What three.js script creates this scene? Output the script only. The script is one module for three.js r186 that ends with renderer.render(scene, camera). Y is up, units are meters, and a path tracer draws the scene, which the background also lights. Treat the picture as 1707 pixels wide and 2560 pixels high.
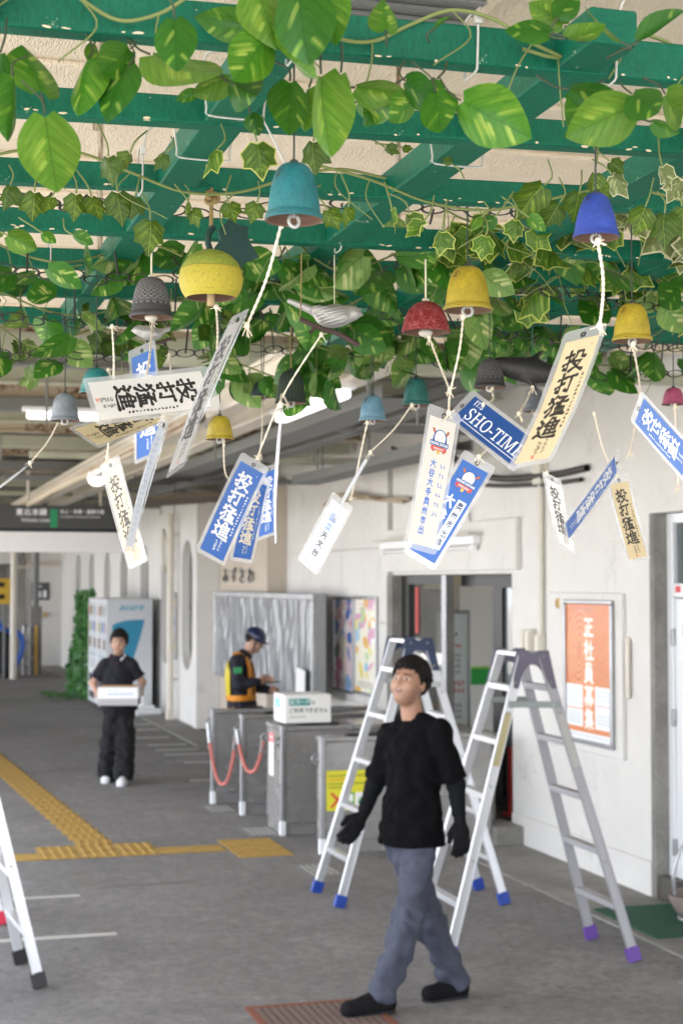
import * as THREE from 'three';
import { RectAreaLightUniformsLib } from 'three/addons/lights/RectAreaLightUniformsLib.js';
import { RoundedBoxGeometry } from 'three/addons/geometries/RoundedBoxGeometry.js';
import { createNoise3D } from 'simplex-noise';
import { mergeGeometries } from 'three/addons/utils/BufferGeometryUtils.js';

// ---------- camera, sky, sun, exposure ----------
const scene = new THREE.Scene();
const camera = new THREE.PerspectiveCamera(35.91, 682 / 1024, 0.05, 400);
camera.position.set(0, 2.1, 0);
camera.rotation.order = 'YXZ';
camera.rotation.set(0.04427, -0.28549, 0);
camera.focus = 2.4; camera.userData.fStop = 9;
const renderer = new THREE.WebGLRenderer({ antialias: true });
renderer.toneMapping = THREE.LinearToneMapping;
renderer.toneMappingExposure = 5.9;
renderer.shadowMap.enabled = true;
{
  const w = 256, h = 128, d = new Float32Array(w * h * 4);
  for (let j = 0; j < h; j++) for (let i = 0; i < w; i++) {
    const el = (j + 0.5) / h * Math.PI - Math.PI / 2, t = Math.max(0, Math.sin(el)), o = (j * w + i) * 4;
    const az = i / w * Math.PI * 2;
    const cl = 0.5 + 0.5 * Math.sin(az * 3 + Math.sin(el * 9) * 1.3) * Math.sin(el * 7 + Math.cos(az * 2));
    const k = Math.pow(1 - t, 2.2), c = 0.35 + 0.4 * cl;
    d[o] = (0.42 + 0.55 * k) * (1 - c) + 1.1 * c; d[o + 1] = (0.62 + 0.38 * k) * (1 - c) + 1.13 * c; d[o + 2] = (1.0 + 0.1 * k) * (1 - c) + 1.18 * c; d[o + 3] = 1;
  }
  const sky = new THREE.DataTexture(d, w, h, THREE.RGBAFormat, THREE.FloatType);
  sky.mapping = THREE.EquirectangularReflectionMapping; sky.magFilter = THREE.LinearFilter; sky.minFilter = THREE.LinearFilter; sky.needsUpdate = true;
  scene.background = sky; scene.environment = sky;
  scene.backgroundIntensity = 1; scene.environmentIntensity = 1;
}
const sun = new THREE.DirectionalLight(new THREE.Color(1, 0.94, 0.85), 4.5);
sun.position.set(-17, 46, 16); sun.target.position.set(0, 0, -8); sun.castShadow = true; sun.shadow.radius = 1.5;
sun.shadow.mapSize.set(2048, 2048);
Object.assign(sun.shadow.camera, { left: -30, right: 30, top: 40, bottom: -40, near: 1, far: 140 });
scene.add(sun, sun.target);

// ---------- helpers ----------
let seed = 20240611;
const rnd = () => { seed = (seed * 1664525 + 1013904223) >>> 0; return seed / 4294967296; };
const rr = (a, b) => a + (b - a) * rnd();
const V = (x, y, z) => new THREE.Vector3(x, y, z);
const noise3 = createNoise3D(rnd);
const names = {};
const numbered = (n) => { const k = (names[n] = (names[n] ?? -1) + 1); return k ? n + '_' + String(k).padStart(3, '0') : n; };
function mat(c, roughness = 0.7, metalness = 0, more = {}) {
  const color = Array.isArray(c) ? new THREE.Color().setRGB(...c) : new THREE.Color(c);
  const P = ['transmission', 'clearcoat', 'sheen', 'anisotropy', 'ior', 'thickness', 'specularIntensity'].some((k) => k in more) ? THREE.MeshPhysicalMaterial : THREE.MeshStandardMaterial;
  return new P({ color, roughness, metalness, ...more });
}
function thing(name, label, category, group, pos = [0, 0, 0], turn = 0) {
  const o = new THREE.Group(); o.name = numbered(name); o.position.set(...pos); o.rotation.y = turn;
  o.userData = { label, category }; if (group) o.userData.group = group;
  scene.add(o); return o;
}
function tag(o, label, category, group) { o.userData = { label, category }; if (group) o.userData.group = group; return o; }
const strip0 = (g) => { const q = g.index ? g.toNonIndexed() : g; for (const k of Object.keys(q.attributes)) if (!['position', 'normal', 'uv', 'color'].includes(k)) q.deleteAttribute(k); return q; };
function join(list) {
  if (!Array.isArray(list)) return list;
  if (list.length === 1) return list[0];
  return mergeGeometries(list.map(strip0));
}
function part(name, geos, m, parent) {
  const o = new THREE.Mesh(join(geos), m); o.name = parent ? name : numbered(name); o.castShadow = o.receiveShadow = true;
  (parent ?? scene).add(o); return o;
}
function structure(name, geos, m) { const o = part(name, geos, m); o.userData.kind = 'structure'; return o; }
// uv in metres, from whichever axis a face looks along
function metric(g, s = 1) {
  const q = g.index ? g.toNonIndexed() : g, p = q.attributes.position, uv = new Float32Array(p.count * 2);
  const a = V(), b = V(), c = V();
  for (let i = 0; i < p.count; i += 3) {
    a.fromBufferAttribute(p, i); b.fromBufferAttribute(p, i + 1).sub(a); c.fromBufferAttribute(p, i + 2).sub(a); b.cross(c);
    const x = Math.abs(b.x), y = Math.abs(b.y), z = Math.abs(b.z), ax = x > y && x > z ? 0 : y > z ? 1 : 2;
    for (let k = 0; k < 3; k++) {
      const X = p.getX(i + k), Y = p.getY(i + k), Z = p.getZ(i + k);
      uv[(i + k) * 2] = (ax === 0 ? Z : X) * s; uv[(i + k) * 2 + 1] = (ax === 1 ? Z : Y) * s;
    }
  }
  q.setAttribute('uv', new THREE.BufferAttribute(uv, 2)); return q;
}
// box from two corners
const bx = (x0, x1, y0, y1, z0, z1) => metric(new THREE.BoxGeometry(Math.abs(x1 - x0), Math.abs(y1 - y0), Math.abs(z1 - z0)).translate((x0 + x1) / 2, (y0 + y1) / 2, (z0 + z1) / 2));
const rbx = (x0, x1, y0, y1, z0, z1, r = 0.006, n = 2) => metric(new RoundedBoxGeometry(Math.abs(x1 - x0), Math.abs(y1 - y0), Math.abs(z1 - z0), n, Math.min(r, Math.abs(x1 - x0) / 2.05, Math.abs(y1 - y0) / 2.05, Math.abs(z1 - z0) / 2.05)).translate((x0 + x1) / 2, (y0 + y1) / 2, (z0 + z1) / 2));
const arr = (p) => (p.isVector3 ? p : V(...p));
function rod(a, b, r, n = 8, r2 = r) {
  a = arr(a); b = arr(b); const d = b.clone().sub(a), g = new THREE.CylinderGeometry(r2, r, d.length(), n);
  g.applyQuaternion(new THREE.Quaternion().setFromUnitVectors(V(0, 1, 0), d.clone().normalize())); return g.translate((a.x + b.x) / 2, (a.y + b.y) / 2, (a.z + b.z) / 2);
}
// rectangular bar between two points, w across (towards side), h the other way
function bar(a, b, w, h, side) {
  a = arr(a); b = arr(b); const d = b.clone().sub(a), L = d.length(); d.normalize();
  const s = arr(side).clone().addScaledVector(d, -arr(side).dot(d)).normalize(), t = s.clone().cross(d);
  return metric(new RoundedBoxGeometry(w, L, h, 1, Math.min(w, h) * 0.12)).applyMatrix4(new THREE.Matrix4().makeBasis(s, d, t).setPosition((a.x + b.x) / 2, (a.y + b.y) / 2, (a.z + b.z) / 2));
}
const tube = (pts, r, n = 24, k = 6, closed = false) => new THREE.TubeGeometry(new THREE.CatmullRomCurve3(pts.map(arr), closed), n, r, k, closed);
const lathe = (prof, n = 28) => new THREE.LatheGeometry(prof.map(([r, y]) => new THREE.Vector2(r, y)), n);

// ---------- textures ----------
function vnoise(period, s) {             // value noise that repeats after `period` cells
  const t = new Float32Array(period * period); let q = s >>> 0;
  for (let i = 0; i < t.length; i++) { q = (q * 1664525 + 1013904223) >>> 0; t[i] = q / 4294967296; }
  return (u, v) => {
    const x = u * period, y = v * period, i = Math.floor(x), j = Math.floor(y), fx = x - i, fy = y - j, sx = fx * fx * (3 - 2 * fx), sy = fy * fy * (3 - 2 * fy);
    const g = (a, b) => t[(((b % period) + period) % period) * period + (((a % period) + period) % period)];
    return (g(i, j) * (1 - sx) + g(i + 1, j) * sx) * (1 - sy) + (g(i, j + 1) * (1 - sx) + g(i + 1, j + 1) * sx) * sy;
  };
}
const oct = (ps, s) => { const f = ps.map(([p], i) => vnoise(p, s + i * 77)), w = ps.map((p) => p[1]), sum = w.reduce((a, b) => a + b); return (u, v) => f.reduce((a, g, i) => a + g(u, v) * w[i], 0) / sum; };
function tex(n, fn, srgb, metres) {
  const d = new Uint8Array(n * n * 4);
  for (let j = 0; j < n; j++) for (let i = 0; i < n; i++) {
    const c = fn(i / n, j / n), o = (j * n + i) * 4, a = Array.isArray(c) ? c : [c, c, c];
    for (let k = 0; k < 3; k++) d[o + k] = Math.max(0, Math.min(255, a[k] * 255)); d[o + 3] = 255;
  }
  const t = new THREE.DataTexture(d, n, n); t.wrapS = t.wrapT = THREE.RepeatWrapping; t.magFilter = THREE.LinearFilter; t.minFilter = THREE.LinearMipmapLinearFilter; t.generateMipmaps = true;
  if (srgb) t.colorSpace = THREE.SRGBColorSpace; if (metres) t.repeat.set(1 / metres, 1 / metres); t.needsUpdate = true; return t;
}
function canvas(w, h, draw) {
  const c = document.createElement('canvas'); c.width = w; c.height = h; const g = c.getContext('2d'); g.lineCap = g.lineJoin = 'round'; draw(g, w, h);
  const t = new THREE.CanvasTexture(c); t.colorSpace = THREE.SRGBColorSpace; t.anisotropy = 4; return t;
}
// brush and print strokes of the characters that appear on signs and strips, on a 100 x 100 field
const GLYPH = {
  投: '8,28 40,22;24,5 26,90 12,82;5,64 40,48;56,10 54,32 42,44;56,10 82,9 80,34 94,36;46,54 84,52 70,76 40,95;52,60 72,82 97,95',
  打: '6,30 42,24;24,5 26,90 12,82;4,66 42,48;46,22 97,18;74,20 74,90 56,80',
  猛: '36,5 8,32;12,12 30,36 30,70 16,94;30,44 4,70;50,12 84,11 64,28;66,28 66,48 56,46;44,36 95,32;50,58 52,88;50,58 88,57 85,88;63,58 63,88;75,58 74,88;40,91 98,90',
  進: '54,4 36,36;46,24 46,76;66,6 70,20;46,26 90,25;46,42 86,41;46,58 86,57;44,76 94,75;67,26 67,76;10,12 22,26;6,42 24,40 12,58 24,72 6,86;18,76 42,92 98,94',
  国: '12,8 12,92;12,8 88,8 88,92;12,90 88,90;28,28 72,28;30,50 70,50;24,74 76,74;50,28 50,74;60,58 68,66',
  立: '50,4 50,18;18,24 82,24;32,38 38,76;68,36 60,76;8,84 92,84',
  天: '18,16 82,16;10,44 90,44;50,16 46,50 10,92;52,48 90,92',
  文: '50,4 50,20;8,26 92,26;72,28 50,64 10,94;28,28 54,66 92,94',
  台: '44,6 20,40 76,38;62,20 84,44;24,56 24,92;24,56 76,56 76,92;24,88 76,88',
  奥: '46,2 38,12;20,14 20,58;20,14 80,14 80,58;50,20 50,56;30,38 70,38;34,24 40,34;66,24 58,34;8,66 92,66;48,60 40,78 8,96;52,68 92,96',
  州: '24,10 24,60 12,92;50,10 50,84;78,8 78,94;10,34 16,50;36,34 42,48;62,34 68,48',
  市: '50,4 50,20;10,22 90,22;24,40 24,80;24,40 76,40 76,78 66,74;50,22 50,96',
  出: '50,6 50,92;22,16 22,44 78,44;78,16 78,46;14,58 14,92 86,92;86,58 86,94',
  身: '50,2 40,12;26,14 26,66;26,14 74,14 74,70 70,94 58,88;26,30 74,30;26,46 74,46;8,66 92,62;70,64 12,96',
  大: '8,34 92,34;50,6 46,50 8,94;52,40 92,94', 手: '74,6 22,18;18,38 82,36;8,60 92,58;52,14 52,90 38,86',
  谷: '36,6 14,30;64,6 88,30;50,22 8,60;50,22 92,60;28,60 28,94;28,60 72,60 72,94;28,92 72,92',
  東: '8,18 92,18;50,4 50,96;22,32 22,62;22,32 78,32 78,62;22,47 78,47;22,62 78,62;46,64 8,92;54,64 92,92',
  北: '34,8 34,92;10,36 34,36;6,80 36,64;62,8 62,86 92,86 92,70;88,26 62,44',
  本: '8,26 92,26;50,4 50,96;48,28 8,76;52,28 92,76;32,74 68,74',
  線: '26,4 10,24 32,30;34,18 8,50 36,48;24,50 24,94;12,62 8,82;34,62 40,80;68,4 60,14;52,14 52,42;52,14 88,14 88,42;52,28 88,28;52,42 88,42;70,42 70,92 62,88;48,56 64,56 46,84;88,48 74,62;74,60 94,86',
  上: '50,8 50,86;50,42 84,42;8,88 92,88', 花: '8,20 92,20;34,6 34,32;66,6 66,32;38,36 10,70;26,54 26,96;54,38 54,86 92,88 92,74;88,46 54,62',
  巻: '26,6 32,18;72,4 64,18;16,22 84,22;8,40 92,40;50,6 42,40 8,72;58,42 92,70;34,58 70,58 70,74 34,74 34,92 80,92 80,82',
  盛: '14,14 86,14;22,14 20,40 8,62;24,32 44,32 42,52;58,4 66,40 88,58 90,46;80,28 52,58;76,4 84,10;20,66 20,92;20,66 80,66 80,92;40,66 40,92;60,66 60,92;6,93 94,93',
  岡: '12,10 12,94;12,10 88,10 88,94 76,90;34,18 40,30;66,18 58,30;24,38 76,38;50,40 50,82;32,52 32,82 68,82;68,52 68,84',
  方: '50,4 50,20;8,24 92,24;46,26 38,62 10,94;42,50 78,50 70,92 56,86',
  面: '8,10 92,10;48,12 40,26;14,28 14,94;14,28 86,28 86,94;14,92 86,92;38,28 38,92;62,28 62,92;38,50 62,50;38,70 62,70',
  正: '12,14 88,14;50,14 50,88;50,48 82,48;24,46 24,88;6,90 94,90', 社: '24,4 30,16;8,26 40,26 8,62;26,46 26,96;32,50 42,60;52,40 92,40;72,10 72,90;46,92 96,92',
  員: '28,6 28,28;28,6 72,6 72,28;28,28 72,28;20,38 20,80;20,38 80,38 80,80;20,52 80,52;20,66 80,66;20,80 80,80;38,82 10,96;62,82 90,96',
  募: '8,12 92,12;34,4 34,22;66,4 66,22;28,26 28,56;28,26 72,26 72,56;28,41 72,41;28,56 72,56;10,64 90,64;38,58 8,82;62,60 94,80;32,76 74,76 70,96 58,92;50,66 22,98',
  集: '32,2 12,30;24,16 24,58;54,2 58,14;24,16 84,16;24,30 80,30;24,44 80,44;24,58 86,58;52,16 52,58;8,70 92,70;50,58 50,98;46,72 10,94;54,72 90,94',
  カ: '10,28 84,28 78,90 60,80;46,6 40,50 10,92', ー: '8,50 92,50', ド: '36,6 36,94;38,38 78,60;66,8 74,22;82,2 90,16',
  は: '20,8 16,50 22,92;42,30 92,28;70,8 70,70 56,88 44,76 56,64 92,86', ご: '18,22 70,24 62,32;14,58 20,84 80,84;76,4 82,16;90,0 96,12',
  利: '46,4 10,16;6,34 54,34;30,12 30,94;28,38 6,70;34,40 54,62;66,16 66,66;88,6 88,92 74,86',
  用: '20,8 20,60 8,94;20,8 84,8 84,92 72,90;20,34 84,34;20,60 84,60;52,8 52,92', で: '12,20 84,16 48,48 54,84 78,90;76,40 82,52;88,32 94,44',
  き: '18,20 80,16;14,38 84,32;42,6 70,62;72,66 34,60 22,76 34,92 70,92', ま: '16,22 84,20;20,42 80,40;52,4 52,78 34,90 22,78 36,68 84,88',
  せ: '8,40 92,34;70,10 70,60 62,66;30,14 30,84 84,86', ん: '50,6 10,90 34,52 50,56 52,86 70,88 90,62',
  み: '20,16 56,14 30,76 14,84 10,70 30,56 90,76;80,44 76,70 60,92', ず: '8,26 92,24;56,4 56,60 44,72 36,58 48,46 58,56 52,92;78,2 84,12;90,0 96,10',
  さ: '14,32 86,24;40,4 68,58;70,62 34,58 24,76 36,92 70,92', わ: '28,4 28,96;8,26 36,24 8,76;8,76 44,40 76,36 88,56 80,80 58,92',
};
const strokes = (ch) => GLYPH[ch].split(';').map((s) => s.split(' ').map((p) => p.split(',').map(Number)));
function glyph(g, ch, x, y, w, h, line, brush = 0) {
  if (ch === '、' || ch === '・') { g.beginPath(); g.arc(x + w * (ch === '・' ? 0.5 : 0.25), y + h * (ch === '・' ? 0.5 : 0.85), line, 0, 7); g.fill(); return; }
  for (const st of strokes(ch)) {
    if (!brush) { g.lineWidth = line; g.beginPath(); st.forEach(([a, b], i) => (i ? g.lineTo : g.moveTo).call(g, x + a / 100 * w, y + b / 100 * h)); g.stroke(); continue; }
    for (let i = 0; i + 1 < st.length; i++) for (let t = 0; t <= 1; t += 0.04) {   // brush: swells at both ends
      const q = (i + t) / (st.length - 1), rad = line * 0.5 * (0.72 + brush * (Math.pow(Math.abs(q - 0.45) * 2, 2)) * 0.55);
      g.beginPath(); g.arc(x + (st[i][0] + (st[i + 1][0] - st[i][0]) * t) / 100 * w, y + (st[i][1] + (st[i + 1][1] - st[i][1]) * t) / 100 * h, rad, 0, 7); g.fill();
    }
  }
}
const textRow = (g, s, x, y, size, line, step = 1.06) => [...s].forEach((c, i) => { if (GLYPH[c] || c === '・' || c === '、') glyph(g, c, x + i * size * step, y, size, size, line); });
const scribble = (g, x, y, w, h, n, line) => { g.lineWidth = line; for (let i = 0; i < n; i++) { g.beginPath(); let a = x + rnd() * w, b = y + (i + 0.2) * h / n; g.moveTo(a, b); for (let k = 0; k < 4; k++) g.lineTo(x + rnd() * w, b + rnd() * h / n * 0.9); g.stroke(); } };
const ticks = (g, x, y, w, h, rows, line) => { for (let r = 0; r < rows; r++) { let a = x; while (a < x + w) { const q = h / rows * 0.6; g.lineWidth = line; g.beginPath(); g.moveTo(a, y + r * h / rows + rnd() * q); g.lineTo(a + q * 0.7, y + r * h / rows + rnd() * q); g.moveTo(a + q * 0.35, y + r * h / rows); g.lineTo(a + q * 0.35, y + r * h / rows + q); g.stroke(); a += q * 1.05; } } };
// wind bells: kind, crown position, rim radius, height; strips: print, centre, long axis, cross axis, length, width
const BELLS = [["teal",0.4551,2.5824,-1.745,0.0334,0.0667],
 ["blue",0.8351,2.5745,-1.745,0.0287,0.0556],
 ["wave",0.4571,2.6362,-2.745,0.0384,0.0715],
 ["melon",0.4929,2.6176,-2.4,0.0499,0.0872],
 ["yellow",0.9187,2.6151,-2.4,0.0398,0.0727],
 ["red",0.9679,2.6194,-2.745,0.0456,0.0585],
 ["yellow2",1.2138,2.5689,-2.4,0.0341,0.0641],
 ["pale",0.3788,2.501,-3.375,0.0315,0.0594],
 ["teal2",0.404,2.5155,-3.065,0.033,0.05],
 ["yellow3",0.6483,2.4294,-3.065,0.0285,0.0471],
 ["moss",0.8739,2.5691,-3.375,0.0347,0.074],
 ["dark",0.9006,2.5999,-3.755,0.031,0.0472],
 ["sky",1.063,2.5192,-3.375,0.0313,0.0581],
 ["green",1.1666,2.5624,-3.375,0.0326,0.0632],
 ["black",1.2221,2.5652,-3.065,0.0337,0.0603],
 ["fish",1.3065,2.5455,-3.065],
 ["slate",1.6197,2.5991,-3.755,0.0315,0.0601],
 ["pink",1.8137,2.563,-3.375,0.028,0.041],
 ["bird",0.7817,2.5837,-2.745],
 ["bird2",0.5318,2.5592,-3.065]];
const STRIPS = [["cream",[0.7678,2.3173,-1.705],
 [-0.4875,-0.8172,0.3074],
 [0.4351,0.0778,0.897],0.214,0.067],
 ["white",[0.4056,2.3453,-2.0082],
 [-0.2629,-0.8333,-0.4863],
 [0.5008,0.313,-0.807],0.237,0.075],
 ["white",[0.3825,2.372,-2.2745],
 [-0.8845,-0.1721,0.4336],
 [0.2714,-0.9458,0.1782],0.227,0.071],
 ["cream",[0.4084,2.3734,-2.6842],
 [-0.7674,-0.3423,0.5422],
 [0.6352,-0.5213,0.5699],0.222,0.07],
 ["cream",[0.4552,2.2342,-3.042],
 [0.2434,-0.9552,0.1684],
 [0.4157,0.2596,0.8717],0.215,0.068],
 ["blank",[0.4219,2.26,-2.5811],
 [-0.2461,-0.9639,-0.1013],
 [0.3669,0.0041,-0.9303],0.227,0.072],
 ["blue",[0.4939,2.4469,-3.0208],
 [0.0116,-0.9561,0.2927],
 [0.5854,0.2439,0.7732],0.238,0.075],
 ["blue",[0.6667,2.2432,-3.0316],
 [-0.4357,-0.8957,0.0885],
 [0.872,-0.4445,-0.2053],0.219,0.069],
 ["bluecream",[0.7802,2.2369,-3.3638],
 [-0.1812,-0.9711,-0.1555],
 [0.9249,-0.1146,-0.3624],0.192,0.061],
 ["blue",[0.8861,2.2913,-3.6431],
 [-0.1346,-0.9141,0.3826],
 [0.5864,0.2377,0.7743],0.193,0.061],
 ["blank",[0.6295,2.2787,-2.5193],
 [-0.0374,-0.9984,-0.0422],
 [-0.191,-0.0343,0.981],0.232,0.073],
 ["observatory",[0.9775,2.2094,-3.4636],
 [-0.2591,-0.7568,-0.6001],
 [0.6345,-0.6018,0.485],0.201,0.063],
 ["blank",[0.9903,2.3067,-3.2989],
 [-0.4416,-0.881,-0.1701],
 [-0.1497,-0.1146,0.9821],0.17,0.054],
 ["player",[0.7907,2.2523,-2.2124],
 [-0.1926,-0.981,0.0209],
 [0.9033,-0.1856,-0.3869],0.217,0.068],
 ["city",[0.9538,2.2252,-2.5831],
 [-0.4813,-0.8584,-0.1775],
 [0.7111,-0.5008,0.4935],0.21,0.066],
 ["showtime",[1.0065,2.3591,-2.5093],
 [0.2429,-0.49,0.8372],
 [0.6762,0.7043,0.2161],0.221,0.07],
 ["white",[1.3646,2.2434,-3.0354],
 [0.3967,-0.7831,-0.4789],
 [0.3254,-0.3678,0.8711],0.194,0.061],
 ["blue",[1.4311,2.2791,-3.0143],
 [-0.6513,-0.7421,0.1581],
 [0.4547,-0.5485,-0.7017],0.218,0.069],
 ["cream",[1.57,2.238,-3.1319],
 [0.2271,-0.9712,0.0722],
 [0.9643,0.2138,-0.1563],0.194,0.061],
 ["blue",[1.2342,2.342,-2.3389],
 [0.0963,-0.5955,0.7975],
 [-0.0635,-0.8033,-0.5922],0.19,0.06],
 ["blank",[0.2497,2.3036,-3.3599],
 [-0.7752,-0.5803,-0.2495],
 [-0.1649,-0.1954,0.9668],0.152,0.048]];
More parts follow.
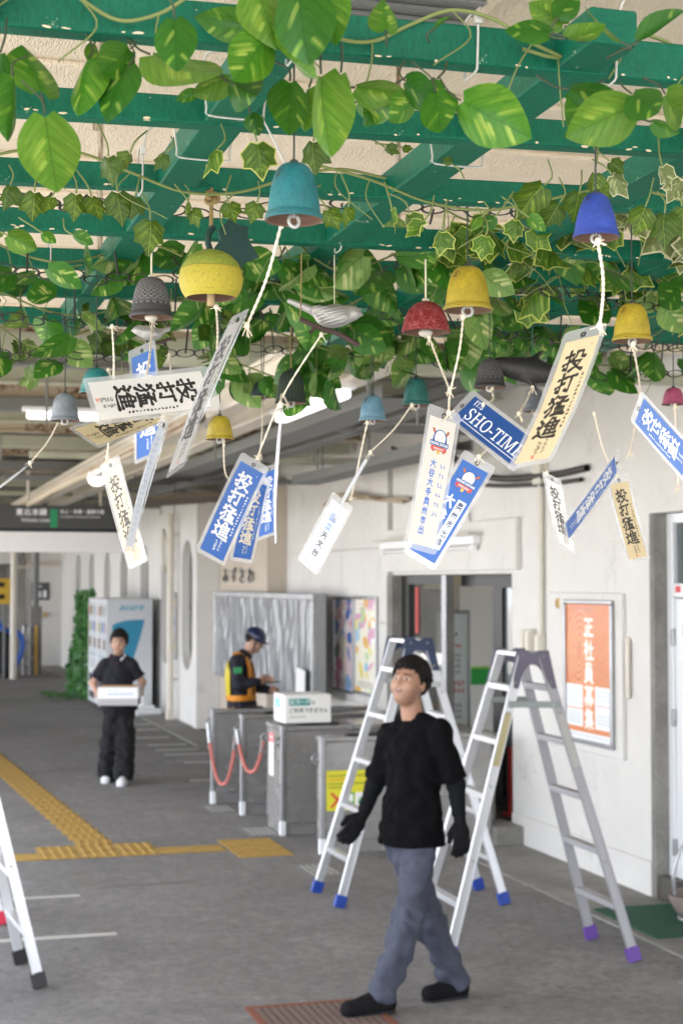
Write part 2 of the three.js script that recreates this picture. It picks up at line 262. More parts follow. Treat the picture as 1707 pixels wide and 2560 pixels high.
// larger leaves: vine, kind, stalk end, direction, facing, length, width factor
const LEAVES = [[0,"p",0.165,2.632,-1.721,-0.153,0.859,-0.488,0.061,0.502,0.863,0.0864,1.05],
 [0,"p",0.132,2.637,-1.689,0.019,-0.972,0.235,0.331,0.228,0.915,0.076,0.85],
 [0,"p",0.217,2.677,-1.725,-0.32,-0.859,0.4,-0.424,0.508,0.75,0.0782,0.8],
 [0,"p",0.262,2.69,-1.721,-0.509,-0.618,0.599,0.238,0.568,0.788,0.0671,0.9],
 [0,"p",0.257,2.665,-1.703,-0.499,-0.829,0.252,-0.698,0.557,0.45,0.0717,0.9],
 [0,"p",0.163,2.591,-1.661,0.107,-0.951,0.289,-0.178,0.268,0.947,0.1037,0.86],
 [0,"p",0.231,2.713,-1.782,0.238,-0.864,0.444,0.444,0.503,0.741,0.0504,0.8],
 [0,"p",0.12,2.669,-1.712,-0.292,-0.948,-0.129,-0.175,-0.08,0.981,0.0445,0.9],
 [1,"p",0.285,2.678,-1.58,-0.005,-0.957,0.289,-0.118,0.288,0.95,0.0623,0.92],
 [1,"p",0.278,2.674,-1.686,0.575,-0.453,0.681,-0.403,0.568,0.718,0.1174,0.75],
 [1,"p",0.386,2.672,-1.592,-0.574,-0.793,0.203,-0.081,0.302,0.95,0.0767,0.85],
 [1,"p",0.38,2.705,-1.655,-0.812,0.289,-0.507,-0.504,0.09,0.859,0.0741,0.7],
 [1,"p",0.373,2.725,-1.593,0.301,-0.895,0.329,-0.224,0.269,0.937,0.074,1.0],
 [1,"p",0.405,2.714,-1.543,0.061,-0.977,0.204,-0.475,0.152,0.867,0.0901,0.95],
 [1,"p",0.451,2.732,-1.591,0.028,-0.964,0.264,-0.812,0.132,0.568,0.0695,0.8],
 [1,"p",0.389,2.672,-1.591,0.292,-0.775,0.561,-0.892,-0.432,-0.134,0.0817,0.8],
 [1,"p",0.439,2.664,-1.702,-0.077,-0.927,0.368,-0.074,0.374,0.925,0.0722,0.85],
 [1,"p",0.465,2.663,-1.715,-0.293,-0.924,0.245,-0.491,0.365,0.791,0.0559,0.8],
 [1,"p",0.446,2.64,-1.597,-0.062,-0.935,0.348,-0.72,0.284,0.633,0.1019,0.7],
 [1,"p",0.472,2.648,-1.61,-0.127,-0.976,0.178,0.36,0.122,0.925,0.0801,0.75],
 [1,"p",0.375,2.669,-1.72,-0.885,-0.45,0.122,-0.04,0.333,0.942,0.0519,0.8],
 [1,"p",0.369,2.657,-1.702,0.141,-0.414,0.899,-0.775,0.519,0.36,0.0714,0.9],
 [1,"p",0.361,2.689,-1.849,-0.886,-0.371,-0.277,-0.363,0.186,0.913,0.0282,0.8],
 [1,"p",0.413,2.648,-1.784,0.368,-0.928,0.065,-0.597,-0.182,0.782,0.0275,1.1],
 [1,"p",0.515,2.663,-1.701,0.591,-0.186,0.785,-0.737,0.27,0.619,0.0673,0.75],
 [1,"p",0.523,2.652,-1.72,0.512,-0.374,0.773,-0.809,-0.511,0.289,0.0652,0.8],
 [1,"p",0.554,2.659,-1.71,-0.548,-0.794,0.264,-0.075,0.361,0.93,0.0452,0.9],
 [1,"p",0.557,2.658,-1.647,0.231,-0.702,0.674,-0.924,-0.375,-0.074,0.0653,0.8],
 [1,"p",0.575,2.647,-1.663,-0.636,-0.736,0.231,0.304,0.036,0.952,0.0462,0.95],
 [1,"p",0.576,2.633,-1.601,0.031,-0.945,0.325,-0.49,0.269,0.829,0.0581,1.0],
 [1,"p",0.596,2.618,-1.575,0.442,-0.549,0.71,-0.897,-0.28,0.342,0.1033,0.85],
 [1,"p",0.605,2.673,-1.674,-0.65,-0.724,0.229,-0.273,0.504,0.819,0.046,0.9],
 [1,"p",0.524,2.7,-1.613,0.087,0.936,-0.341,-0.138,0.35,0.927,0.051,0.9],
 [1,"p",0.585,2.713,-1.625,0.734,0.662,-0.147,0.567,-0.48,0.669,0.0265,0.6],
 [2,"p",0.696,2.697,-1.562,-0.936,0.231,-0.264,-0.274,-0.011,0.962,0.0512,0.85],
 [2,"p",0.711,2.721,-1.578,0.548,0.813,0.198,-0.487,0.117,0.865,0.0413,1.0],
 [2,"p",0.726,2.719,-1.594,-0.753,0.63,-0.192,-0.363,-0.153,0.919,0.05,0.9],
 [2,"p",0.704,2.685,-1.54,0.376,-0.22,0.9,-0.476,-0.879,-0.016,0.0522,0.7],
 [2,"p",0.778,2.695,-1.559,-0.77,0.606,-0.198,0.163,0.488,0.858,0.0573,0.7],
 [2,"p",0.796,2.694,-1.554,0.853,0.447,0.271,0.159,-0.716,0.68,0.0644,0.6],
 [2,"p",0.748,2.661,-1.632,0.575,-0.288,0.766,-0.655,0.398,0.642,0.0684,0.8],
 [2,"p",0.77,2.656,-1.626,-0.597,-0.774,0.213,-0.162,0.376,0.912,0.0492,0.9],
 [2,"p",0.785,2.619,-1.54,-0.878,-0.456,0.149,0.001,0.309,0.951,0.0976,0.75],
 [2,"p",0.772,2.625,-1.523,0.218,-0.635,0.741,-0.644,0.477,0.598,0.0591,1.0],
 [2,"p",0.825,2.637,-1.548,0.062,-0.774,0.631,-0.878,0.258,0.403,0.0644,0.95],
 [2,"p",0.779,2.636,-1.676,-0.774,-0.581,-0.254,-0.485,0.284,0.827,0.0219,0.9],
 [2,"p",0.863,2.638,-1.652,0.926,-0.274,0.259,-0.213,0.186,0.959,0.0371,0.8],
 [3,"v",0.427,2.676,-2.039,-0.636,-0.739,-0.221,-0.664,0.379,0.645,0.043,1],
 [3,"v",0.477,2.685,-2.024,0.174,-0.985,0.006,-0.015,0.003,1.0,0.0514,1],
 [3,"d",0.549,2.685,-2.002,-0.051,-0.997,-0.061,-0.491,-0.028,0.871,0.0435,1],
 [3,"d",0.361,2.67,-2.059,-0.67,-0.706,-0.229,-0.465,0.159,0.871,0.0287,1],
 [3,"d",0.288,2.665,-2.08,0.081,-0.996,-0.022,-0.482,-0.059,0.874,0.0406,1],
 [3,"d",0.316,2.67,-2.072,-0.345,-0.928,-0.144,0.46,-0.301,0.836,0.0312,1],
 [3,"d",0.183,2.69,-2.37,-0.292,-0.948,-0.129,-0.204,-0.07,0.976,0.041,1],
 [3,"d",0.218,2.68,-2.361,-0.056,-0.996,-0.062,0.094,-0.067,0.993,0.0455,1],
 [3,"d",0.243,2.673,-2.354,-0.397,-0.904,-0.158,-0.37,-0.0,0.929,0.0304,1],
 [3,"d",0.277,2.677,-2.344,-0.061,-0.996,-0.064,-0.275,-0.045,0.96,0.0422,1],
 [3,"d",0.299,2.673,-2.337,0.315,-0.948,0.049,0.127,0.093,0.987,0.041,1],
 [3,"d",0.336,2.68,-2.326,0.131,-0.991,-0.007,-0.255,-0.041,0.966,0.0522,1],
 [3,"d",0.361,2.673,-2.319,-0.24,-0.964,-0.115,-0.51,0.025,0.86,0.0369,1],
 [3,"d",0.383,2.638,-2.314,0.012,-0.999,-0.042,0.01,-0.042,0.999,0.0551,1],
 [3,"d",0.442,2.654,-2.296,0.401,-0.913,0.076,-0.556,-0.177,0.812,0.0319,1],
 [3,"d",0.495,2.664,-2.28,0.288,-0.957,0.04,-0.023,0.035,0.999,0.0338,1],
 [3,"d",0.535,2.664,-2.268,-0.264,-0.957,-0.122,-0.343,-0.025,0.939,0.0338,1],
 [3,"d",0.436,2.664,-2.298,-0.221,-0.969,-0.11,-0.909,0.163,0.384,0.0267,1],
 [3,"d",0.597,2.664,-2.25,-0.498,-0.847,-0.185,-0.578,0.165,0.799,0.0306,1],
 [3,"d",0.635,2.654,-2.24,0.504,-0.857,0.108,0.012,0.133,0.991,0.0378,1],
 [3,"p",0.181,2.615,-2.375,0.876,-0.419,0.238,-0.368,-0.263,0.892,0.0464,1],
 [3,"p",0.231,2.618,-2.36,0.805,-0.554,0.211,-0.21,0.066,0.975,0.0234,1],
 [3,"p",0.275,2.615,-2.347,0.82,-0.529,0.216,-0.456,-0.377,0.806,0.0306,1],
 [4,"d",0.884,2.652,-2.01,-0.67,-0.706,-0.229,-0.468,0.162,0.869,0.0643,1],
 [4,"d",0.905,2.628,-2.005,-0.473,-0.863,-0.179,0.003,-0.204,0.979,0.0421,1],
 [4,"d",0.931,2.643,-1.997,-0.176,-0.98,-0.097,-0.533,0.012,0.846,0.0464,1],
 [4,"d",0.951,2.67,-1.99,-0.159,-0.983,-0.092,-0.882,0.1,0.46,0.0339,1],
 [4,"w",0.974,2.667,-1.983,0.651,-0.743,0.157,-0.343,-0.104,0.934,0.0408,1],
 [4,"w",1.041,2.679,-1.963,0.245,-0.969,0.027,-0.752,-0.172,0.636,0.0375,1],
 [4,"w",1.067,2.661,-1.956,-0.449,-0.877,-0.172,-0.053,-0.166,0.985,0.038,1],
 [4,"d",0.963,2.637,-1.988,0.345,0.928,0.144,-0.351,-0.015,0.936,0.0327,1],
 [4,"d",1.019,2.622,-1.972,-0.333,-0.932,-0.141,-0.708,0.148,0.691,0.0422,1],
 [4,"d",1.045,2.613,-1.965,-0.044,-0.997,-0.059,-0.458,-0.032,0.889,0.0517,1],
 [4,"d",1.068,2.622,-1.958,0.064,-0.998,-0.027,-0.157,-0.037,0.987,0.0456,1],
 [4,"p",0.8,2.607,-2.037,-0.67,-0.706,-0.229,-0.555,0.27,0.787,0.0214,1],
 [4,"p",0.818,2.607,-2.032,-0.605,-0.767,-0.213,0.026,-0.286,0.958,0.0237,1],
 [4,"v",0.681,2.619,-2.071,0.245,-0.969,0.027,-0.958,-0.238,0.158,0.0375,1],
 [4,"v",0.704,2.613,-2.065,0.264,-0.964,0.033,-0.513,-0.112,0.851,0.0346,1],
 [4,"v",0.722,2.601,-2.06,-0.622,-0.752,-0.217,0.05,-0.315,0.948,0.0322,1],
 [4,"v",0.748,2.588,-2.053,-0.151,-0.984,-0.09,-0.614,0.022,0.789,0.0357,1],
 [4,"v",0.807,2.582,-2.036,-0.145,-0.985,-0.088,-0.339,-0.034,0.94,0.0369,1],
 [4,"d",0.623,2.622,-2.088,-0.074,-0.995,-0.068,-0.581,-0.012,0.814,0.0335,1],
 [4,"v",0.847,2.604,-2.023,-0.074,-0.995,-0.068,-0.202,-0.051,0.978,0.0335,1],
 [4,"p",0.864,2.607,-2.018,0.775,-0.599,0.2,-0.541,-0.466,0.7,0.0303,1],
 [4,"d",0.759,2.682,-2.045,-0.775,0.599,-0.2,-0.395,-0.213,0.893,0.0152,1],
 [4,"d",0.671,2.704,-2.07,0.805,-0.554,0.211,-0.514,-0.474,0.715,0.0219,1],
 [4,"d",0.694,2.704,-2.063,0.943,-0.196,0.268,-0.258,0.073,0.963,0.0155,1],
 [4,"d",0.971,2.685,-1.983,0.737,-0.65,0.186,-0.519,-0.368,0.771,0.028,1]];
// pull cords below the bells
const CORDS = [["teal",[[0.4531,2.5284,-1.7876],[0.4552,2.473,-1.8782],[0.4517,2.429,-1.97]]],["blue",[[0.8085,2.5002,-1.6846],[0.815,2.4567,-1.6847],[0.8144,2.426,-1.6863],[0.8117,2.4014,-1.6882]]],["wave",[[0.472,2.5697,-2.8129],[0.4239,2.4748,-2.555],[0.3754,2.3993,-2.2962]]],["melon",[[0.5096,2.5347,-2.4384],[0.5736,2.5368,-2.7325],[0.6327,2.5068,-3.0295]]],["yellow",[[0.884,2.5189,-2.3292],[0.8629,2.4624,-2.2893],[0.8333,2.386,-2.2529],[0.8156,2.3525,-2.2109]]],["red",[[0.9494,2.5407,-2.6741],[0.9434,2.4794,-2.6005],[0.9341,2.4283,-2.5273]]],["yellow2",[[1.1652,2.4837,-2.3005],[1.3494,2.4395,-2.6396],[1.5037,2.3695,-2.9888]]],["pale",[[0.3724,2.4478,-3.4215],[0.3436,2.3966,-3.3802],[0.3041,2.3486,-3.3419]]],["yellow3",[[0.6587,2.3815,-3.0798],[0.6962,2.324,-3.2279],[0.7518,2.3152,-3.3685]]],["sky",[[1.0368,2.4532,-3.3306],[1.0314,2.3508,-3.3891],[1.0334,2.2899,-3.4435]]],["green",[[1.1308,2.4918,-3.3012],[1.0866,2.4364,-3.2907],[1.0292,2.3836,-3.2839]]],["bird",[[0.7766,2.554,-2.7764],[0.7283,2.4525,-2.8648],[0.7066,2.3644,-2.9448],[0.7134,2.3446,-3.0132]]],["moss",[[0.8688,2.4918,-3.3781],[0.748,2.4636,-2.9559],[0.6386,2.3933,-2.5322]]],["fish",[[1.2678,2.4935,-2.948],[1.1754,2.44,-2.7689],[1.0862,2.398,-2.5884]]],["black",[[1.1706,2.483,-2.9248],[1.0988,2.4424,-2.7391],[1.0084,2.4078,-2.5586]]],["teal2",[[0.4379,2.522,-3.1381],[0.4067,2.4546,-2.9417],[0.4197,2.3851,-2.7325]]],["pink",[[1.6889,2.4899,-3.1375],[1.6936,2.4051,-3.14],[1.6985,2.3087,-3.143]]],["dark",[[0.9071,2.5473,-3.7816],[0.8896,2.465,-3.7123],[0.8679,2.401,-3.6434]]],["slate",[[1.5562,2.5172,-3.5925],[1.4467,2.4336,-3.3155],[1.3384,2.3286,-3.0392]]],["bird2",[[0.5629,2.5595,-3.1518],[0.5165,2.4919,-2.8817],[0.457,2.3748,-2.6177]]],["vine",[[1.4962,2.4672,-3.143],[1.5125,2.4007,-3.1412],[1.5239,2.3703,-3.1393],[1.5453,2.3342,-3.1347]]],["vine2",[[0.4224,2.5845,-2.9833],[0.4301,2.5053,-3.0107],[0.4237,2.3407,-3.0463]]],["city",[[1.0571,2.3595,-2.5987],[1.0259,2.3342,-2.583],[1.0023,2.3185,-2.5645]]]];
// joints of the three people, metres
const JOINTS = {"man":{"head":[2.5244,1.6009,-7.4191],"face":[-0.7257,0.2623,0.6361],"top":[0.141,0.9881,-0.0611],"neck":[2.5589,1.4386,-7.4478],"shR":[2.4779,1.3368,-7.5701],"shL":[2.6479,1.3561,-7.3107],"elR":[2.4132,1.0806,-7.6323],"elL":[2.7241,1.1101,-7.2997],"wrR":[2.3305,0.941,-7.5691],"wrL":[2.7237,0.9434,-7.2449],"haR":[2.2682,0.871,-7.528],"haL":[2.7215,0.8724,-7.2071],"fiR":[2.2196,0.8184,-7.503],"fiL":[2.714,0.7829,-7.1717],"hipR":[2.5177,0.8305,-7.5401],"hipL":[2.5782,0.853,-7.3753],"knR":[2.6823,0.3753,-7.5546],"knL":[2.4961,0.4587,-7.355],"anR":[2.8372,0.0827,-7.6061],"anL":[2.3855,0.0961,-7.425],"toR":[2.6866,-0.0079,-7.5814],"toL":[2.2112,0.0178,-7.4068],"front":[-0.8634,-0.0322,0.5035]},
 "woman":{"head":[2.4299,1.4665,-16.5081],"face":[-0.2623,-0.0243,0.9647],"top":[0.0192,0.9998,0.0056],"neck":[2.435,1.3266,-16.5652],"shR":[2.2914,1.2362,-16.5802],"shL":[2.564,1.2362,-16.5002],"elR":[2.1776,1.0442,-16.6225],"elL":[2.6745,1.0525,-16.4763],"wrR":[2.2082,0.9292,-16.4102],"wrL":[2.6159,0.9374,-16.2901],"haR":[2.2332,0.9062,-16.3205],"haL":[2.5759,0.9144,-16.2195],"fiR":[2.2658,0.8936,-16.2593],"fiL":[2.5328,0.9017,-16.1806],"hipR":[2.3815,0.7646,-16.5756],"hipL":[2.5017,0.7646,-16.5403],"knR":[2.3511,0.4036,-16.5803],"knL":[2.5009,0.4243,-16.4936],"anR":[2.3519,0.0848,-16.72],"anL":[2.479,0.0966,-16.4735],"toR":[2.3147,0.0093,-16.63],"toL":[2.4339,0.0163,-16.3339],"front":[-0.2814,-0.0443,0.9586],"box":[2.3942,0.9489,-16.1878]},
 "worker":{"head":[3.6076,1.5123,-15.3466],"face":[0.8216,-0.4484,0.352],"top":[0.2757,0.9578,0.0809],"neck":[3.5215,1.3813,-15.3779],"shR":[3.3894,1.3155,-15.2215],"shL":[3.5342,1.2962,-15.5764],"elR":[3.3962,1.0951,-15.1775],"elL":[3.6013,1.0504,-15.5784],"wrR":[3.5891,1.1239,-15.1613],"wrL":[3.7662,1.0224,-15.4061],"haR":[3.645,1.1298,-15.1759],"haL":[3.8156,1.0099,-15.3401],"fiR":[3.6949,1.1404,-15.1817],"fiL":[3.8618,1.0041,-15.2955],"hipR":[3.4639,0.8651,-15.3144],"hipL":[3.5236,0.8492,-15.5062],"knR":[3.4804,0.4547,-15.3285],"knL":[3.548,0.4336,-15.5182],"anR":[3.4623,0.076,-15.3512],"anL":[3.5451,0.05,-15.5368],"toR":[3.5843,0.0207,-15.318],"toL":[3.6686,-0.0059,-15.5031],"front":[0.9268,-0.0044,0.3756]}};
// ---------- surface materials ----------
const nA = oct([[6, 1], [17, 0.8], [60, 0.5], [210, 0.5]], 11), nB = oct([[9, 1], [40, 0.7], [256, 0.8]], 51), nC = oct([[3, 1], [8, 0.7], [21, 0.4]], 91), nF = oct([[128, 1], [300, 1]], 131), nS = vnoise(5, 7), nT = vnoise(210, 9);
const nK = oct([[4, 1], [9, 0.6], [30, 0.25]], 611), nG = vnoise(90, 77), nQ = oct([[7, 1], [19, 0.7], [70, 0.4]], 811);
const asphaltMap = tex(1024, (u, v) => { const st = nC(u, v), g = nF(u, v), sc = Math.max(0, nA(v * 1 + 0.3, u) - 0.56) * 1.1; const cr = Math.abs(nK(u, v) - 0.5) < 0.0035 && nC(v, u) > 0.52 ? -0.07 : 0, gum = nG(u, v) > 0.955 ? -0.09 : 0, blot = -Math.max(0, nQ(u, v) - 0.6) * 0.16; const k = 0.478 + 0.08 * (st - 0.5) + 0.12 * (g - 0.5) + sc * 0.22 + cr + gum + blot; return [k * 1.015, k, k * 0.985]; }, true, 5.3);
const grainMap = tex(512, (u, v) => nF(u, v) * 0.7 + nB(u, v) * 0.3, false, 0.6);
const plasterMap = tex(1024, (u, v) => { const a = nC(u, v), b = nA(u, v), dirt = Math.max(0, nB(u * 0.999, v) - 0.68) * 0.4; const k = 0.9 + 0.05 * (a - 0.5) + 0.05 * (b - 0.5) - dirt; return [k, k * 0.992, k * 0.972]; }, true, 2.7);
const streakMap = tex(512, (u, v) => 0.5 + 0.6 * (vs1(u, v) - 0.5) + 0.4 * (vs2(u, v) - 0.5), false, 0.42);
function vs1(u, v) { return nT(u, v * 0.2 + 0.03 * nS(u, v)); } function vs2(u, v) { return nB(u, v); }
const creamMap = tex(512, (u, v) => { const k = 0.93 + 0.06 * (nC(u, v) - 0.5) + 0.05 * (nA(u, v) - 0.5); return [k, k * 0.965, k * 0.905]; }, true, 1.7);
const concreteMap = tex(512, (u, v) => { const k = 0.58 + 0.2 * (nC(u, v) - 0.5) + 0.16 * (nA(u, v) - 0.5) + 0.1 * (nF(u, v) - 0.5); return [k, k * 0.985, k * 0.95]; }, true, 1.9);
const rustMap = tex(512, (u, v) => { const r = Math.max(0, Math.min(1, (nA(u, v) - 0.52) * 7)); return [0.80 - 0.42 * r, 0.75 - 0.52 * r, 0.66 - 0.53 * r]; }, true, 1.1);
const steelMap = tex(512, (u, v) => 0.78 + 0.05 * (nT(v * 0.5, u * 0.02) - 0.5) + 0.16 * (nC(u, v) - 0.5), true, 0.8);
const M = {
  asphalt: mat([0.93, 0.92, 0.92], 0.9, 0, { map: asphaltMap, bumpMap: grainMap, bumpScale: 0.003 }),
  plaster: mat([0.9, 0.9, 0.9], 0.75, 0, { map: plasterMap, bumpMap: grainMap, bumpScale: 0.002 }),
  beige: mat([0.7, 0.63, 0.55], 0.8, 0, { map: plasterMap, bumpMap: grainMap, bumpScale: 0.002 }),
  cream: mat([0.93, 0.87, 0.79], 0.8, 0, { map: creamMap, bumpMap: streakMap, bumpScale: 0.006 }),
  concrete: mat([0.85, 0.85, 0.84], 0.9, 0, { map: concreteMap, bumpMap: grainMap, bumpScale: 0.003 }),
  ballast: mat([0.42, 0.39, 0.35], 1, 0, { bumpMap: grainMap, bumpScale: 0.03 }),
  rusty: mat([0.8, 0.8, 0.8], 0.75, 0, { map: rustMap, bumpMap: grainMap, bumpScale: 0.001 }),
  greySteel: mat([0.2, 0.205, 0.2], 0.6, 0.1, { bumpMap: grainMap, bumpScale: 0.001 }),
  paleGreen: mat([0.5, 0.55, 0.49], 0.6, 0, { map: creamMap }),
  whitePaint: mat([0.8, 0.8, 0.79], 0.45, 0, { map: creamMap }),
  whitePlastic: mat([0.82, 0.83, 0.84], 0.4),
  alu: mat([0.72, 0.73, 0.75], 0.38, 0.85, { map: steelMap }),
  steel: mat([0.58, 0.57, 0.55], 0.42, 0.35, { map: steelMap, roughnessMap: tex(256, (u, v) => 0.35 + 0.5 * nC(u, v) + 0.06 * (nT(v * 0.4, u * 0.02) - 0.5), false, 0.9) }),
  black: mat([0.012, 0.012, 0.013], 0.5), darkFrame: mat([0.018, 0.017, 0.016], 0.4, 0.2), rubber: mat([0.02, 0.02, 0.02], 0.85),
  glass: mat([0.95, 0.97, 0.97], 0.02, 0, { transmission: 1, thickness: 0, ior: 1.5 }),
  tint: mat([0.16, 0.19, 0.2], 0.05, 0, { transmission: 0.4, thickness: 0, ior: 1.5 }),
  yellowTile: mat([0.62, 0.385, 0.085], 0.75, 0, { map: tex(256, (u, v) => { const k = 0.86 + 0.22 * (nC(u, v) - 0.5) - Math.max(0, nA(u, v) - 0.6) * 1.2; return [k, k, k]; }, true, 0.7), bumpMap: grainMap, bumpScale: 0.001 }),
  line: mat([0.6, 0.6, 0.58], 0.8, 0, { map: plasterMap }),
  red: mat([0.6, 0.03, 0.03], 0.4), brass: mat([0.5, 0.36, 0.16], 0.5, 0.4), pvc: mat([0.66, 0.63, 0.54], 0.5),
};

// ---------- ground and platform ----------
structure('ground', metric(new THREE.PlaneGeometry(360, 360).rotateX(-Math.PI / 2).translate(0, -1.12, 0)), M.ballast);
structure('platform', bx(-3.1, 14, -1.1, 0, -75, 45), M.asphalt);
structure('platform_edge', [bx(-3.45, -3.1, -1.1, 0.004, -75, 45)], M.concrete);
structure('bounce_paving', [bx(-3.09, -0.5, 0, 0.004, -75, 45), bx(-0.498, 4.9, 0, 0.004, -0.6, 45)], mat([1, 1, 0.98], 0.9, 0, { map: concreteMap }));  // pale paving out of view, added to bounce sunlight up to the soffit
structure('concrete_apron', [bx(4.34, 4.965, 0, 0.012, -11.9, -3)], M.concrete);
structure('concrete_apron', [bx(4.05, 4.42, 0, 0.012, -20.0, -15.6), bx(3.95, 4.4, 0, 0.016, -40, -20.0)], M.concrete);
{
  const g = new THREE.Shape(); [[4.05, -7.55], [4.34, -7.85], [4.9, -7.9], [4.9, -6.9], [4.4, -7.0]].forEach(([x, z], i) => (i ? g.lineTo : g.moveTo).call(g, x, -z));
  structure('pavement_patch', metric(new THREE.ExtrudeGeometry(g, { depth: 0.008, bevelEnabled: false }).rotateX(-Math.PI / 2)), M.concrete);
}
for (const [x0, x1, z, w] of [[-0.6, 1.4, -9.53, 0.07], [-0.6, 1.33, -10.75, 0.065], [3.61, 3.89, -23.28, 0.12], [3.5, 3.88, -22.47, 0.12], [3.32, 3.82, -21.3, 0.12], [3.37, 3.87, -20.3, 0.12], [3.36, 3.91, -19.69, 0.1], [3.38, 4.02, -19.14, 0.1], [3.46, 3.84, -18.26, 0.1], [3.2, 3.49, -16.58, 0.1]])
  structure('road_marking', bx(x0, x1, 0.001, 0.004, z - w / 2, z + w / 2), M.line);
{ // worn, half-gone paint of an old corner marking
  const wm = mat([0.62, 0.61, 0.6], 0.9, 0, { map: concreteMap });
  structure('worn_marking', [bx(1.36, 1.5, 0.0005, 0.002, -11.75, -10.95), bx(1.5, 2.2, 0.0005, 0.002, -11.06, -10.98)], wm);
}
// tactile paving: square plates with raised bars or studs
const plateBars = join([rbx(-0.148, 0.148, 0, 0.005, -0.148, 0.148, 0.002, 1), ...[-0.108, -0.036, 0.036, 0.108].map((x) => rbx(x - 0.013, x + 0.013, 0.004, 0.011, -0.138, 0.138, 0.004, 1))]);
const plateFlat = rbx(-0.148, 0.148, 0, 0.005, -0.148, 0.148, 0.002, 1);
const stud = new THREE.CylinderGeometry(0.009, 0.013, 0.006, 6);
const plateStuds = join([plateFlat, ...Array.from({ length: 25 }, (_, i) => metric(stud.clone().translate((i % 5 - 2) * 0.058, 0.0075, (Math.floor(i / 5) - 2) * 0.058)))]);
const tactile = new THREE.Group(); tactile.name = 'tactile_path'; tactile.userData.kind = 'structure'; scene.add(tactile);
const plate = (g, x, z, turn = 0) => { const o = part('tile', g, M.yellowTile, tactile); o.position.set(x, 0.001, z); o.rotation.y = turn; return o; };
for (let i = 0; i < 30; i++) plate(plateBars, 1.695 - i * 0.0158, -12.88 - i * 0.3, -0.0527);
{ const far = []; for (let i = 30; i < 80; i++) far.push(plateBars.clone().rotateY(-0.0527).translate(1.695 - i * 0.0158, 0.001, -12.88 - i * 0.3)); const o = part('tiles', far, M.yellowTile, tactile); o.userData.kind = 'stuff'; }
for (const x of [1.37, 1.675, 1.98]) for (const z of [-12.33, -12.6]) plate(plateBars, x, z);
for (const [x, z, k] of [[2.262, -12.34, 0.86], [2.52, -12.335, 0.84], [1.07, -12.33, 1]]) plate(plateFlat, x, z).scale.x = k;
for (const x of [2.78, 3.0]) for (const z of [-12.0, -12.28, -12.56]) { const o = plate(plateStuds, x, z); o.scale.set(0.72, 1, 0.92); }
for (let i = 0; i < 2; i++) plate(plateFlat, 0.77 - i * 0.3, -12.33);

// ---------- station building ----------
const bld = thing('station_building', 'long white plastered station building with gate opening and rounded windows', 'building');
const W = 4.97, TOP = 3.4;
part('wall', [bx(W, 5.17, 0.24, TOP, -12.0, -9.6)], M.plaster, bld);
part('skirting', rbx(W - 0.012, 5.16, 0.0, 0.238, -12.0, -9.6, 0.008), M.plaster, bld);
part('pillar', rbx(W - 0.004, 5.2, 0, 2.555, -9.6, -9.535, 0.006), M.concrete, bld);
part('wall', [bx(W, 5.17, 2.56, TOP, -9.598, -6.2), bx(W, 5.17, 0, TOP, -6.198, 2.8)], M.plaster, bld);
part('lintel', [bx(W, 5.17, 2.17, TOP, -15.1, -12.003)], M.plaster, bld);
part('fascia', [rbx(W - 0.05, W - 0.002, 2.2, 2.62, -15.32, -11.8, 0.006)], M.plaster, bld);
part('jamb', [rbx(W - 0.012, 5.3, 0, 2.166, -15.27, -15.103, 0.008)], M.concrete, bld);
for (let i = 0, z = -15.275; i < 5; i++, z -= 0.826) for (const [y0, y1] of [[0, 0.8], [0.806, 1.68], [1.686, 2.45], [2.456, TOP]])   // wall panels with open joints
  part('wall_panel', rbx(W, W + 0.03, y0, y1, z - 0.82, z, 0.004, 1), M.plaster, bld);
part('wall_core', bx(W + 0.031, 5.17, 0, TOP, -19.4, -15.272), M.plaster, bld);
part('letter_wall', [bx(4.72, 5.17, 0, TOP, -22.3, -19.41)], M.beige, bld);
part('corner_pillar', rbx(4.38, 4.74, 0, TOP - 0.15, -22.55, -22.305, 0.02), M.plaster, bld);
// far wall with upright capsule openings
{
  const s = new THREE.Shape(); s.moveTo(22.56, 0); s.lineTo(40, 0); s.lineTo(40, TOP); s.lineTo(22.56, TOP); s.closePath();
  const wins = [23.2, 25.0, 27.1, 29.5, 31.7, 34.1, 36.4], hw = 0.42;
  const capsule = (P, z, w, y0, y1) => { P.moveTo(z - w, y0 + w); P.lineTo(z - w, y1 - w); P.absarc(z, y1 - w, w, Math.PI, 0, true); P.lineTo(z + w, y0 + w); P.absarc(z, y0 + w, w, 0, -Math.PI, true); return P; };
  for (const z of wins) s.holes.push(capsule(new THREE.Path(), z, hw, 0.8, 2.72));
  const g = metric(new THREE.ExtrudeGeometry(s, { depth: 0.22, bevelEnabled: false, curveSegments: 10 }).rotateY(Math.PI / 2));   // (s,y) -> z = -s
  part('wall', g.translate(4.42, 0, 0), M.plaster, bld);
  for (const z of wins) {
    const ring = capsule(new THREE.Shape(), z, hw - 0.003, 0.803, 2.717); ring.holes.push(capsule(new THREE.Path(), z, hw - 0.07, 0.87, 2.65));
    const f = part('window', metric(new THREE.ExtrudeGeometry(ring, { depth: 0.05, bevelEnabled: false, curveSegments: 10 }).rotateY(Math.PI / 2).translate(4.52, 0, 0)), mat([0.42, 0.4, 0.37], 0.6), bld);
    part('pane', metric(new THREE.ShapeGeometry(capsule(new THREE.Shape(), z, hw - 0.071, 0.871, 2.649), 10).rotateY(Math.PI / 2).translate(4.545, 0, 0)), M.tint, f);
    part('sash', bx(4.53, 4.56, 1.7, 1.75, -z - 0.345, -z + 0.345), M.darkFrame, f);
  }
}
part('wall', [bx(5.2, 5.4, 0, TOP, -40, -22.4)], M.plaster, bld);   // rooms behind the far windows
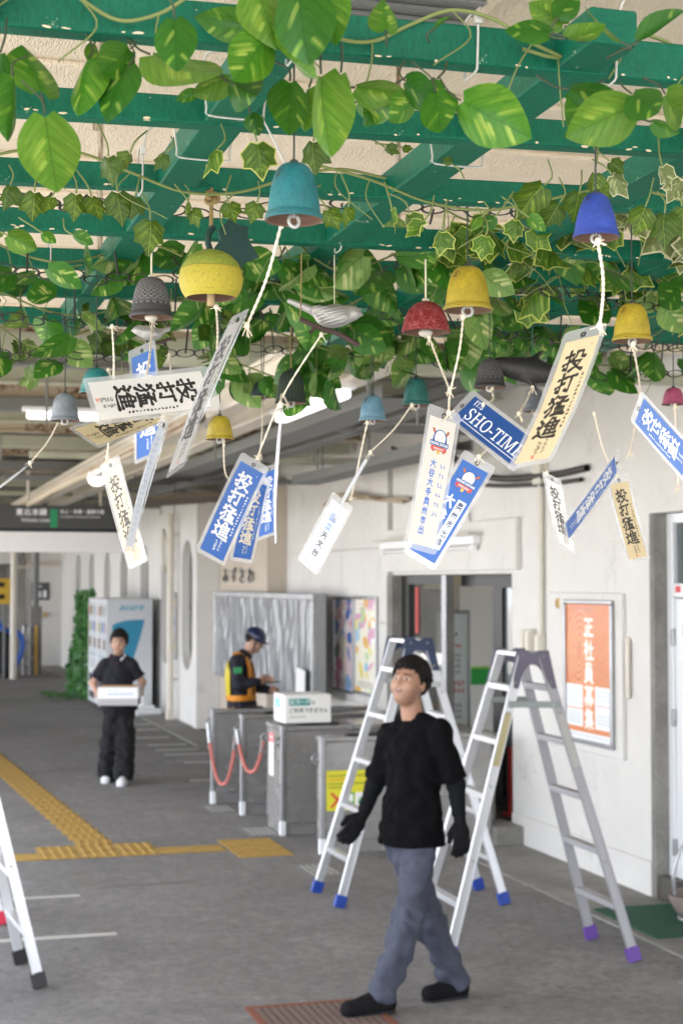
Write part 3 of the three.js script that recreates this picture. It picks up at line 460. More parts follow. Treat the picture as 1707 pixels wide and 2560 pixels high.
// the hall behind the gate opening, open to daylight on its street side
part('hall_floor', bx(4.99, 13, 0.0, 0.16, -20.3, -9.3), mat([0.33, 0.31, 0.28], 0.5, 0, { map: concreteMap }), bld);
part('hall_wall', [bx(5.18, 13, 0.16, TOP, -20.44, -20.3), bx(5.175, 13, 0.16, TOP, -11.2, -11.05), bx(13, 13.2, 0.16, TOP, -20.44, -18.6), bx(13, 13.2, 2.6, TOP, -18.6, -12), bx(13, 13.2, 0.16, TOP, -12, -9.3)], mat([0.72, 0.66, 0.5], 0.8, 0, { map: plasterMap }), bld);
part('hall_ceiling', bx(5.18, 13.2, 3.0, 3.1, -20.3, -11.2), mat([0.6, 0.58, 0.53], 0.8), bld);
part('parapet', bx(W + 0.002, 5.0, TOP + 0.001, 3.949, -40, 2.8), M.plaster, bld);
part('roof', bx(5.002, 13.4, TOP + 0.002, TOP + 0.25, -40, 2.8), M.greySteel, bld);
{
  const p = thing('hall_partition', 'white inner partition with bright green band behind the sliding doors', 'partition');
  part('panel', rbx(6.95, 7.9, 0.16, 2.05, -18.6, -18.5, 0.01), mat([0.8, 0.79, 0.74], 0.6), p);
  part('green_band', rbx(6.945, 7.905, 0.82, 1.02, -18.505, -18.485, 0.004), mat([0.01, 0.36, 0.05], 0.5), p);
  part('capping', rbx(6.94, 7.91, 1.02, 1.05, -18.506, -18.484, 0.004), mat([0.3, 0.6, 0.08], 0.5), p);
}
part('step', [rbx(4.72, 4.985, 0, 0.155, -15.0, -11.75, 0.02)], M.concrete, bld);
// sliding glass doors of the opening
{
  const d = thing('sliding_door', 'dark framed glass sliding door standing at the far side of the gate opening', 'door');
  part('frame', [bx(5.06, 5.12, 0.16, 2.165, -15.09, -14.88), bx(5.06, 5.12, 2.08, 2.165, -14.88, -13.9), bx(5.06, 5.12, 0.16, 0.26, -14.88, -13.9)], M.darkFrame, d);
  part('stile', bx(5.05, 5.13, 0.16, 2.165, -13.9, -13.78), M.alu, d);
  part('pane', bx(5.085, 5.09, 0.26, 2.08, -14.88, -13.9), M.glass, d);
  part('notice', bx(5.075, 5.08, 1.6, 2.05, -14.72, -14.64), mat([0.5, 0.07, 0.06], 0.6), d);
}
{
  const d = thing('sliding_door', 'dark framed glass sliding door beside the wall with the orange poster', 'door');
  part('frame', [bx(5.2, 5.26, 0.16, 2.165, -13.0, -12.78), bx(5.2, 5.26, 2.05, 2.165, -12.78, -12.3), bx(5.2, 5.26, 2.06, 2.165, -13.77, -13.0), bx(5.2, 5.26, 0.16, 0.24, -12.78, -12.3)], M.darkFrame, d);
  part('pane', bx(5.225, 5.23, 0.24, 2.05, -12.78, -12.3), M.tint, d);
  part('dark_backing', rbx(5.32, 5.36, 0.16, 2.16, -13.0, -11.95, 0.01), M.darkFrame, d);  // near-black sheet behind the pane, makes the doorway dark
}
{
  const b = thing('kiosk_cabinet', 'dim display cabinet with glass front inside the hall behind the far door', 'cabinet');
  part('body', rbx(6.2, 7.3, 0.16, 2.0, -20.2, -19.6, 0.02), mat([0.12, 0.11, 0.1], 0.5), b);
  part('panel', rbx(6.3, 6.8, 1.2, 1.9, -19.6, -19.58, 0.004), mat([0.35, 0.36, 0.36], 0.3), b);
}
// aluminium door at the right end
{
  const d = thing('glazed_door', 'white aluminium door with tall glass panes beside the concrete pillar', 'door');
  const wm = mat([0.76, 0.78, 0.8], 0.35, 0.1);
  part('frame', [rbx(5.06, 5.13, 0.02, 2.556, -9.533, -9.45, 0.006), rbx(5.06, 5.13, 2.49, 2.556, -9.45, -7.9, 0.006), rbx(5.055, 5.135, 2.0, 2.09, -9.45, -7.9, 0.006)], wm, d);
  part('leaf_frame', [rbx(5.07, 5.12, 0.03, 1.99, -9.445, -9.34, 0.006), rbx(5.07, 5.12, 0.03, 1.99, -8.5, -8.4, 0.006), rbx(5.07, 5.12, 1.86, 1.99, -9.34, -8.5, 0.006), rbx(5.07, 5.12, 0.84, 0.94, -9.34, -8.5, 0.006), rbx(5.07, 5.12, 0.03, 0.15, -9.34, -8.5, 0.006)], wm, d);
  part('pane', bx(5.093, 5.097, 0.94, 1.86, -9.34, -8.5), M.tint, d);
  part('lower_panel', bx(5.088, 5.1, 0.15, 0.84, -9.34, -8.5), mat([0.5, 0.56, 0.62], 0.35), d);
  part('transom_pane', bx(5.093, 5.097, 2.09, 2.49, -9.45, -7.9), M.tint, d);
  for (const y of [0.3, 1.15, 1.68]) part('hinge', rbx(5.045, 5.075, y, y + 0.11, -9.46, -9.43, 0.005), M.alu, d);
  part('sticker', bx(5.052, 5.054, 2.03, 2.075, -9.4, -9.33), M.red, d);
  part('pink_notice', bx(5.085, 5.088, 0.95, 1.2, -9.2, -9.1), mat([0.7, 0.3, 0.34], 0.6), d);
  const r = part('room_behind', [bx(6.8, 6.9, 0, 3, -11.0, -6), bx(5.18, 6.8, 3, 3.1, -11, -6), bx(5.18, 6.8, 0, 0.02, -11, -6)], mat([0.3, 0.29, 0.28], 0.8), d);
  for (let i = 0; i < 9; i++) part('blind_slat', rbx(5.5, 5.54, 1.5 + i * 0.1, 1.56 + i * 0.1, -9.6, -8.2, 0.004, 1), M.whitePlastic, d);
}
// raised metal letters on the beige end wall
{
  const letters = 'みずさわ';
  [...letters].forEach((ch, i) => {
    const gs = [], z0 = -21.95 + i * 0.52, y0 = 2.085, w = 0.36, h = 0.21;
    for (const st of strokes(ch)) { const P = st.map(([a, b]) => [4.69, y0 - b / 100 * h + h, z0 + a / 100 * w]); gs.push(P.length > 2 ? tube(P, 0.011, P.length * 5, 5) : rod(P[0], P[1], 0.011, 5)); }
    part('letter', gs, mat([0.12, 0.115, 0.11], 0.4, 0.6), bld);
  });
}
// ---------- canopy over the platform ----------
const can = thing('station_canopy', 'platform canopy with cream boarded soffit and grey steel framing', 'canopy');
for (let i = 0; i < 24; i++) {   // cream soffit boards, each with a small lip
  const z1 = 2.6 - i * 0.43, z0 = z1 - 0.426;
  part('soffit_board', [bx(-1.7, W, 3.36, 3.39, z0, z1), rbx(-1.7, W, 3.345, 3.361, z0, z0 + 0.05, 0.006, 1)], M.cream, can);
}
part('edge_beam', [rbx(-1.86, -1.7, 3.25, 3.6, -60, 2.8, 0.01), rbx(-1.7, W, 3.34, 3.6, 2.602, 2.8, 0.01)], M.rusty, can);
{ // ribbed roof sheet beyond the soffit
  const s = new THREE.Shape(); s.moveTo(0, 0); let x = 0; while (x < 34) { s.lineTo(x + 0.09, 0); s.lineTo(x + 0.12, -0.045); s.lineTo(x + 0.2, -0.045); s.lineTo(x + 0.23, 0); x += 0.23; } s.lineTo(x, 0.02); s.lineTo(0, 0.02);
  part('roof_sheet', metric(new THREE.ExtrudeGeometry(s, { depth: 6.8, bevelEnabled: false }).rotateY(Math.PI / 2).translate(-1.75, 3.92, -7.9)), M.cream, can);
  part('roof_sheet', bx(-1.75, 5.3, 3.95, 4.0, -60, 2.8), M.greySteel, can);
  part('added_track_roof', [bx(-8, -1.9, 4.2, 4.26, -60, -17), bx(-8.1, -8, 3.9, 4.3, -60, -17)], M.greySteel, can);  // unseen roof added over the tracks to darken the far platform
}
for (let i = 0; i < 30; i++) {   // channel purlins across the platform
  const z = -8.15 - i * 0.98, m = i % 3 === 1 ? M.paleGreen : i % 3 ? M.rusty : M.greySteel;
  part('purlin', [rbx(-1.7, 4.9, 3.6, 3.74, z - 0.03, z + 0.03, 0.006, 1), rbx(-1.7, 4.9, 3.595, 3.615, z - 0.06, z + 0.06, 0.004, 1)], m, can);
}
for (const [x, y0, y1, w, m] of [[0.15, 3.18, 3.5, 0.14, M.paleGreen], [2.02, 3.12, 3.3, 0.12, M.whitePaint], [2.62, 3.24, 3.46, 0.16, M.whitePaint], [3.7, 3.3, 3.48, 0.14, M.greySteel]])
  part('beam', [rbx(x - w / 2, x + w / 2, y0, y0 + 0.03, -42, -7.9, 0.006, 1), rbx(x - w / 2, x + w / 2, y1 - 0.03, y1, -42, -7.9, 0.006, 1), bx(x - 0.012, x + 0.012, y0 + 0.03, y1 - 0.03, -42, -7.9)], m, can);
for (let i = 0; i < 9; i++) { const z = -9.6 - i * 3.4; part('cross_beam', [rbx(-1.7, 4.9, 3.48, 3.6, z - 0.05, z + 0.05, 0.008, 1), rbx(1.4, 4.95, 3.3, 3.36, z + 0.9, z + 1.02, 0.006, 1)], i % 2 ? M.greySteel : M.paleGreen, can); }
for (let i = 0; i < 26; i++) { const x = [2.62, 3.2, 3.9, 1.1, 4.4][i % 5], z = -8.4 - i * 0.83; part('hanger_rod', rod([x, 3.5, z], [x, 3.0 + 0.25 * rnd(), z], 0.009, 6), M.greySteel, can); }
for (const z of [-26, -39]) { const c = part('column', rbx(0.02, 0.22, 0, 3.5, z - 0.1, z + 0.1, 0.02), M.whitePaint, can); c.position.x = -1.6; }
// pipes, cable trays and a rusty service pipe below the beams
tag(part('service_pipe', [tube([[1.78, 3.06, -9], [1.8, 3.08, -14], [1.8, 3.07, -22], [1.79, 3.06, -34]], 0.045, 40, 8)], M.rusty), 'rust flaked service pipe running along the canopy beams over the hanging sign', 'pipe');
for (const [x, y, z0, z1, label] of [[3.1, 3.22, -18, -9.2, 'perforated grey cable tray hung under the canopy beside the white wall'], [4.3, 3.12, -16, -11.5, 'perforated grey cable tray hung close above the gate opening']]) {
  const t = thing('cable_tray', label, 'cable tray');
  part('base', bx(x - 0.14, x + 0.14, y, y + 0.01, z0, z1), M.greySteel, t);
  for (const s of [-1, 1]) { const rail = part('side_rail', rbx(x + s * 0.14 - 0.008, x + s * 0.14 + 0.008, y, y + 0.09, z0, z1, 0.003, 1), M.greySteel, t); }
  part('hanger', [...[0.15, 0.5, 0.85].map((q) => rod([x, y, z0 + (z1 - z0) * q], [x, 3.62, z0 + (z1 - z0) * q], 0.008, 6))], M.greySteel, t);
}
tag(part('hanging_board', metric(new RoundedBoxGeometry(1.1, 0.04, 2.2, 1, 0.01).rotateZ(0.08).translate(3.2, 3.02, -17.5)), mat([0.42, 0.33, 0.24], 0.9, 0, { map: concreteMap })), 'brown stained board hanging under the canopy above the sign end', 'board');
{ const q = mat([0.05, 0.045, 0.04], 0.6); const paths = [[[4.93, 2.98, -17.5], [4.85, 3.06, -16.6], [4.9, 2.96, -15.4], [4.92, 2.9, -14.4]], [[4.93, 2.93, -17.2], [4.88, 3.0, -16.4], [4.92, 2.88, -14.6]], [[4.4, 3.3, -12.4], [4.75, 3.0, -12.2], [4.93, 2.92, -11.2], [4.94, 2.93, -10.5]], [[4.2, 3.25, -12.8], [4.7, 2.95, -12.4], [4.93, 2.86, -11.4], [4.94, 2.85, -10.6]]];
  ['brown cable bundle sagging along the wall above the posters', 'thin brown cable below the bundle above the posters', 'thick black cable curving from canopy to wall beside the dark fish', 'lower black cable curving onto the wall over the gate opening'].forEach((l, i) => tag(part('cable', tube(paths[i], i === 2 ? 0.028 : 0.018, 30, 6), i < 2 ? M.rusty : q), l, 'cable')); }
{ // open service hatch in the soffit
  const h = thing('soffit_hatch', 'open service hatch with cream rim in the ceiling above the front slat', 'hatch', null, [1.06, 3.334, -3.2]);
  part('rim', [rbx(-0.2, 0.2, 0, 0.02, -0.16, -0.13, 0.004, 1), rbx(-0.2, 0.2, 0, 0.02, 0.13, 0.16, 0.004, 1), rbx(-0.2, -0.17, 0, 0.02, -0.13, 0.13, 0.004, 1), rbx(0.17, 0.2, 0, 0.02, -0.13, 0.13, 0.004, 1)], M.cream, h);
  part('shade_plate', bx(-0.17, 0.17, 0.006, 0.012, -0.13, 0.13), M.greySteel, h);  // grey plate stands in for the shade inside the open hatch
  for (let i = 0; i < 4; i++) part('louvre', rbx(-0.17, 0.17, -0.004, 0.005, -0.11 + i * 0.065, -0.09 + i * 0.065, 0.002, 1), M.greySteel, h);
}
// lit lamps
RectAreaLightUniformsLib.init();
function lampBar(label, at, len, alongZ, power) {
  const t = thing('fluorescent_lamp', label, 'lamp', 'lit fluorescent lamps under the canopy', at);
  const l = alongZ ? [0.09, len] : [len, 0.045];
  part('housing', rbx(-l[0] / 2 - 0.03, l[0] / 2 + 0.03, 0.005, 0.04, -l[1] / 2 - 0.02, l[1] / 2 + 0.02, 0.01, 1), M.whitePlastic, t);
  part('diffuser', rbx(-l[0] / 2, l[0] / 2, -0.05, 0.004, -l[1] / 2, l[1] / 2, 0.02), mat([0.9, 0.9, 0.9], 0.5, 0, { emissive: new THREE.Color(1, 0.98, 0.94), emissiveIntensity: 0.35 }), t);
  const r = new THREE.RectAreaLight(new THREE.Color(1, 0.98, 0.93), power, l[0], l[1]); r.position.set(0, -0.056, 0); r.rotation.x = -Math.PI / 2; r.castShadow = true; t.add(r);
}
lampBar('long lit white lamp slung along the canopy beam behind the dark green bell', [2.6, 3.22, -9.55], 1.5, true, 0.6);
lampBar('lit white lamp bar crossing the canopy behind the small grey bell', [1.45, 3.3, -11.3], 0.9, false, 0.6);
{
  const t = thing('dome_lamp', 'small round lit lamp under the beam above the black hanging sign', 'lamp', null, [1.83, 3.0, -13.8]);
  part('cap', lathe([[0.001, 0.11], [0.06, 0.11], [0.075, 0.05], [0.078, 0.0]], 20), M.whitePlastic, t);
  part('globe', lathe([[0.075, 0.0], [0.07, -0.035], [0.04, -0.06], [0.001, -0.066]], 20), mat([0.9, 0.9, 0.9], 0.5, 0, { emissive: new THREE.Color(1, 0.97, 0.9), emissiveIntensity: 0.3 }), t);
  const l = new THREE.PointLight(new THREE.Color(1, 0.97, 0.9), 0.4); l.position.set(0, -0.02, 0); l.castShadow = true; t.add(l);
  part('stem', rod([0, 0.11, 0], [0, 0.16, 0], 0.012, 8), M.whitePlastic, t);
}
{
  const t = thing('batten_light', 'unlit white batten light fixed over the gate opening', 'lamp');
  part('housing', rbx(4.84, 4.918, 2.42, 2.5, -15.15, -12.55, 0.012), M.whitePlastic, t);
  part('reflector', rbx(4.78, 4.918, 2.502, 2.52, -15.2, -12.5, 0.006), M.whitePaint, t);
  part('tube', rod([4.87, 2.395, -15.05], [4.87, 2.395, -12.65], 0.016, 10), mat([0.85, 0.85, 0.84], 0.3), t);
  part('end_cap', [rbx(4.84, 4.9, 2.37, 2.419, -15.12, -15.06, 0.005), rbx(4.84, 4.9, 2.37, 2.419, -12.64, -12.58, 0.005)], M.whitePlastic, t);
}
// ---------- ticket gates ----------
function gate(label, x0, x1, z0, z1, h) {     // z0 < z1, front end at x0
  const t = thing('ticket_gate', label, 'ticket gate', 'stainless steel ticket gates in a row');
  for (const [a, b] of [[x0 + 0.004, x0 + (x1 - x0) * 0.42 - 0.003], [x0 + (x1 - x0) * 0.42 + 0.003, x1]]) { const p = part('side_panel', rbx(a, b, 0.1, h - 0.04, z0 + 0.004, z1 - 0.004, 0.006), M.steel, t); part('screws', [[a + 0.03, 0.14], [b - 0.03, 0.14], [a + 0.03, h - 0.09], [b - 0.03, h - 0.09]].map(([x, y]) => new THREE.SphereGeometry(0.007, 6, 5).scale(1, 1, 0.5).translate(x, y, z1 - 0.004)), M.alu, p).userData.kind = 'stuff'; }
  part('card_reader', rbx(x0 + 0.22, x0 + 0.5, h + 0.001, h + 0.02, z0 + 0.02, z1 - 0.02, 0.006), M.darkFrame, t);
  part('plinth', rbx(x0 + 0.014, x1 - 0.02, 0.0, 0.098, z0 + 0.012, z1 - 0.012, 0.004, 1), M.steel, t);
  part('top_cover', rbx(x0 - 0.006, x0 + (x1 - x0) * 0.42, h - 0.038, h, z0 - 0.006, z1 + 0.006, 0.008), M.steel, t);
  part('top_cover', rbx(x0 + (x1 - x0) * 0.424, x1 + 0.006, h - 0.038, h, z0 - 0.006, z1 + 0.006, 0.008), M.steel, t);
  for (const z of z1 - z0 > 0.3 ? [z1] : [z1]) { const p = part('corner_post', rbx(x0 - 0.012, x0 + 0.03, 0.1, h + 0.004, z - 0.03, z + 0.008, 0.008), M.alu, t); part('post_foot', rbx(x0 - 0.016, x0 + 0.034, 0.0, 0.12, z - 0.034, z + 0.012, 0.006), M.whitePlastic, p); }
  return t;
}
const G = [gate('farthest thin stainless gate panel, beside the worker in the helmet', 3.07, 4.7, -14.92, -14.8, 0.89), gate('second thin stainless gate panel between the two sagging ropes', 3.18, 4.72, -14.14, -14.02, 0.9), gate('wide stainless gate carrying the white notice box', 3.24, 4.72, -13.34, -12.79, 0.9), gate('nearest stainless gate with the yellow warning notice on its side', 3.31, 4.72, -11.97, -11.83, 0.9)];
{
  const s = part('side_slot', rbx(3.9, 4.5, 0.70, 0.8, -12.788, -12.782, 0.004, 1), mat([0.07, 0.07, 0.07], 0.4), G[2]);
  const hook = (x, y, z) => join([rod([x, y + 0.04, z], [x - 0.035, y + 0.04, z], 0.012, 8), rod([x, y - 0.02, z], [x - 0.035, y - 0.02, z], 0.012, 8), new THREE.TorusGeometry(0.022, 0.007, 6, 14).translate(x - 0.035, y + 0.01, z)]);
  part('hook', hook(3.07, 0.76, -14.84), M.alu, G[0]); part('hook', hook(3.18, 0.76, -14.08), M.alu, G[1]); part('hook', hook(3.24, 0.76, -13.3), M.alu, G[2]); part('hook', hook(3.24, 0.76, -12.84), M.alu, G[2]); part('hook', hook(3.31, 0.72, -11.9), M.alu, G[3]);
  part('keyhole', new THREE.SphereGeometry(0.018, 8, 6).translate(3.6, 0.74, -11.826), M.alu, G[3]);
  const nt = canvas(64, 256, (g, w, h) => { g.fillStyle = '#f1f2f2'; g.fillRect(0, 0, w, h); g.fillStyle = '#e4606a'; g.fillRect(0, 0, w, 56); g.strokeStyle = '#fff'; textRow(g, '利用', 10, 16, 20, 3); g.strokeStyle = '#8a94a8'; ticks(g, 8, 75, 44, 160, 12, 1.2); });
  part('notice', bx(3.2395, 3.2415, 0.46, 0.82, -13.22, -13.06).translate(-0.004, 0, 0), M.whitePlastic, G[2]);
  const nf = part('notice_print', new THREE.PlaneGeometry(0.155, 0.355).rotateY(-Math.PI / 2).translate(3.2345, 0.64, -13.14), mat(0xffffff, 0.6, 0, { map: nt }), G[2]);
  const yt = canvas(384, 320, (g, w, h) => {
    g.fillStyle = '#dcd62c'; g.fillRect(0, 0, w, h); g.strokeStyle = '#20242a'; ticks(g, 18, 36, 320, 24, 1, 3.4); ticks(g, 18, 98, 340, 26, 1, 3.4); ticks(g, 18, 128, 150, 24, 1, 3.4); g.strokeStyle = '#d8452f'; ticks(g, 18, 66, 180, 24, 1, 3.6);
    g.strokeStyle = '#d3402f'; g.lineWidth = 22; g.beginPath(); g.moveTo(48, 185); g.lineTo(150, 285); g.moveTo(150, 185); g.lineTo(48, 285); g.stroke();
    g.fillStyle = '#2b9a4d'; g.fillRect(176, 178, 60, 110); g.fillStyle = '#eef2ee'; g.fillRect(186, 190, 40, 60); g.fillStyle = '#f2f2ee'; g.fillRect(244, 178, 110, 110); g.fillStyle = '#3aa15a'; g.beginPath(); g.moveTo(262, 268); g.lineTo(284, 206); g.lineTo(306, 268); g.fill();
  });
  const y = part('warning_notice', new THREE.PlaneGeometry(0.37, 0.31).translate(3.535, 0.485, -11.8315), mat(0xffffff, 0.55, 0, { map: yt }), G[3]); y.userData.label = 'yellow notice with a red cross';
}
{ // white notice box on the wide gate
  const t = thing('notice_box', 'white cardboard notice box standing on the wide ticket gate', 'sign box', null, [3.47, 0.922, -12.99], 0.02);
  part('box', rbx(-0.2, 0.2, 0, 0.235, -0.19, 0.17, 0.005, 1), mat([0.78, 0.78, 0.76], 0.7), t);
  const f = canvas(512, 288, (g, w, h) => { g.fillStyle = '#eeeeea'; g.fillRect(0, 0, w, h); g.fillStyle = '#2d8f8a'; g.fillRect(38, 34, 240, 74); g.strokeStyle = '#eef6f4'; g.fillStyle = '#eef6f4'; g.font = 'bold 64px sans-serif'; g.fillText('IC', 46, 94); textRow(g, 'カード', 116, 44, 50, 8); g.strokeStyle = '#2b2b2b'; textRow(g, 'は', 290, 56, 44, 5); g.fillStyle = '#2b2b2b'; textRow(g, 'ご利用できません', 38, 134, 52, 5.5, 1.08); g.strokeStyle = '#4a4a4a'; textRow(g, 'ごで', 40, 218, 26, 3); ticks(g, 96, 222, 130, 24, 1, 3); });
  part('print', new THREE.PlaneGeometry(0.39, 0.225).translate(0, 0.118, 0.1715), mat(0xffffff, 0.7, 0, { map: f }), t);
  const s = canvas(128, 96, (g, w, h) => { g.fillStyle = '#f0f0ee'; g.fillRect(0, 0, w, h); g.fillStyle = '#57aee0'; g.fillRect(14, 12, 60, 34); g.strokeStyle = '#e8f2f8'; ticks(g, 18, 18, 50, 24, 2, 2); g.strokeStyle = '#9bb5c8'; ticks(g, 14, 58, 90, 24, 2, 1.5); });
  part('side_print', new THREE.PlaneGeometry(0.34, 0.21).rotateY(-Math.PI / 2).translate(-0.2015, 0.118, -0.01), mat(0xffffff, 0.7, 0, { map: s }), t);
}
// sagging ropes between the gates
{
  const rm = mat([0.62, 0.2, 0.17], 0.8, 0, { bumpMap: grainMap, bumpScale: 0.002 });
  const hangRope = (label, a, b, sag) => {
    const t = thing('barrier_rope', label, 'rope', 'red rope barriers between the gates'), A = arr(a), B = arr(b), pts = [];
    for (let i = 0; i <= 12; i++) { const u = i / 12, p = A.clone().lerp(B, u); p.y -= sag * (1 - Math.pow(Math.abs(2 * u - 1), 2.3)); pts.push(p); }
    const c = new THREE.CatmullRomCurve3(pts), N = 90, st = [[], [], []];
    for (let i = 0; i <= N; i++) { const p = c.getPoint(i / N), d = c.getTangent(i / N), s1 = V(1, 0, 0).cross(d).normalize(), s2 = d.clone().cross(s1); for (let k = 0; k < 3; k++) { const f = i * 0.55 + k * 2.094; st[k].push(p.clone().addScaledVector(s1, Math.cos(f) * 0.008).addScaledVector(s2, Math.sin(f) * 0.008)); } }
    st.forEach((s) => part('strand', tube(s, 0.0092, 120, 5), rm, t));
    for (const [p, q] of [[A, pts[1]], [B, pts[11]]]) part('end_fitting', rod(p.clone().add(V(0, 0.03, 0)), p.clone().lerp(q, 0.9), 0.02, 10), M.alu, t);
  };
  hangRope('long low-sagging red rope hooked between the two thin gate panels', [3.035, 0.73, -14.84], [3.145, 0.73, -14.08], 0.5);
  hangRope('short red rope hooked between the thin panel and the wide gate', [3.145, 0.73, -14.06], [3.205, 0.73, -13.3], 0.3);
}
{ // low concrete block closing the row of gates
  const t = thing('concrete_barrier', 'low pale concrete block ending the gate row at the step', 'barrier');
  part('block', rbx(4.66, 4.86, 0.157, 0.83, -13.1, -12.1, 0.012), M.concrete, t);
  part('coping', rbx(4.64, 4.88, 0.831, 0.87, -13.12, -12.08, 0.01), M.concrete, t);
}
tag(part('red_post', [rod([5.1, 0.16, -12.35], [5.1, 0.72, -12.35], 0.028, 12), rbx(5.04, 5.16, 0.16, 0.18, -12.41, -12.29, 0.004)], M.red), 'short red post inside the opening behind the concrete block', 'post');
{ // notice stand inside the opening
  const t = thing('notice_stand', 'white notice board in a silver frame standing inside the gate opening', 'sign', null, [5.95, 0.16, -16.0]);
  part('frame', [rbx(-0.19, -0.165, 0.0, 1.6, -0.02, 0.02, 0.006), rbx(0.165, 0.19, 0.0, 1.6, -0.02, 0.02, 0.006), rbx(-0.19, 0.19, 1.6, 1.635, -0.02, 0.02, 0.006), rbx(-0.165, 0.165, 0.1, 0.13, -0.02, 0.02, 0.006)], M.alu, t);
  part('board', bx(-0.165, 0.165, 0.13, 1.6, -0.008, 0.008), mat([0.7, 0.78, 0.8], 0.35), t);
  part('print', new THREE.PlaneGeometry(0.3, 1.3).translate(0, 0.9, 0.0095), mat(0xffffff, 0.5, 0, { map: canvas(128, 512, (g, w, h) => { g.fillStyle = '#dfe9ea'; g.fillRect(0, 0, w, h); g.strokeStyle = '#39424a'; ticks(g, 44, 60, 40, 22, 1, 4); ticks(g, 30, 150, 66, 90, 4, 2.6); ticks(g, 30, 360, 66, 70, 3, 2.6); g.strokeStyle = '#c8353a'; ticks(g, 28, 110, 74, 24, 1, 4); ticks(g, 24, 266, 80, 60, 2, 4.5); }) }), t);
  part('foot', [rbx(-0.2, 0.2, 0, 0.02, -0.2, 0.2, 0.006)], M.greySteel, t);
}
// ---------- posters ----------
function posterFrame(label, z0, z1, y0, y1, x, map, fw = 0.035) {
  const t = thing('framed_poster', label, 'poster');
  const r = [rbx(x - 0.03, x, y0, y0 + fw, z0, z1, 0.008), rbx(x - 0.03, x, y1 - fw, y1, z0, z1, 0.008), rbx(x - 0.03, x, y0 + fw, y1 - fw, z0, z0 + fw, 0.008), rbx(x - 0.03, x, y0 + fw, y1 - fw, z1 - fw, z1, 0.008)];
  part('frame', r, M.alu, t); part('backing', bx(x - 0.008, x - 0.001, y0 + 0.01, y1 - 0.01, z0 + 0.01, z1 - 0.01), M.whitePlastic, t);
  part('print', new THREE.PlaneGeometry(z1 - z0 - 2 * fw, y1 - y0 - 2 * fw).rotateY(-Math.PI / 2).translate(x - 0.011, (y0 + y1) / 2, (z0 + z1) / 2), mat(0xffffff, 0.35, 0, { map }), t);
  return t;
}
tag(part('poster_board', rbx(W - 0.03, W - 0.0005, 0.87, 2.02, -11.2, -9.96, 0.006), M.plaster), 'white painted mounting board behind the orange recruitment poster', 'board');
{
  const orange = canvas(512, 700, (g, w, h) => {
    g.fillStyle = '#cf7a44'; g.fillRect(0, 0, w, 420);
    for (let i = 0; i < 260; i++) { const y = rnd() * 420, x = rnd() * w; g.strokeStyle = `rgba(${180 + rnd() * 60 | 0},${90 + rnd() * 70 | 0},${40 + rnd() * 60 | 0},0.35)`; g.lineWidth = 2 + rnd() * 6; g.beginPath(); g.moveTo(x - 60, y); g.quadraticCurveTo(x, y - 30 - 60 * Math.abs(x - w / 2) / w, x + 60, y + 10); g.stroke(); }
    g.strokeStyle = 'rgba(244,206,170,0.5)'; g.lineWidth = 7; for (let i = 0; i < 5; i++) { g.beginPath(); g.ellipse(150, 240, 30 + i * 26, 70 + i * 34, 0.1, 0, 7); g.stroke(); }
    g.fillStyle = '#ecefF1'; g.fillRect(0, 420, w, 280); g.fillStyle = '#d9864e'; g.fillRect(190, 400, 140, 260); g.fillRect(0, 636, w, 26); g.fillRect(0, 540, 190, 6);
    g.strokeStyle = '#f4f1ea'; ['正', '社', '員', '募', '集'].forEach((c, i) => glyph(g, c, 206, 66 + i * 118, 108, 104, 15));
    g.strokeStyle = '#7d8796'; ticks(g, 20, 440, 150, 90, 5, 1.6); ticks(g, 20, 560, 150, 66, 4, 1.6); ticks(g, 350, 440, 140, 60, 3, 1.6); ticks(g, 350, 560, 140, 60, 3, 1.6); g.strokeStyle = '#c8584e'; ticks(g, 345, 512, 150, 16, 1, 2); g.strokeStyle = '#7d8796'; ticks(g, 30, 672, 440, 18, 1, 1.6); ticks(g, 150, 24, 200, 16, 1, 1.4);
  });
  posterFrame('orange wood-grain recruitment poster in a silver frame on the white wall', -10.88, -10.07, 0.93, 1.97, W - 0.031, orange, 0.03);
}
const bright = (s, cols) => canvas(192, 384, (g, w, h) => { g.fillStyle = cols[0]; g.fillRect(0, 0, w, h); for (let i = 0; i < 34; i++) { g.fillStyle = cols[1 + (rnd() * (cols.length - 1) | 0)]; g.beginPath(); g.ellipse(rnd() * w, rnd() * h, 8 + rnd() * 34, 8 + rnd() * 30, rnd() * 3, 0, 7); g.fill(); } g.strokeStyle = cols[2]; ticks(g, 14, 14, w - 40, 40, 2, 2.4); g.strokeStyle = '#5a6472'; ticks(g, 14, h - 44, w - 40, 30, 3, 1.2); });
posterFrame('pink and blue travel poster beside the covered display board', -17.2, -16.42, 0.88, 1.94, W - 0.001, bright(1, ['#e9d3d8', '#8fb3dc', '#d98aa0', '#f2e9d2', '#5f7a52', '#f4f4f0', '#4d6fb0']));
posterFrame('yellow and pink travel poster next to the gate opening', -16.38, -15.58, 0.9, 1.95, W - 0.001, bright(2, ['#f0ecd8', '#e6d977', '#d9a2c0', '#9cc7e0', '#f8f4ea', '#e3b45e', '#b8d6a0']));
posterFrame('narrow poster with a yellow foot between the rounded windows', -24.5, -23.99, 0.92, 1.94, 4.419, bright(3, ['#e4e2e0', '#a8bcd4', '#c9a0a0', '#dcdcd2', '#e0d45c', '#8fa6c2']));
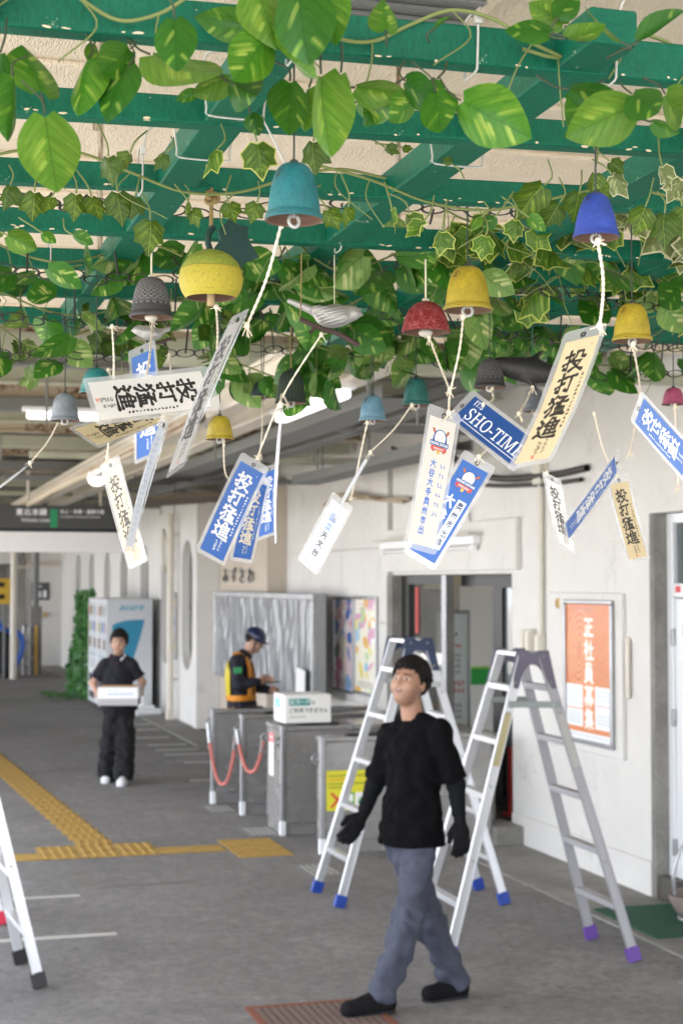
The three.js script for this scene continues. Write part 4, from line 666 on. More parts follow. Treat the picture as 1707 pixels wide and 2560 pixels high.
// wall fittings beside the gate opening
{
  tag(part('conduit_pipe', [rod([4.94, 1.66, -11.34], [4.94, 3.3, -11.34], 0.022, 10), rbx(4.9, 4.968, 2.86, 3.06, -11.42, -11.27, 0.01)], M.pvc), 'cream conduit pipe with a junction box running down the white wall', 'pipe');
  const bxs = [[-11.66, 1.5, 1.72, 'slim cream switch box on the wall, next to the dark doorway'], [-11.55, 1.48, 1.73, 'middle cream switch box under the conduit pipe'], [-11.36, 1.5, 1.7, 'grey-cream switch box at the foot of the conduit pipe']];
  for (const [z, y0, y1, l] of bxs) { const t = thing('switch_box', l, 'switch box', 'switch boxes by the doorway'); part('case', rbx(4.915, 4.969, y0, y1, z - 0.045, z + 0.045, 0.012), M.pvc, t); part('cover', rbx(4.905, 4.914, y0 + 0.02, y1 - 0.02, z - 0.035, z + 0.035, 0.003, 1), M.whitePaint, t); }
  tag(part('door_chime', [rbx(4.935, 4.969, 1.9, 1.98, -11.06, -10.99, 0.008), rbx(4.925, 4.936, 1.915, 1.965, -11.05, -11.03, 0.003, 1)], M.brass), 'small brown sensor box on the wall at the corner of the orange poster', 'sensor box');
  tag(part('thermometer', [rbx(4.945, 4.969, 1.3, 1.72, -9.93, -9.88, 0.01), rod([4.943, 1.32, -9.87], [4.943, 1.7, -9.87], 0.008, 8)], M.whitePaint), 'long slim white thermometer on the wall right of the orange poster', 'thermometer');
  tag(part('hanging_wire', tube([[4.95, 3.0, -12.9], [4.94, 2.8, -12.91], [4.95, 2.63, -12.9]], 0.008, 10, 5), M.greySteel), 'thin grey wire dropping down the wall above the batten light', 'wire');
}
// display board wrapped in crumpled clear sheeting
{
  const t = thing('display_board', 'long grey display board covered with crumpled plastic sheeting', 'display board');
  part('back_panel', rbx(4.6, 4.715, 0.8, 1.97, -21.9, -16.65, 0.01), mat([0.3, 0.31, 0.32], 0.5, 0.3), t);
  part('frame', [rbx(4.55, 4.599, 1.9, 1.97, -21.9, -16.65, 0.008), rbx(4.55, 4.598, 0.8, 1.9, -16.73, -16.65, 0.008), rbx(4.55, 4.598, 0.8, 1.9, -21.9, -21.82, 0.008)], M.alu, t);
  for (const z of [-21.2, -17.2]) part('leg', rbx(4.63, 4.69, 0, 0.8, z - 0.04, z + 0.04, 0.006), M.alu, t);
  const g = new THREE.PlaneGeometry(5.06, 1.1, 150, 46).rotateY(-Math.PI / 2), p = g.attributes.position;
  for (let i = 0; i < p.count; i++) { const z = p.getZ(i), y = p.getY(i); const n = Math.abs(noise3(z * 1.9 + 0.7 * y, y * 0.7, 3)) * 0.8 + Math.abs(noise3(z * 4.5 - y * 1.4, y * 1.1, 9)) * 0.4; p.setX(i, -0.024 * (1 - n) + 0.004 * noise3(z * 14, y * 2, 1)); }
  g.computeVertexNormals(); g.translate(4.575, 1.35, -19.28);
  part('plastic_sheet', g, mat([0.125, 0.135, 0.155], 0.34, 0, { clearcoat: 0.4, clearcoatRoughness: 0.25, side: THREE.DoubleSide }), t);
  part('paper_note', metric(new THREE.PlaneGeometry(0.4, 0.32, 6, 4).rotateY(-Math.PI / 2).rotateX(0.05).translate(4.5, 0.98, -16.95)), mat([0.8, 0.8, 0.8], 0.7, 0, { side: THREE.DoubleSide }), t);
}
tag(part('downpipe', [rod([4.3, 0.16, -23.9], [4.3, 3.15, -23.9], 0.055, 16), rbx(4.24, 4.36, 0, 0.16, -23.96, -23.84, 0.015), ...[0.6, 1.8, 2.8].map((y) => rbx(4.27, 4.418, y, y + 0.04, -23.92, -23.88, 0.005))], M.whitePaint), 'white downpipe running to the ground before the rounded windows', 'pipe');
tag(part('cable_coil', [0, 1, 2].map((i) => new THREE.TorusGeometry(0.2, 0.014, 6, 26).scale(0.75, 1.5, 1).rotateY(1.2).translate(4.28, 2.62 - i * 0.03, -24.4 + i * 0.05)), M.pvc), 'coil of cream cable hanging from the wall above the downpipe', 'cable coil');
// ---------- overhead line sign ----------
{
  const t = thing('hanging_sign', 'long dark grey line sign with white panel below, hung across the platform', 'sign', null, [2.1, 2.47, -20]);
  part('dark_box', rbx(-1.1, 0.95, 0.29, 0.585, -0.09, 0.09, 0.008), mat([0.045, 0.045, 0.046], 0.5), t);
  part('white_panel', rbx(-1.1, 0.95, 0.0, 0.255, -0.08, 0.08, 0.006), mat([0.78, 0.76, 0.76], 0.5), t);
  part('gap', rbx(-1.1, 0.945, 0.256, 0.289, -0.06, 0.06, 0.004, 1), M.black, t);
  const c = canvas(1640, 236, (g, w, h) => {
    g.fillStyle = '#3f4040'; g.fillRect(0, 0, w, h); const px = (p) => p / 391 * w;   // 391 picture px across the sign
    g.fillStyle = '#0b8a56'; g.fillRect(px(203), 30, px(17), 196); g.strokeStyle = g.fillStyle = '#f2f2f2';
    textRow(g, '東北本線', px(122), 30, 74, 8, 1.05); g.font = '52px sans-serif'; g.fillText('Tōhoku Line', px(134), 168);
    textRow(g, '北上・花巻・盛岡方面', px(226), 36, 42, 5, 1.06); g.font = '26px sans-serif'; g.fillText('for Kitakami, Hanamaki & Morioka', px(226), 120);
  });
  part('lettering', new THREE.PlaneGeometry(2.04, 0.285).translate(-0.075, 0.4375, 0.0915), mat(0xffffff, 0.5, 0, { map: c }), t);
  for (const x of [-0.3, 0.6]) part('hanger', rod([x, 0.585, 0], [x, 1.02, 0], 0.02, 8), M.whitePaint, t);
}
// ---------- vending machines ----------
const drinks = canvas(256, 512, (g, w, h) => { g.fillStyle = '#dfe4ea'; g.fillRect(0, 0, w, h); for (let r = 0; r < 3; r++) for (let i = 0; i < 8; i++) { g.fillStyle = ['#3a66b0', '#f0f0f0', '#4d8f57', '#c94a3f', '#e7d27a', '#8ab4dd', '#5a4334'][rnd() * 7 | 0]; g.fillRect(14 + i * 29, 22 + r * 92, 20, 56); } g.fillStyle = '#b8c6d4'; g.fillRect(12, 300, 232, 8); g.fillStyle = '#f4f6f7'; g.fillRect(14, 316, 228, 90); g.strokeStyle = '#6b7fa0'; ticks(g, 24, 328, 200, 60, 4, 2); g.fillStyle = '#3c4048'; g.fillRect(24, 420, 208, 66); });
function vending(label, z1, logo) {
  const t = thing('vending_machine', label, 'vending machine', 'vending machines by the far wall', [3.54, 0, z1]);
  part('cabinet', rbx(0, 0.74, 0.06, 1.83, -1.12, 0, 0.02), mat([0.62, 0.63, 0.65], 0.4), t);
  part('foot', [bx(0.04, 0.12, 0, 0.06, -1.08, -1), bx(0.04, 0.12, 0, 0.06, -0.12, -0.04), bx(0.6, 0.68, 0, 0.06, -1.08, -1), bx(0.6, 0.68, 0, 0.06, -0.12, -0.04)], M.greySteel, t);
  part('display_window', new THREE.PlaneGeometry(1.0, 1.5).rotateY(-Math.PI / 2).translate(-0.002, 1.02, -0.56), mat(0xffffff, 0.25, 0, { map: drinks }), t);
  part('delivery_flap', rbx(-0.012, -0.001, 0.14, 0.25, -0.86, -0.26, 0.004, 1), M.black, t);
  if (logo) {
    const c = canvas(512, 1270, (g, w, h) => {
      g.fillStyle = '#cfd2d6'; g.fillRect(0, 0, w, h); g.fillStyle = '#3f9db8'; g.font = 'bold italic 104px sans-serif'; g.fillText('acure', 130, 130); g.font = '18px sans-serif'; g.fillText('●', 240, 166);
      g.fillStyle = '#2b8bad'; g.beginPath(); g.moveTo(60, 300); g.quadraticCurveTo(180, 228, 425, 240); g.quadraticCurveTo(390, 420, 300, 690); g.quadraticCurveTo(190, 620, 60, 600); g.closePath(); g.fill();
    });
    part('side_print', new THREE.PlaneGeometry(0.73, 1.76).translate(0.37, 0.945, 0.0018), mat(0xffffff, 0.4, 0, { map: c }), t);
  }
}
vending('grey vending machine with teal swoosh printed on its side', -25.4, true);
vending('grey vending machine behind the one with the teal swoosh', -26.55, false);
{ // white parasol foot
  const t = thing('parasol_base', 'white plastic parasol base standing empty beside the vending machine', 'parasol base', null, [4.05, 0, -24.95], 0.3);
  part('foot', [rbx(-0.24, 0.24, 0, 0.11, -0.24, 0.24, 0.05, 3), rbx(-0.15, 0.15, 0.1, 0.16, -0.15, 0.15, 0.04, 3)], M.whitePlastic, t);
  part('socket', lathe([[0.001, 0.36], [0.05, 0.36], [0.055, 0.33], [0.04, 0.3], [0.045, 0.22], [0.07, 0.155]], 18), M.whitePlastic, t);
}
// leaning net of artificial ivy, leaves a few pixels each
{
  const t = thing('ivy_net', 'green garden net covered in ivy leaning by the vending machines', 'ivy net');
  const net = [], leaves = [], nm = mat([0.02, 0.2, 0.09], 0.6), lm = mat([0.035, 0.15, 0.03], 0.6);
  const P = (u, v) => { const w = 0.66 - 0.3 * v * v; return V(3.68 - u * 0.3 * w + 0.03 * Math.sin(v * 6 + u * 4), v * 1.95, -27.9 - u * 2.6 * w); };
  for (let i = 0; i <= 12; i++) net.push(tube([0, 0.3, 0.6, 1].map((v) => P(i / 12, v)), 0.006, 8, 4));
  for (let i = 0; i <= 16; i++) net.push(tube([0, 0.5, 1].map((u) => P(u, i / 16)), 0.006, 6, 4));
  part('net', net, nm, t);
  for (let i = 0; i < 1500; i++) { const p = P(rnd(), Math.pow(rnd(), 0.9)), s = rr(0.022, 0.048); leaves.push(new THREE.CircleGeometry(s, 5).scale(1, 1.25, 1).rotateX(rr(-0.8, 0.8)).rotateY(-1.2 + rr(-1.2, 1.2)).translate(p.x - rr(-0.02, 0.1), p.y, p.z + rr(-0.05, 0.05))); }
  for (let i = 0; i < 60; i++) leaves.push(new THREE.CircleGeometry(rr(0.04, 0.07), 5).rotateX(-1.4 + rr(-0.3, 0.3)).translate(rr(3.0, 3.5), 0.012 + rnd() * 0.02, rr(-30.4, -28.6)));
  const o = part('leaves', leaves, mat([0.05, 0.17, 0.035], 0.6, 0, { side: THREE.DoubleSide }), t); o.userData.kind = 'stuff';
}
// ---------- far end of the platform ----------
{
  const b = thing('end_building', 'white walled building with a dark stair opening across the platform end', 'building');
  part('wall', [bx(3.35, 4.42, 0, TOP, -40.2, -40)], M.plaster, b);
  part('wall', [bx(-6, 3.35, 2.55, TOP, -40.2, -40)], M.plaster, b);
  part('pilaster', rbx(3.3, 3.5, 0, TOP, -39.98, -39.8, 0.02), M.concrete, b);
  part('recess', [bx(-6, 3.35, 0, 2.55, -44.2, -44), bx(3.35, 3.55, 0, 2.55, -44, -40.2)], M.concrete, b);
  part('recess_ceiling', bx(-6, 3.35, 2.55, 2.7, -44, -40.2), M.concrete, b);
  part('ledge', rbx(3.55, 4.4, 2.5, 2.6, -39.98, -39.85, 0.01), M.beige, b);
  const t = thing('toilet_sign', 'small dark grey toilet pictogram sign on the far white wall', 'sign', null, [3.92, 1.87, -39.99]);
  part('plate', rbx(-0.22, 0.22, -0.22, 0.22, 0, 0.03, 0.006), mat([0.09, 0.09, 0.09], 0.5), t);
  part('pictogram', [rbx(-0.17, -0.09, -0.16, 0, 0.031, 0.036, 0.01, 1), rbx(-0.07, 0.01, -0.16, 0, 0.031, 0.036, 0.01, 1), rbx(0.06, 0.15, -0.16, 0.02, 0.031, 0.036, 0.01, 1), rbx(-0.17, 0.02, 0.1, 0.14, 0.031, 0.036, 0.004, 1)], M.whitePlastic, t);
  tag(part('meter_box', rbx(3.98, 4.1, 1.22, 1.34, -39.99, -39.9, 0.01), M.brass), 'small yellowish meter box low on the far white wall', 'meter box');
  const w = thing('signal_post', 'white post with a dark cap near the left edge of the far platform', 'post', null, [2.86, 0, -35]);
  part('shaft', rod([0, 0, 0], [0, 2.85, 0], 0.075, 14), M.whitePaint, w); part('bracket', rbx(0.06, 0.34, 2.4, 2.45, -0.03, 0.03, 0.01), M.whitePaint, w);
  const h = thing('hazard_board', 'yellow and black striped hazard board beside the white post', 'sign', null, [2.72, 1.9, -35.1]);
  part('plate', rbx(-0.2, 0.1, -0.28, 0.28, 0, 0.02, 0.004), mat([0.6, 0.38, 0.03], 0.5), h);
  for (const y of [-0.12, 0.14]) part('stripe', new THREE.PlaneGeometry(0.3, 0.1).applyMatrix4(new THREE.Matrix4().makeShear(0, -0.7, 0, 0, 0, 0)).translate(-0.05, y, 0.0225), M.black, h);
  part('hazard_pole', rod([-0.05, -1.9, -0.03], [-0.05, 0.28, -0.03], 0.03, 8), M.greySteel, h);
  const k = thing('stair_lift', 'dark machine with a curved bright blue frame at the far left', 'machine', null, [2.45, 0, -35.6]);
  part('body', rbx(-1.2, 0.45, 0.1, 1.0, -0.4, 0.3, 0.1, 3), M.black, k);
  part('blue_frame', [tube([[-0.15, 2.3, 0.35], [0.0, 1.5, 0.35], [0.2, 1.08, 0.35], [0.5, 1.0, 0.35], [0.62, 0.85, 0.35], [0.55, 0.4, 0.35], [0.4, 0.2, 0.35]], 0.06, 30, 8)], mat([0.02, 0.12, 0.55], 0.35), k);
  part('foot', [rbx(-1.1, -0.9, 0, 0.1, -0.3, 0.2, 0.02), rbx(0.2, 0.4, 0, 0.1, -0.3, 0.2, 0.02)], M.black, k);
  const r = thing('guard_rail', 'low silver guard rail with one yellow post by the far column', 'rail', null, [3.2, 0, -36.4]);
  for (const [x, m] of [[0, M.alu], [0.14, M.alu], [0.28, mat([0.75, 0.42, 0.02], 0.5)]]) part('post', rod([x, 0, 0], [x, 1.12, 0], 0.03, 10), m, r);
  part('rail', [rod([0, 1.1, 0], [0.28, 1.1, 0], 0.025, 8), rod([0, 0.75, 0], [0.28, 0.75, 0], 0.02, 8), rod([0, 0.4, 0], [0.28, 0.4, 0], 0.02, 8)], M.alu, r);
  const c = thing('grey_column', 'tall grey pipe on a pale plinth before the far white wall', 'column', null, [3.52, 0, -37]);
  part('plinth', rbx(-0.13, 0.13, 0, 1.55, -0.13, 0.13, 0.02), M.concrete, c); part('pipe', rod([0.0, 1.55, 0], [0.0, 3.4, 0], 0.07, 14), M.greySteel, c);
}
// ---------- step ladders ----------
const ladderAlu = mat([0.6, 0.61, 0.63], 0.36, 0.6);
function stepLadder(label, feet, top, capCol, footCol, steps, stayCol, worn) {
  // feet: [frame A far, frame A near, frame B far, frame B near] as [x, z]; top: height
  const t = thing('step_ladder', label, 'step ladder', 'folding aluminium step ladders');
  const cap = mat(capCol, 0.5), ft = mat(footCol, 0.5), F = feet.map(([x, z]) => V(x, 0, z)), c = F.reduce((a, b) => a.add(b.clone().multiplyScalar(0.25)), V());
  const wide = F[1].clone().sub(F[0]).normalize();          // along a step, far -> near
  const half = [0, 2].map((k) => F[k].clone().add(F[k + 1]).multiplyScalar(0.5));
  for (const k of [0, 2]) {
    const out = half[k / 2].clone().sub(c).normalize(), m = worn && k === 2 ? worn : ladderAlu;
    const tops = [-1, 1].map((s) => c.clone().addScaledVector(out, 0.055).addScaledVector(wide, s * 0.16).setY(top - 0.02));
    const bots = [F[k].clone(), F[k + 1].clone()];
    bots.forEach((b, i) => {
      const up = tops[i].clone().sub(b).normalize(), b0 = b.clone().addScaledVector(up, 0.05), side = wide.clone();
      const n = wide.clone().cross(up).normalize(), rail = part('rail', [bar(b0, tops[i], 0.024, 0.05, wide), ...[-1, 1].map((q) => bar(b0.clone().addScaledVector(n, q * 0.0235).addScaledVector(wide, (i ? 1 : -1) * 0.012), tops[i].clone().addScaledVector(n, q * 0.0235).addScaledVector(wide, (i ? 1 : -1) * 0.012), 0.014, 0.006, wide))], m, t);
      part('rivets', [0.3, 0.55, 0.8].map((q) => new THREE.SphereGeometry(0.007, 6, 5).translate(...b0.clone().lerp(tops[i], q).addScaledVector(wide, (i ? 1 : -1) * 0.016).toArray())), M.alu, rail).userData.kind = 'stuff';
      if (i && worn) part('sticker', bar(b0.clone().lerp(tops[i], 0.62).addScaledVector(wide, 0.0145), b0.clone().lerp(tops[i], 0.8).addScaledVector(wide, 0.0145), 0.002, 0.04, wide), mat(k ? [0.42, 0.42, 0.4] : [0.45, 0.4, 0.22], 0.6), rail);
      part('rubber_foot', bar(b.clone().addScaledVector(up, 0.004), b.clone().addScaledVector(up, 0.085), 0.04, 0.075, wide), ft, rail);
    });
    for (let i = 1; i <= steps; i++) {
      const q = i / (steps + 0.62), a = bots[0].clone().lerp(tops[0], q), b = bots[1].clone().lerp(tops[1], q), flat = V(0, 1, 0).cross(wide).normalize();
      part('step', [bar(a, b, 0.06, 0.022, flat), bar(a.clone().add(V(0, -0.016, 0)), b.clone().add(V(0, -0.016, 0)), 0.05, 0.012, flat)], m, t);
    }
    part('top_rung', bar(tops[0], tops[1], 0.05, 0.025, out), m, t);
  }
  for (const s of [-1, 1]) {
    const p = c.clone().addScaledVector(wide, s * 0.178).setY(top - 0.03), o = half[1].clone().sub(half[0]).normalize();
    const sh = new THREE.Shape(); sh.moveTo(-0.135, -0.18); sh.lineTo(-0.09, 0.03); sh.lineTo(-0.03, 0.03); sh.lineTo(0, 0.008); sh.lineTo(0.03, 0.03); sh.lineTo(0.09, 0.03); sh.lineTo(0.135, -0.18); sh.lineTo(0.08, -0.18); sh.quadraticCurveTo(0.055, -0.045, 0, -0.045); sh.quadraticCurveTo(-0.055, -0.045, -0.08, -0.18);
    const g = metric(new THREE.ExtrudeGeometry(sh, { depth: 0.014, bevelEnabled: true, bevelSize: 0.002, bevelThickness: 0.002, bevelSegments: 1, curveSegments: 8 }).translate(0, 0, -0.007)).applyMatrix4(new THREE.Matrix4().makeBasis(o, V(0, 1, 0), o.clone().cross(V(0, 1, 0))).setPosition(p.x, p.y, p.z));
    const hg = part('hinge', g, cap, t); part('bolts', [[-0.055, 0.0], [0.055, 0.0], [-0.1, -0.15], [0.1, -0.15]].map(([a, b]) => new THREE.SphereGeometry(0.009, 8, 6).translate(...p.clone().addScaledVector(o, a).addScaledVector(wide, s * 0.01).add(V(0, b, 0)).toArray())), M.greySteel, hg).userData.kind = 'stuff';
    const y = top - 0.3, e = 0.085 + 0.055;
    part('stay', bar(c.clone().addScaledVector(wide, s * 0.2).addScaledVector(o, -e).setY(y), c.clone().addScaledVector(wide, s * 0.2).addScaledVector(o, e).setY(y), 0.012, 0.035, wide), mat(stayCol, 0.4, 0.5), t);
  }
  return t;
}
stepLadder('silver step ladder with navy hinges and blue feet standing behind the man', [[2.87, -10.4], [2.88, -9.88], [3.97, -10.18], [3.95, -9.67]], 1.73, [0.008, 0.022, 0.07], [0.006, 0.045, 0.3], 5, [0.35, 0.37, 0.36]);
stepLadder('worn silver step ladder with purple-grey hinges before the orange poster', [[3.08, -8.93], [3.07, -8.36], [4.06, -8.6], [4.05, -8.03]], 1.71, [0.085, 0.075, 0.115], [0.11, 0.045, 0.28], 5, [0.16, 0.18, 0.17], mat([0.36, 0.36, 0.38], 0.5, 0.55));
stepLadder('silver step ladder with black rubber feet cut off by the left edge', [[-0.25, -8.93], [-0.22, -8.38], [0.79, -8.93], [0.84, -8.38]], 2.0, [0.02, 0.02, 0.02], [0.012, 0.012, 0.012], 6, [0.3, 0.3, 0.3]);
stepLadder('step ladder with red feet behind the one at the left edge', [[-0.35, -10.5], [-0.33, -9.98], [0.74, -10.5], [0.77, -9.98]], 1.7, [0.4, 0.02, 0.03], [0.5, 0.01, 0.04], 5, [0.3, 0.3, 0.3]);
// ---------- small things on the ground ----------
{
  const t = thing('floor_grate', 'rusty brown metal grate set in the asphalt by the front shoe', 'grate', null, [0, 0.002, 0]);
  const rm = mat([0.2, 0.075, 0.045], 0.85, 0.2, { bumpMap: grainMap, bumpScale: 0.002 }), gm = mat([0.17, 0.12, 0.1], 0.8, 0.2), bars = [];
  part('frame', [rbx(1.76, 2.4, 0, 0.008, -7.7, -7.66, 0.003, 1), rbx(1.76, 2.4, 0, 0.008, -6.9, -6.86, 0.003, 1), rbx(1.76, 1.8, 0, 0.008, -7.66, -6.9, 0.003, 1), rbx(2.36, 2.4, 0, 0.008, -7.66, -6.9, 0.003, 1)], rm, t);
  part('pan', bx(1.8, 2.36, 0.0, 0.002, -7.66, -6.9), M.rubber, t);
  for (let i = 0; i < 14; i++) bars.push(bx(1.806 + i * 0.04, 1.824 + i * 0.04, 0.002, 0.008, -7.66, -6.9)); for (let i = 0; i < 19; i++) bars.push(bx(1.8, 2.36, 0.002, 0.0065, -7.65 + i * 0.04, -7.632 + i * 0.04));
  part('lattice', bars, gm, t);
}
for (const [x, z, l] of [[3.0, -11.2, 'steel slotted drain plate nearest the yellow studs'], [3.0, -13.05, 'steel slotted drain plate before the wide gate'], [2.95, -14.45, 'steel slotted drain plate before the thin gate panels']]) {
  const t = thing('drain_plate', l, 'drain plate', 'drain plates before the gates', [x, 0.001, z]);
  part('plate', bx(-0.02, 0.24, 0, 0.003, -0.26, 0.26), mat([0.22, 0.215, 0.21], 0.7, 0.3), t); part('slot', [0, 1, 2, 3, 4].map((i) => bx(0.02 + i * 0.045, 0.035 + i * 0.045, 0.003, 0.0045, -0.2, 0.2)), mat([0.5, 0.5, 0.49], 0.6, 0.3), t);
}
tag(part('door_mat', [rbx(4.4, 4.96, 0.012, 0.026, -9.3, -8.45, 0.006)], mat([0.02, 0.085, 0.05], 1, 0, { bumpMap: grainMap, bumpScale: 0.01 })), 'dark green door mat lying before the glazed door', 'door mat');
{
  const t = thing('wire_basket', 'round brown basket with a tall chrome hoop at the glazed door', 'basket', null, [4.86, 0.028, -8.78]);
  part('bowl', lathe([[0.001, 0.02], [0.12, 0.02], [0.17, 0.1], [0.19, 0.16], [0.18, 0.165], [0.155, 0.1], [0.11, 0.035], [0.001, 0.035]], 28), mat([0.3, 0.24, 0.21], 0.8, 0, { bumpMap: grainMap, bumpScale: 0.01 }), t);
  part('hoop', tube([[-0.16, 0.12, 0.0], [-0.17, 0.3, 0], [-0.1, 0.46, 0], [0, 0.5, 0], [0.1, 0.46, 0], [0.17, 0.3, 0], [0.16, 0.12, 0]], 0.011, 30, 8), M.alu, t);
  part('base_ring', new THREE.TorusGeometry(0.12, 0.012, 6, 24).rotateX(Math.PI / 2).translate(0, 0.012, 0), M.alu, t);
}
// ---------- smooth solid shapes (union of tapered rods and ellipsoids, meshed on a grid) ----------
const smin = (a, b, k) => { const h = Math.max(k - Math.abs(a - b), 0) / k; return Math.min(a, b) - h * h * k * 0.25; };
function rodD(a, b, ra, rb) { const ab = b.clone().sub(a), l2 = Math.max(1e-9, ab.lengthSq()); return (x, y, z) => { const px = x - a.x, py = y - a.y, pz = z - a.z, t = Math.max(0, Math.min(1, (px * ab.x + py * ab.y + pz * ab.z) / l2)); return Math.hypot(px - ab.x * t, py - ab.y * t, pz - ab.z * t) - (ra + (rb - ra) * t); }; }
function egg(c, r, q) { const i = q ? q.clone().invert() : null, v = V(); return (x, y, z) => { v.set(x - c.x, y - c.y, z - c.z); if (i) v.applyQuaternion(i); const k = Math.hypot(v.x / r.x, v.y / r.y, v.z / r.z), g = Math.hypot(v.x / (r.x * r.x), v.y / (r.y * r.y), v.z / (r.z * r.z)); return g < 1e-9 ? -Math.min(r.x, r.y, r.z) : k * (k - 1) / g; }; }
function surface(f, lo, hi, cell, paint) {      // surface nets
  const n = [0, 1, 2].map((k) => Math.ceil((hi[k] - lo[k]) / cell) + 1), [nx, ny, nz] = n, D = new Float32Array(nx * ny * nz), id = (i, j, k) => i + nx * (j + ny * k);
  for (let k = 0; k < nz; k++) for (let j = 0; j < ny; j++) for (let i = 0; i < nx; i++) D[id(i, j, k)] = f(lo[0] + i * cell, lo[1] + j * cell, lo[2] + k * cell);
  const at = new Int32Array(nx * ny * nz).fill(-1), P = [], I = [];
  const C = []; for (let c = 0; c < 8; c++) C.push([c & 1, (c >> 1) & 1, c >> 2]);
  const E = []; for (let a = 0; a < 8; a++) for (let b = a + 1; b < 8; b++) { const x = a ^ b; if (x === 1 || x === 2 || x === 4) E.push([a, b]); }
  for (let k = 0; k < nz - 1; k++) for (let j = 0; j < ny - 1; j++) for (let i = 0; i < nx - 1; i++) {
    let neg = 0; const v = C.map(([a, b, c]) => { const d = D[id(i + a, j + b, k + c)]; if (d < 0) neg++; return d; });
    if (!neg || neg === 8) continue;
    let x = 0, y = 0, z = 0, m = 0;
    for (const [a, b] of E) if ((v[a] < 0) !== (v[b] < 0)) { const t = v[a] / (v[a] - v[b]); x += C[a][0] + (C[b][0] - C[a][0]) * t; y += C[a][1] + (C[b][1] - C[a][1]) * t; z += C[a][2] + (C[b][2] - C[a][2]) * t; m++; }
    at[id(i, j, k)] = P.length / 3; P.push(lo[0] + (i + x / m) * cell, lo[1] + (j + y / m) * cell, lo[2] + (k + z / m) * cell);
  }
  const quad = (a, b, c, d, flip) => { if (a < 0 || b < 0 || c < 0 || d < 0) return; if (flip) I.push(a, c, b, a, d, c); else I.push(a, b, c, a, c, d); };
  for (let k = 1; k < nz - 1; k++) for (let j = 1; j < ny - 1; j++) for (let i = 1; i < nx - 1; i++) {
    const d = D[id(i, j, k)] < 0;
    if (d !== D[id(i + 1, j, k)] < 0) quad(at[id(i, j - 1, k - 1)], at[id(i, j, k - 1)], at[id(i, j, k)], at[id(i, j - 1, k)], !d);
    if (d !== D[id(i, j + 1, k)] < 0) quad(at[id(i - 1, j, k - 1)], at[id(i - 1, j, k)], at[id(i, j, k)], at[id(i, j, k - 1)], !d);
    if (d !== D[id(i, j, k + 1)] < 0) quad(at[id(i - 1, j - 1, k)], at[id(i, j - 1, k)], at[id(i, j, k)], at[id(i - 1, j, k)], !d);
  }
  const g = new THREE.BufferGeometry(); g.setAttribute('position', new THREE.Float32BufferAttribute(P, 3)); g.setIndex(I);
  // normals from the field itself
  const N = new Float32Array(P.length), e = cell * 0.7; for (let i = 0; i < P.length; i += 3) { const [x, y, z] = [P[i], P[i + 1], P[i + 2]], a = f(x + e, y, z) - f(x - e, y, z), b = f(x, y + e, z) - f(x, y - e, z), c = f(x, y, z + e) - f(x, y, z - e), l = Math.hypot(a, b, c) || 1; N[i] = a / l; N[i + 1] = b / l; N[i + 2] = c / l; }
  g.setAttribute('normal', new THREE.BufferAttribute(N, 3));
  const uv = new Float32Array(P.length / 3 * 2); for (let i = 0; i < P.length / 3; i++) { uv[2 * i] = P[3 * i] + P[3 * i + 2]; uv[2 * i + 1] = P[3 * i + 1]; } g.setAttribute('uv', new THREE.BufferAttribute(uv, 2));
  if (paint) { const c = new Float32Array(P.length); for (let i = 0; i < P.length; i += 3) { const q = paint(P[i], P[i + 1], P[i + 2]); c[i] = q[0]; c[i + 1] = q[1]; c[i + 2] = q[2]; } g.setAttribute('color', new THREE.BufferAttribute(c, 3)); }
  return g;
}
const blend = (fs, k) => (x, y, z) => { let d = fs[0](x, y, z); for (let i = 1; i < fs.length; i++) d = smin(d, fs[i](x, y, z), k); return d; };

// ---------- green pergola ----------
const greenMap = tex(512, (u, v) => { const k = 0.92 + 0.14 * (nT(u * 0.25, v) - 0.5) + 0.12 * (nC(u, v) - 0.5), ch = nA(u * 2, v * 2) > 0.735 && nC(v * 3, u * 3) > 0.55; return ch ? [0.78, 0.72, 0.6] : [0.03 * k, 0.385 * k, 0.296 * k]; }, true, 0.5);
const greenPaint = mat([1, 1, 1], 0.5, 0, { specularIntensity: 0.4, map: greenMap, bumpMap: grainMap, bumpScale: 0.0008 });
const chipMat = mat([0.66, 0.57, 0.42], 0.85);
const SL = 2.71, perg = thing('pergola', 'green painted timber pergola hung under the canopy over the wind bells', 'pergola');
const rows = [[-1.774, -1.738], [-2.1, -2.035], [-2.465, -2.375], [-2.79, -2.74], [-3.12, -3.03], [-3.43, -3.35], [-3.80, -3.72]];
rows.forEach(([a, b], i) => {   // z of the far lower edge at x = 0.15 and x = 1.05
  const z = (x) => a + (b - a) * (x - 0.15) / 0.9 + 0.016, hh = i ? 0.019 : 0.024, p = V(-0.6, SL + hh, z(-0.6)), q = V(2.5, SL + hh, z(2.5));
  const s = part('slat', bar(p, q, 0.032, i ? 0.038 : 0.048, V(0, 0, 1)), greenPaint, perg);
  if (i > 3) return;
  const ch = []; for (let k = 0; k < 26; k++) { const x = rr(0.05, 1.4), w = rr(0.003, 0.013), h = rr(0.0015, 0.004); ch.push(metric(new THREE.CircleGeometry(1, 7).scale(w / 2, h / 2, 1).rotateZ(rr(-0.2, 0.2)).translate(x, SL + rr(0.0005, 0.006), z(x) + 0.0166))); }
  part('paint_chips', ch, chipMat, s).userData.kind = 'stuff';
});
for (const x of [-0.26, 0.09, 0.44, 0.8, 1.135, 1.48, 1.83, 2.18]) part('rafter', rbx(x - 0.03, x + 0.03, SL + 0.003, SL + 0.046, -3.95, -1.62, 0.004, 1), greenPaint, perg);
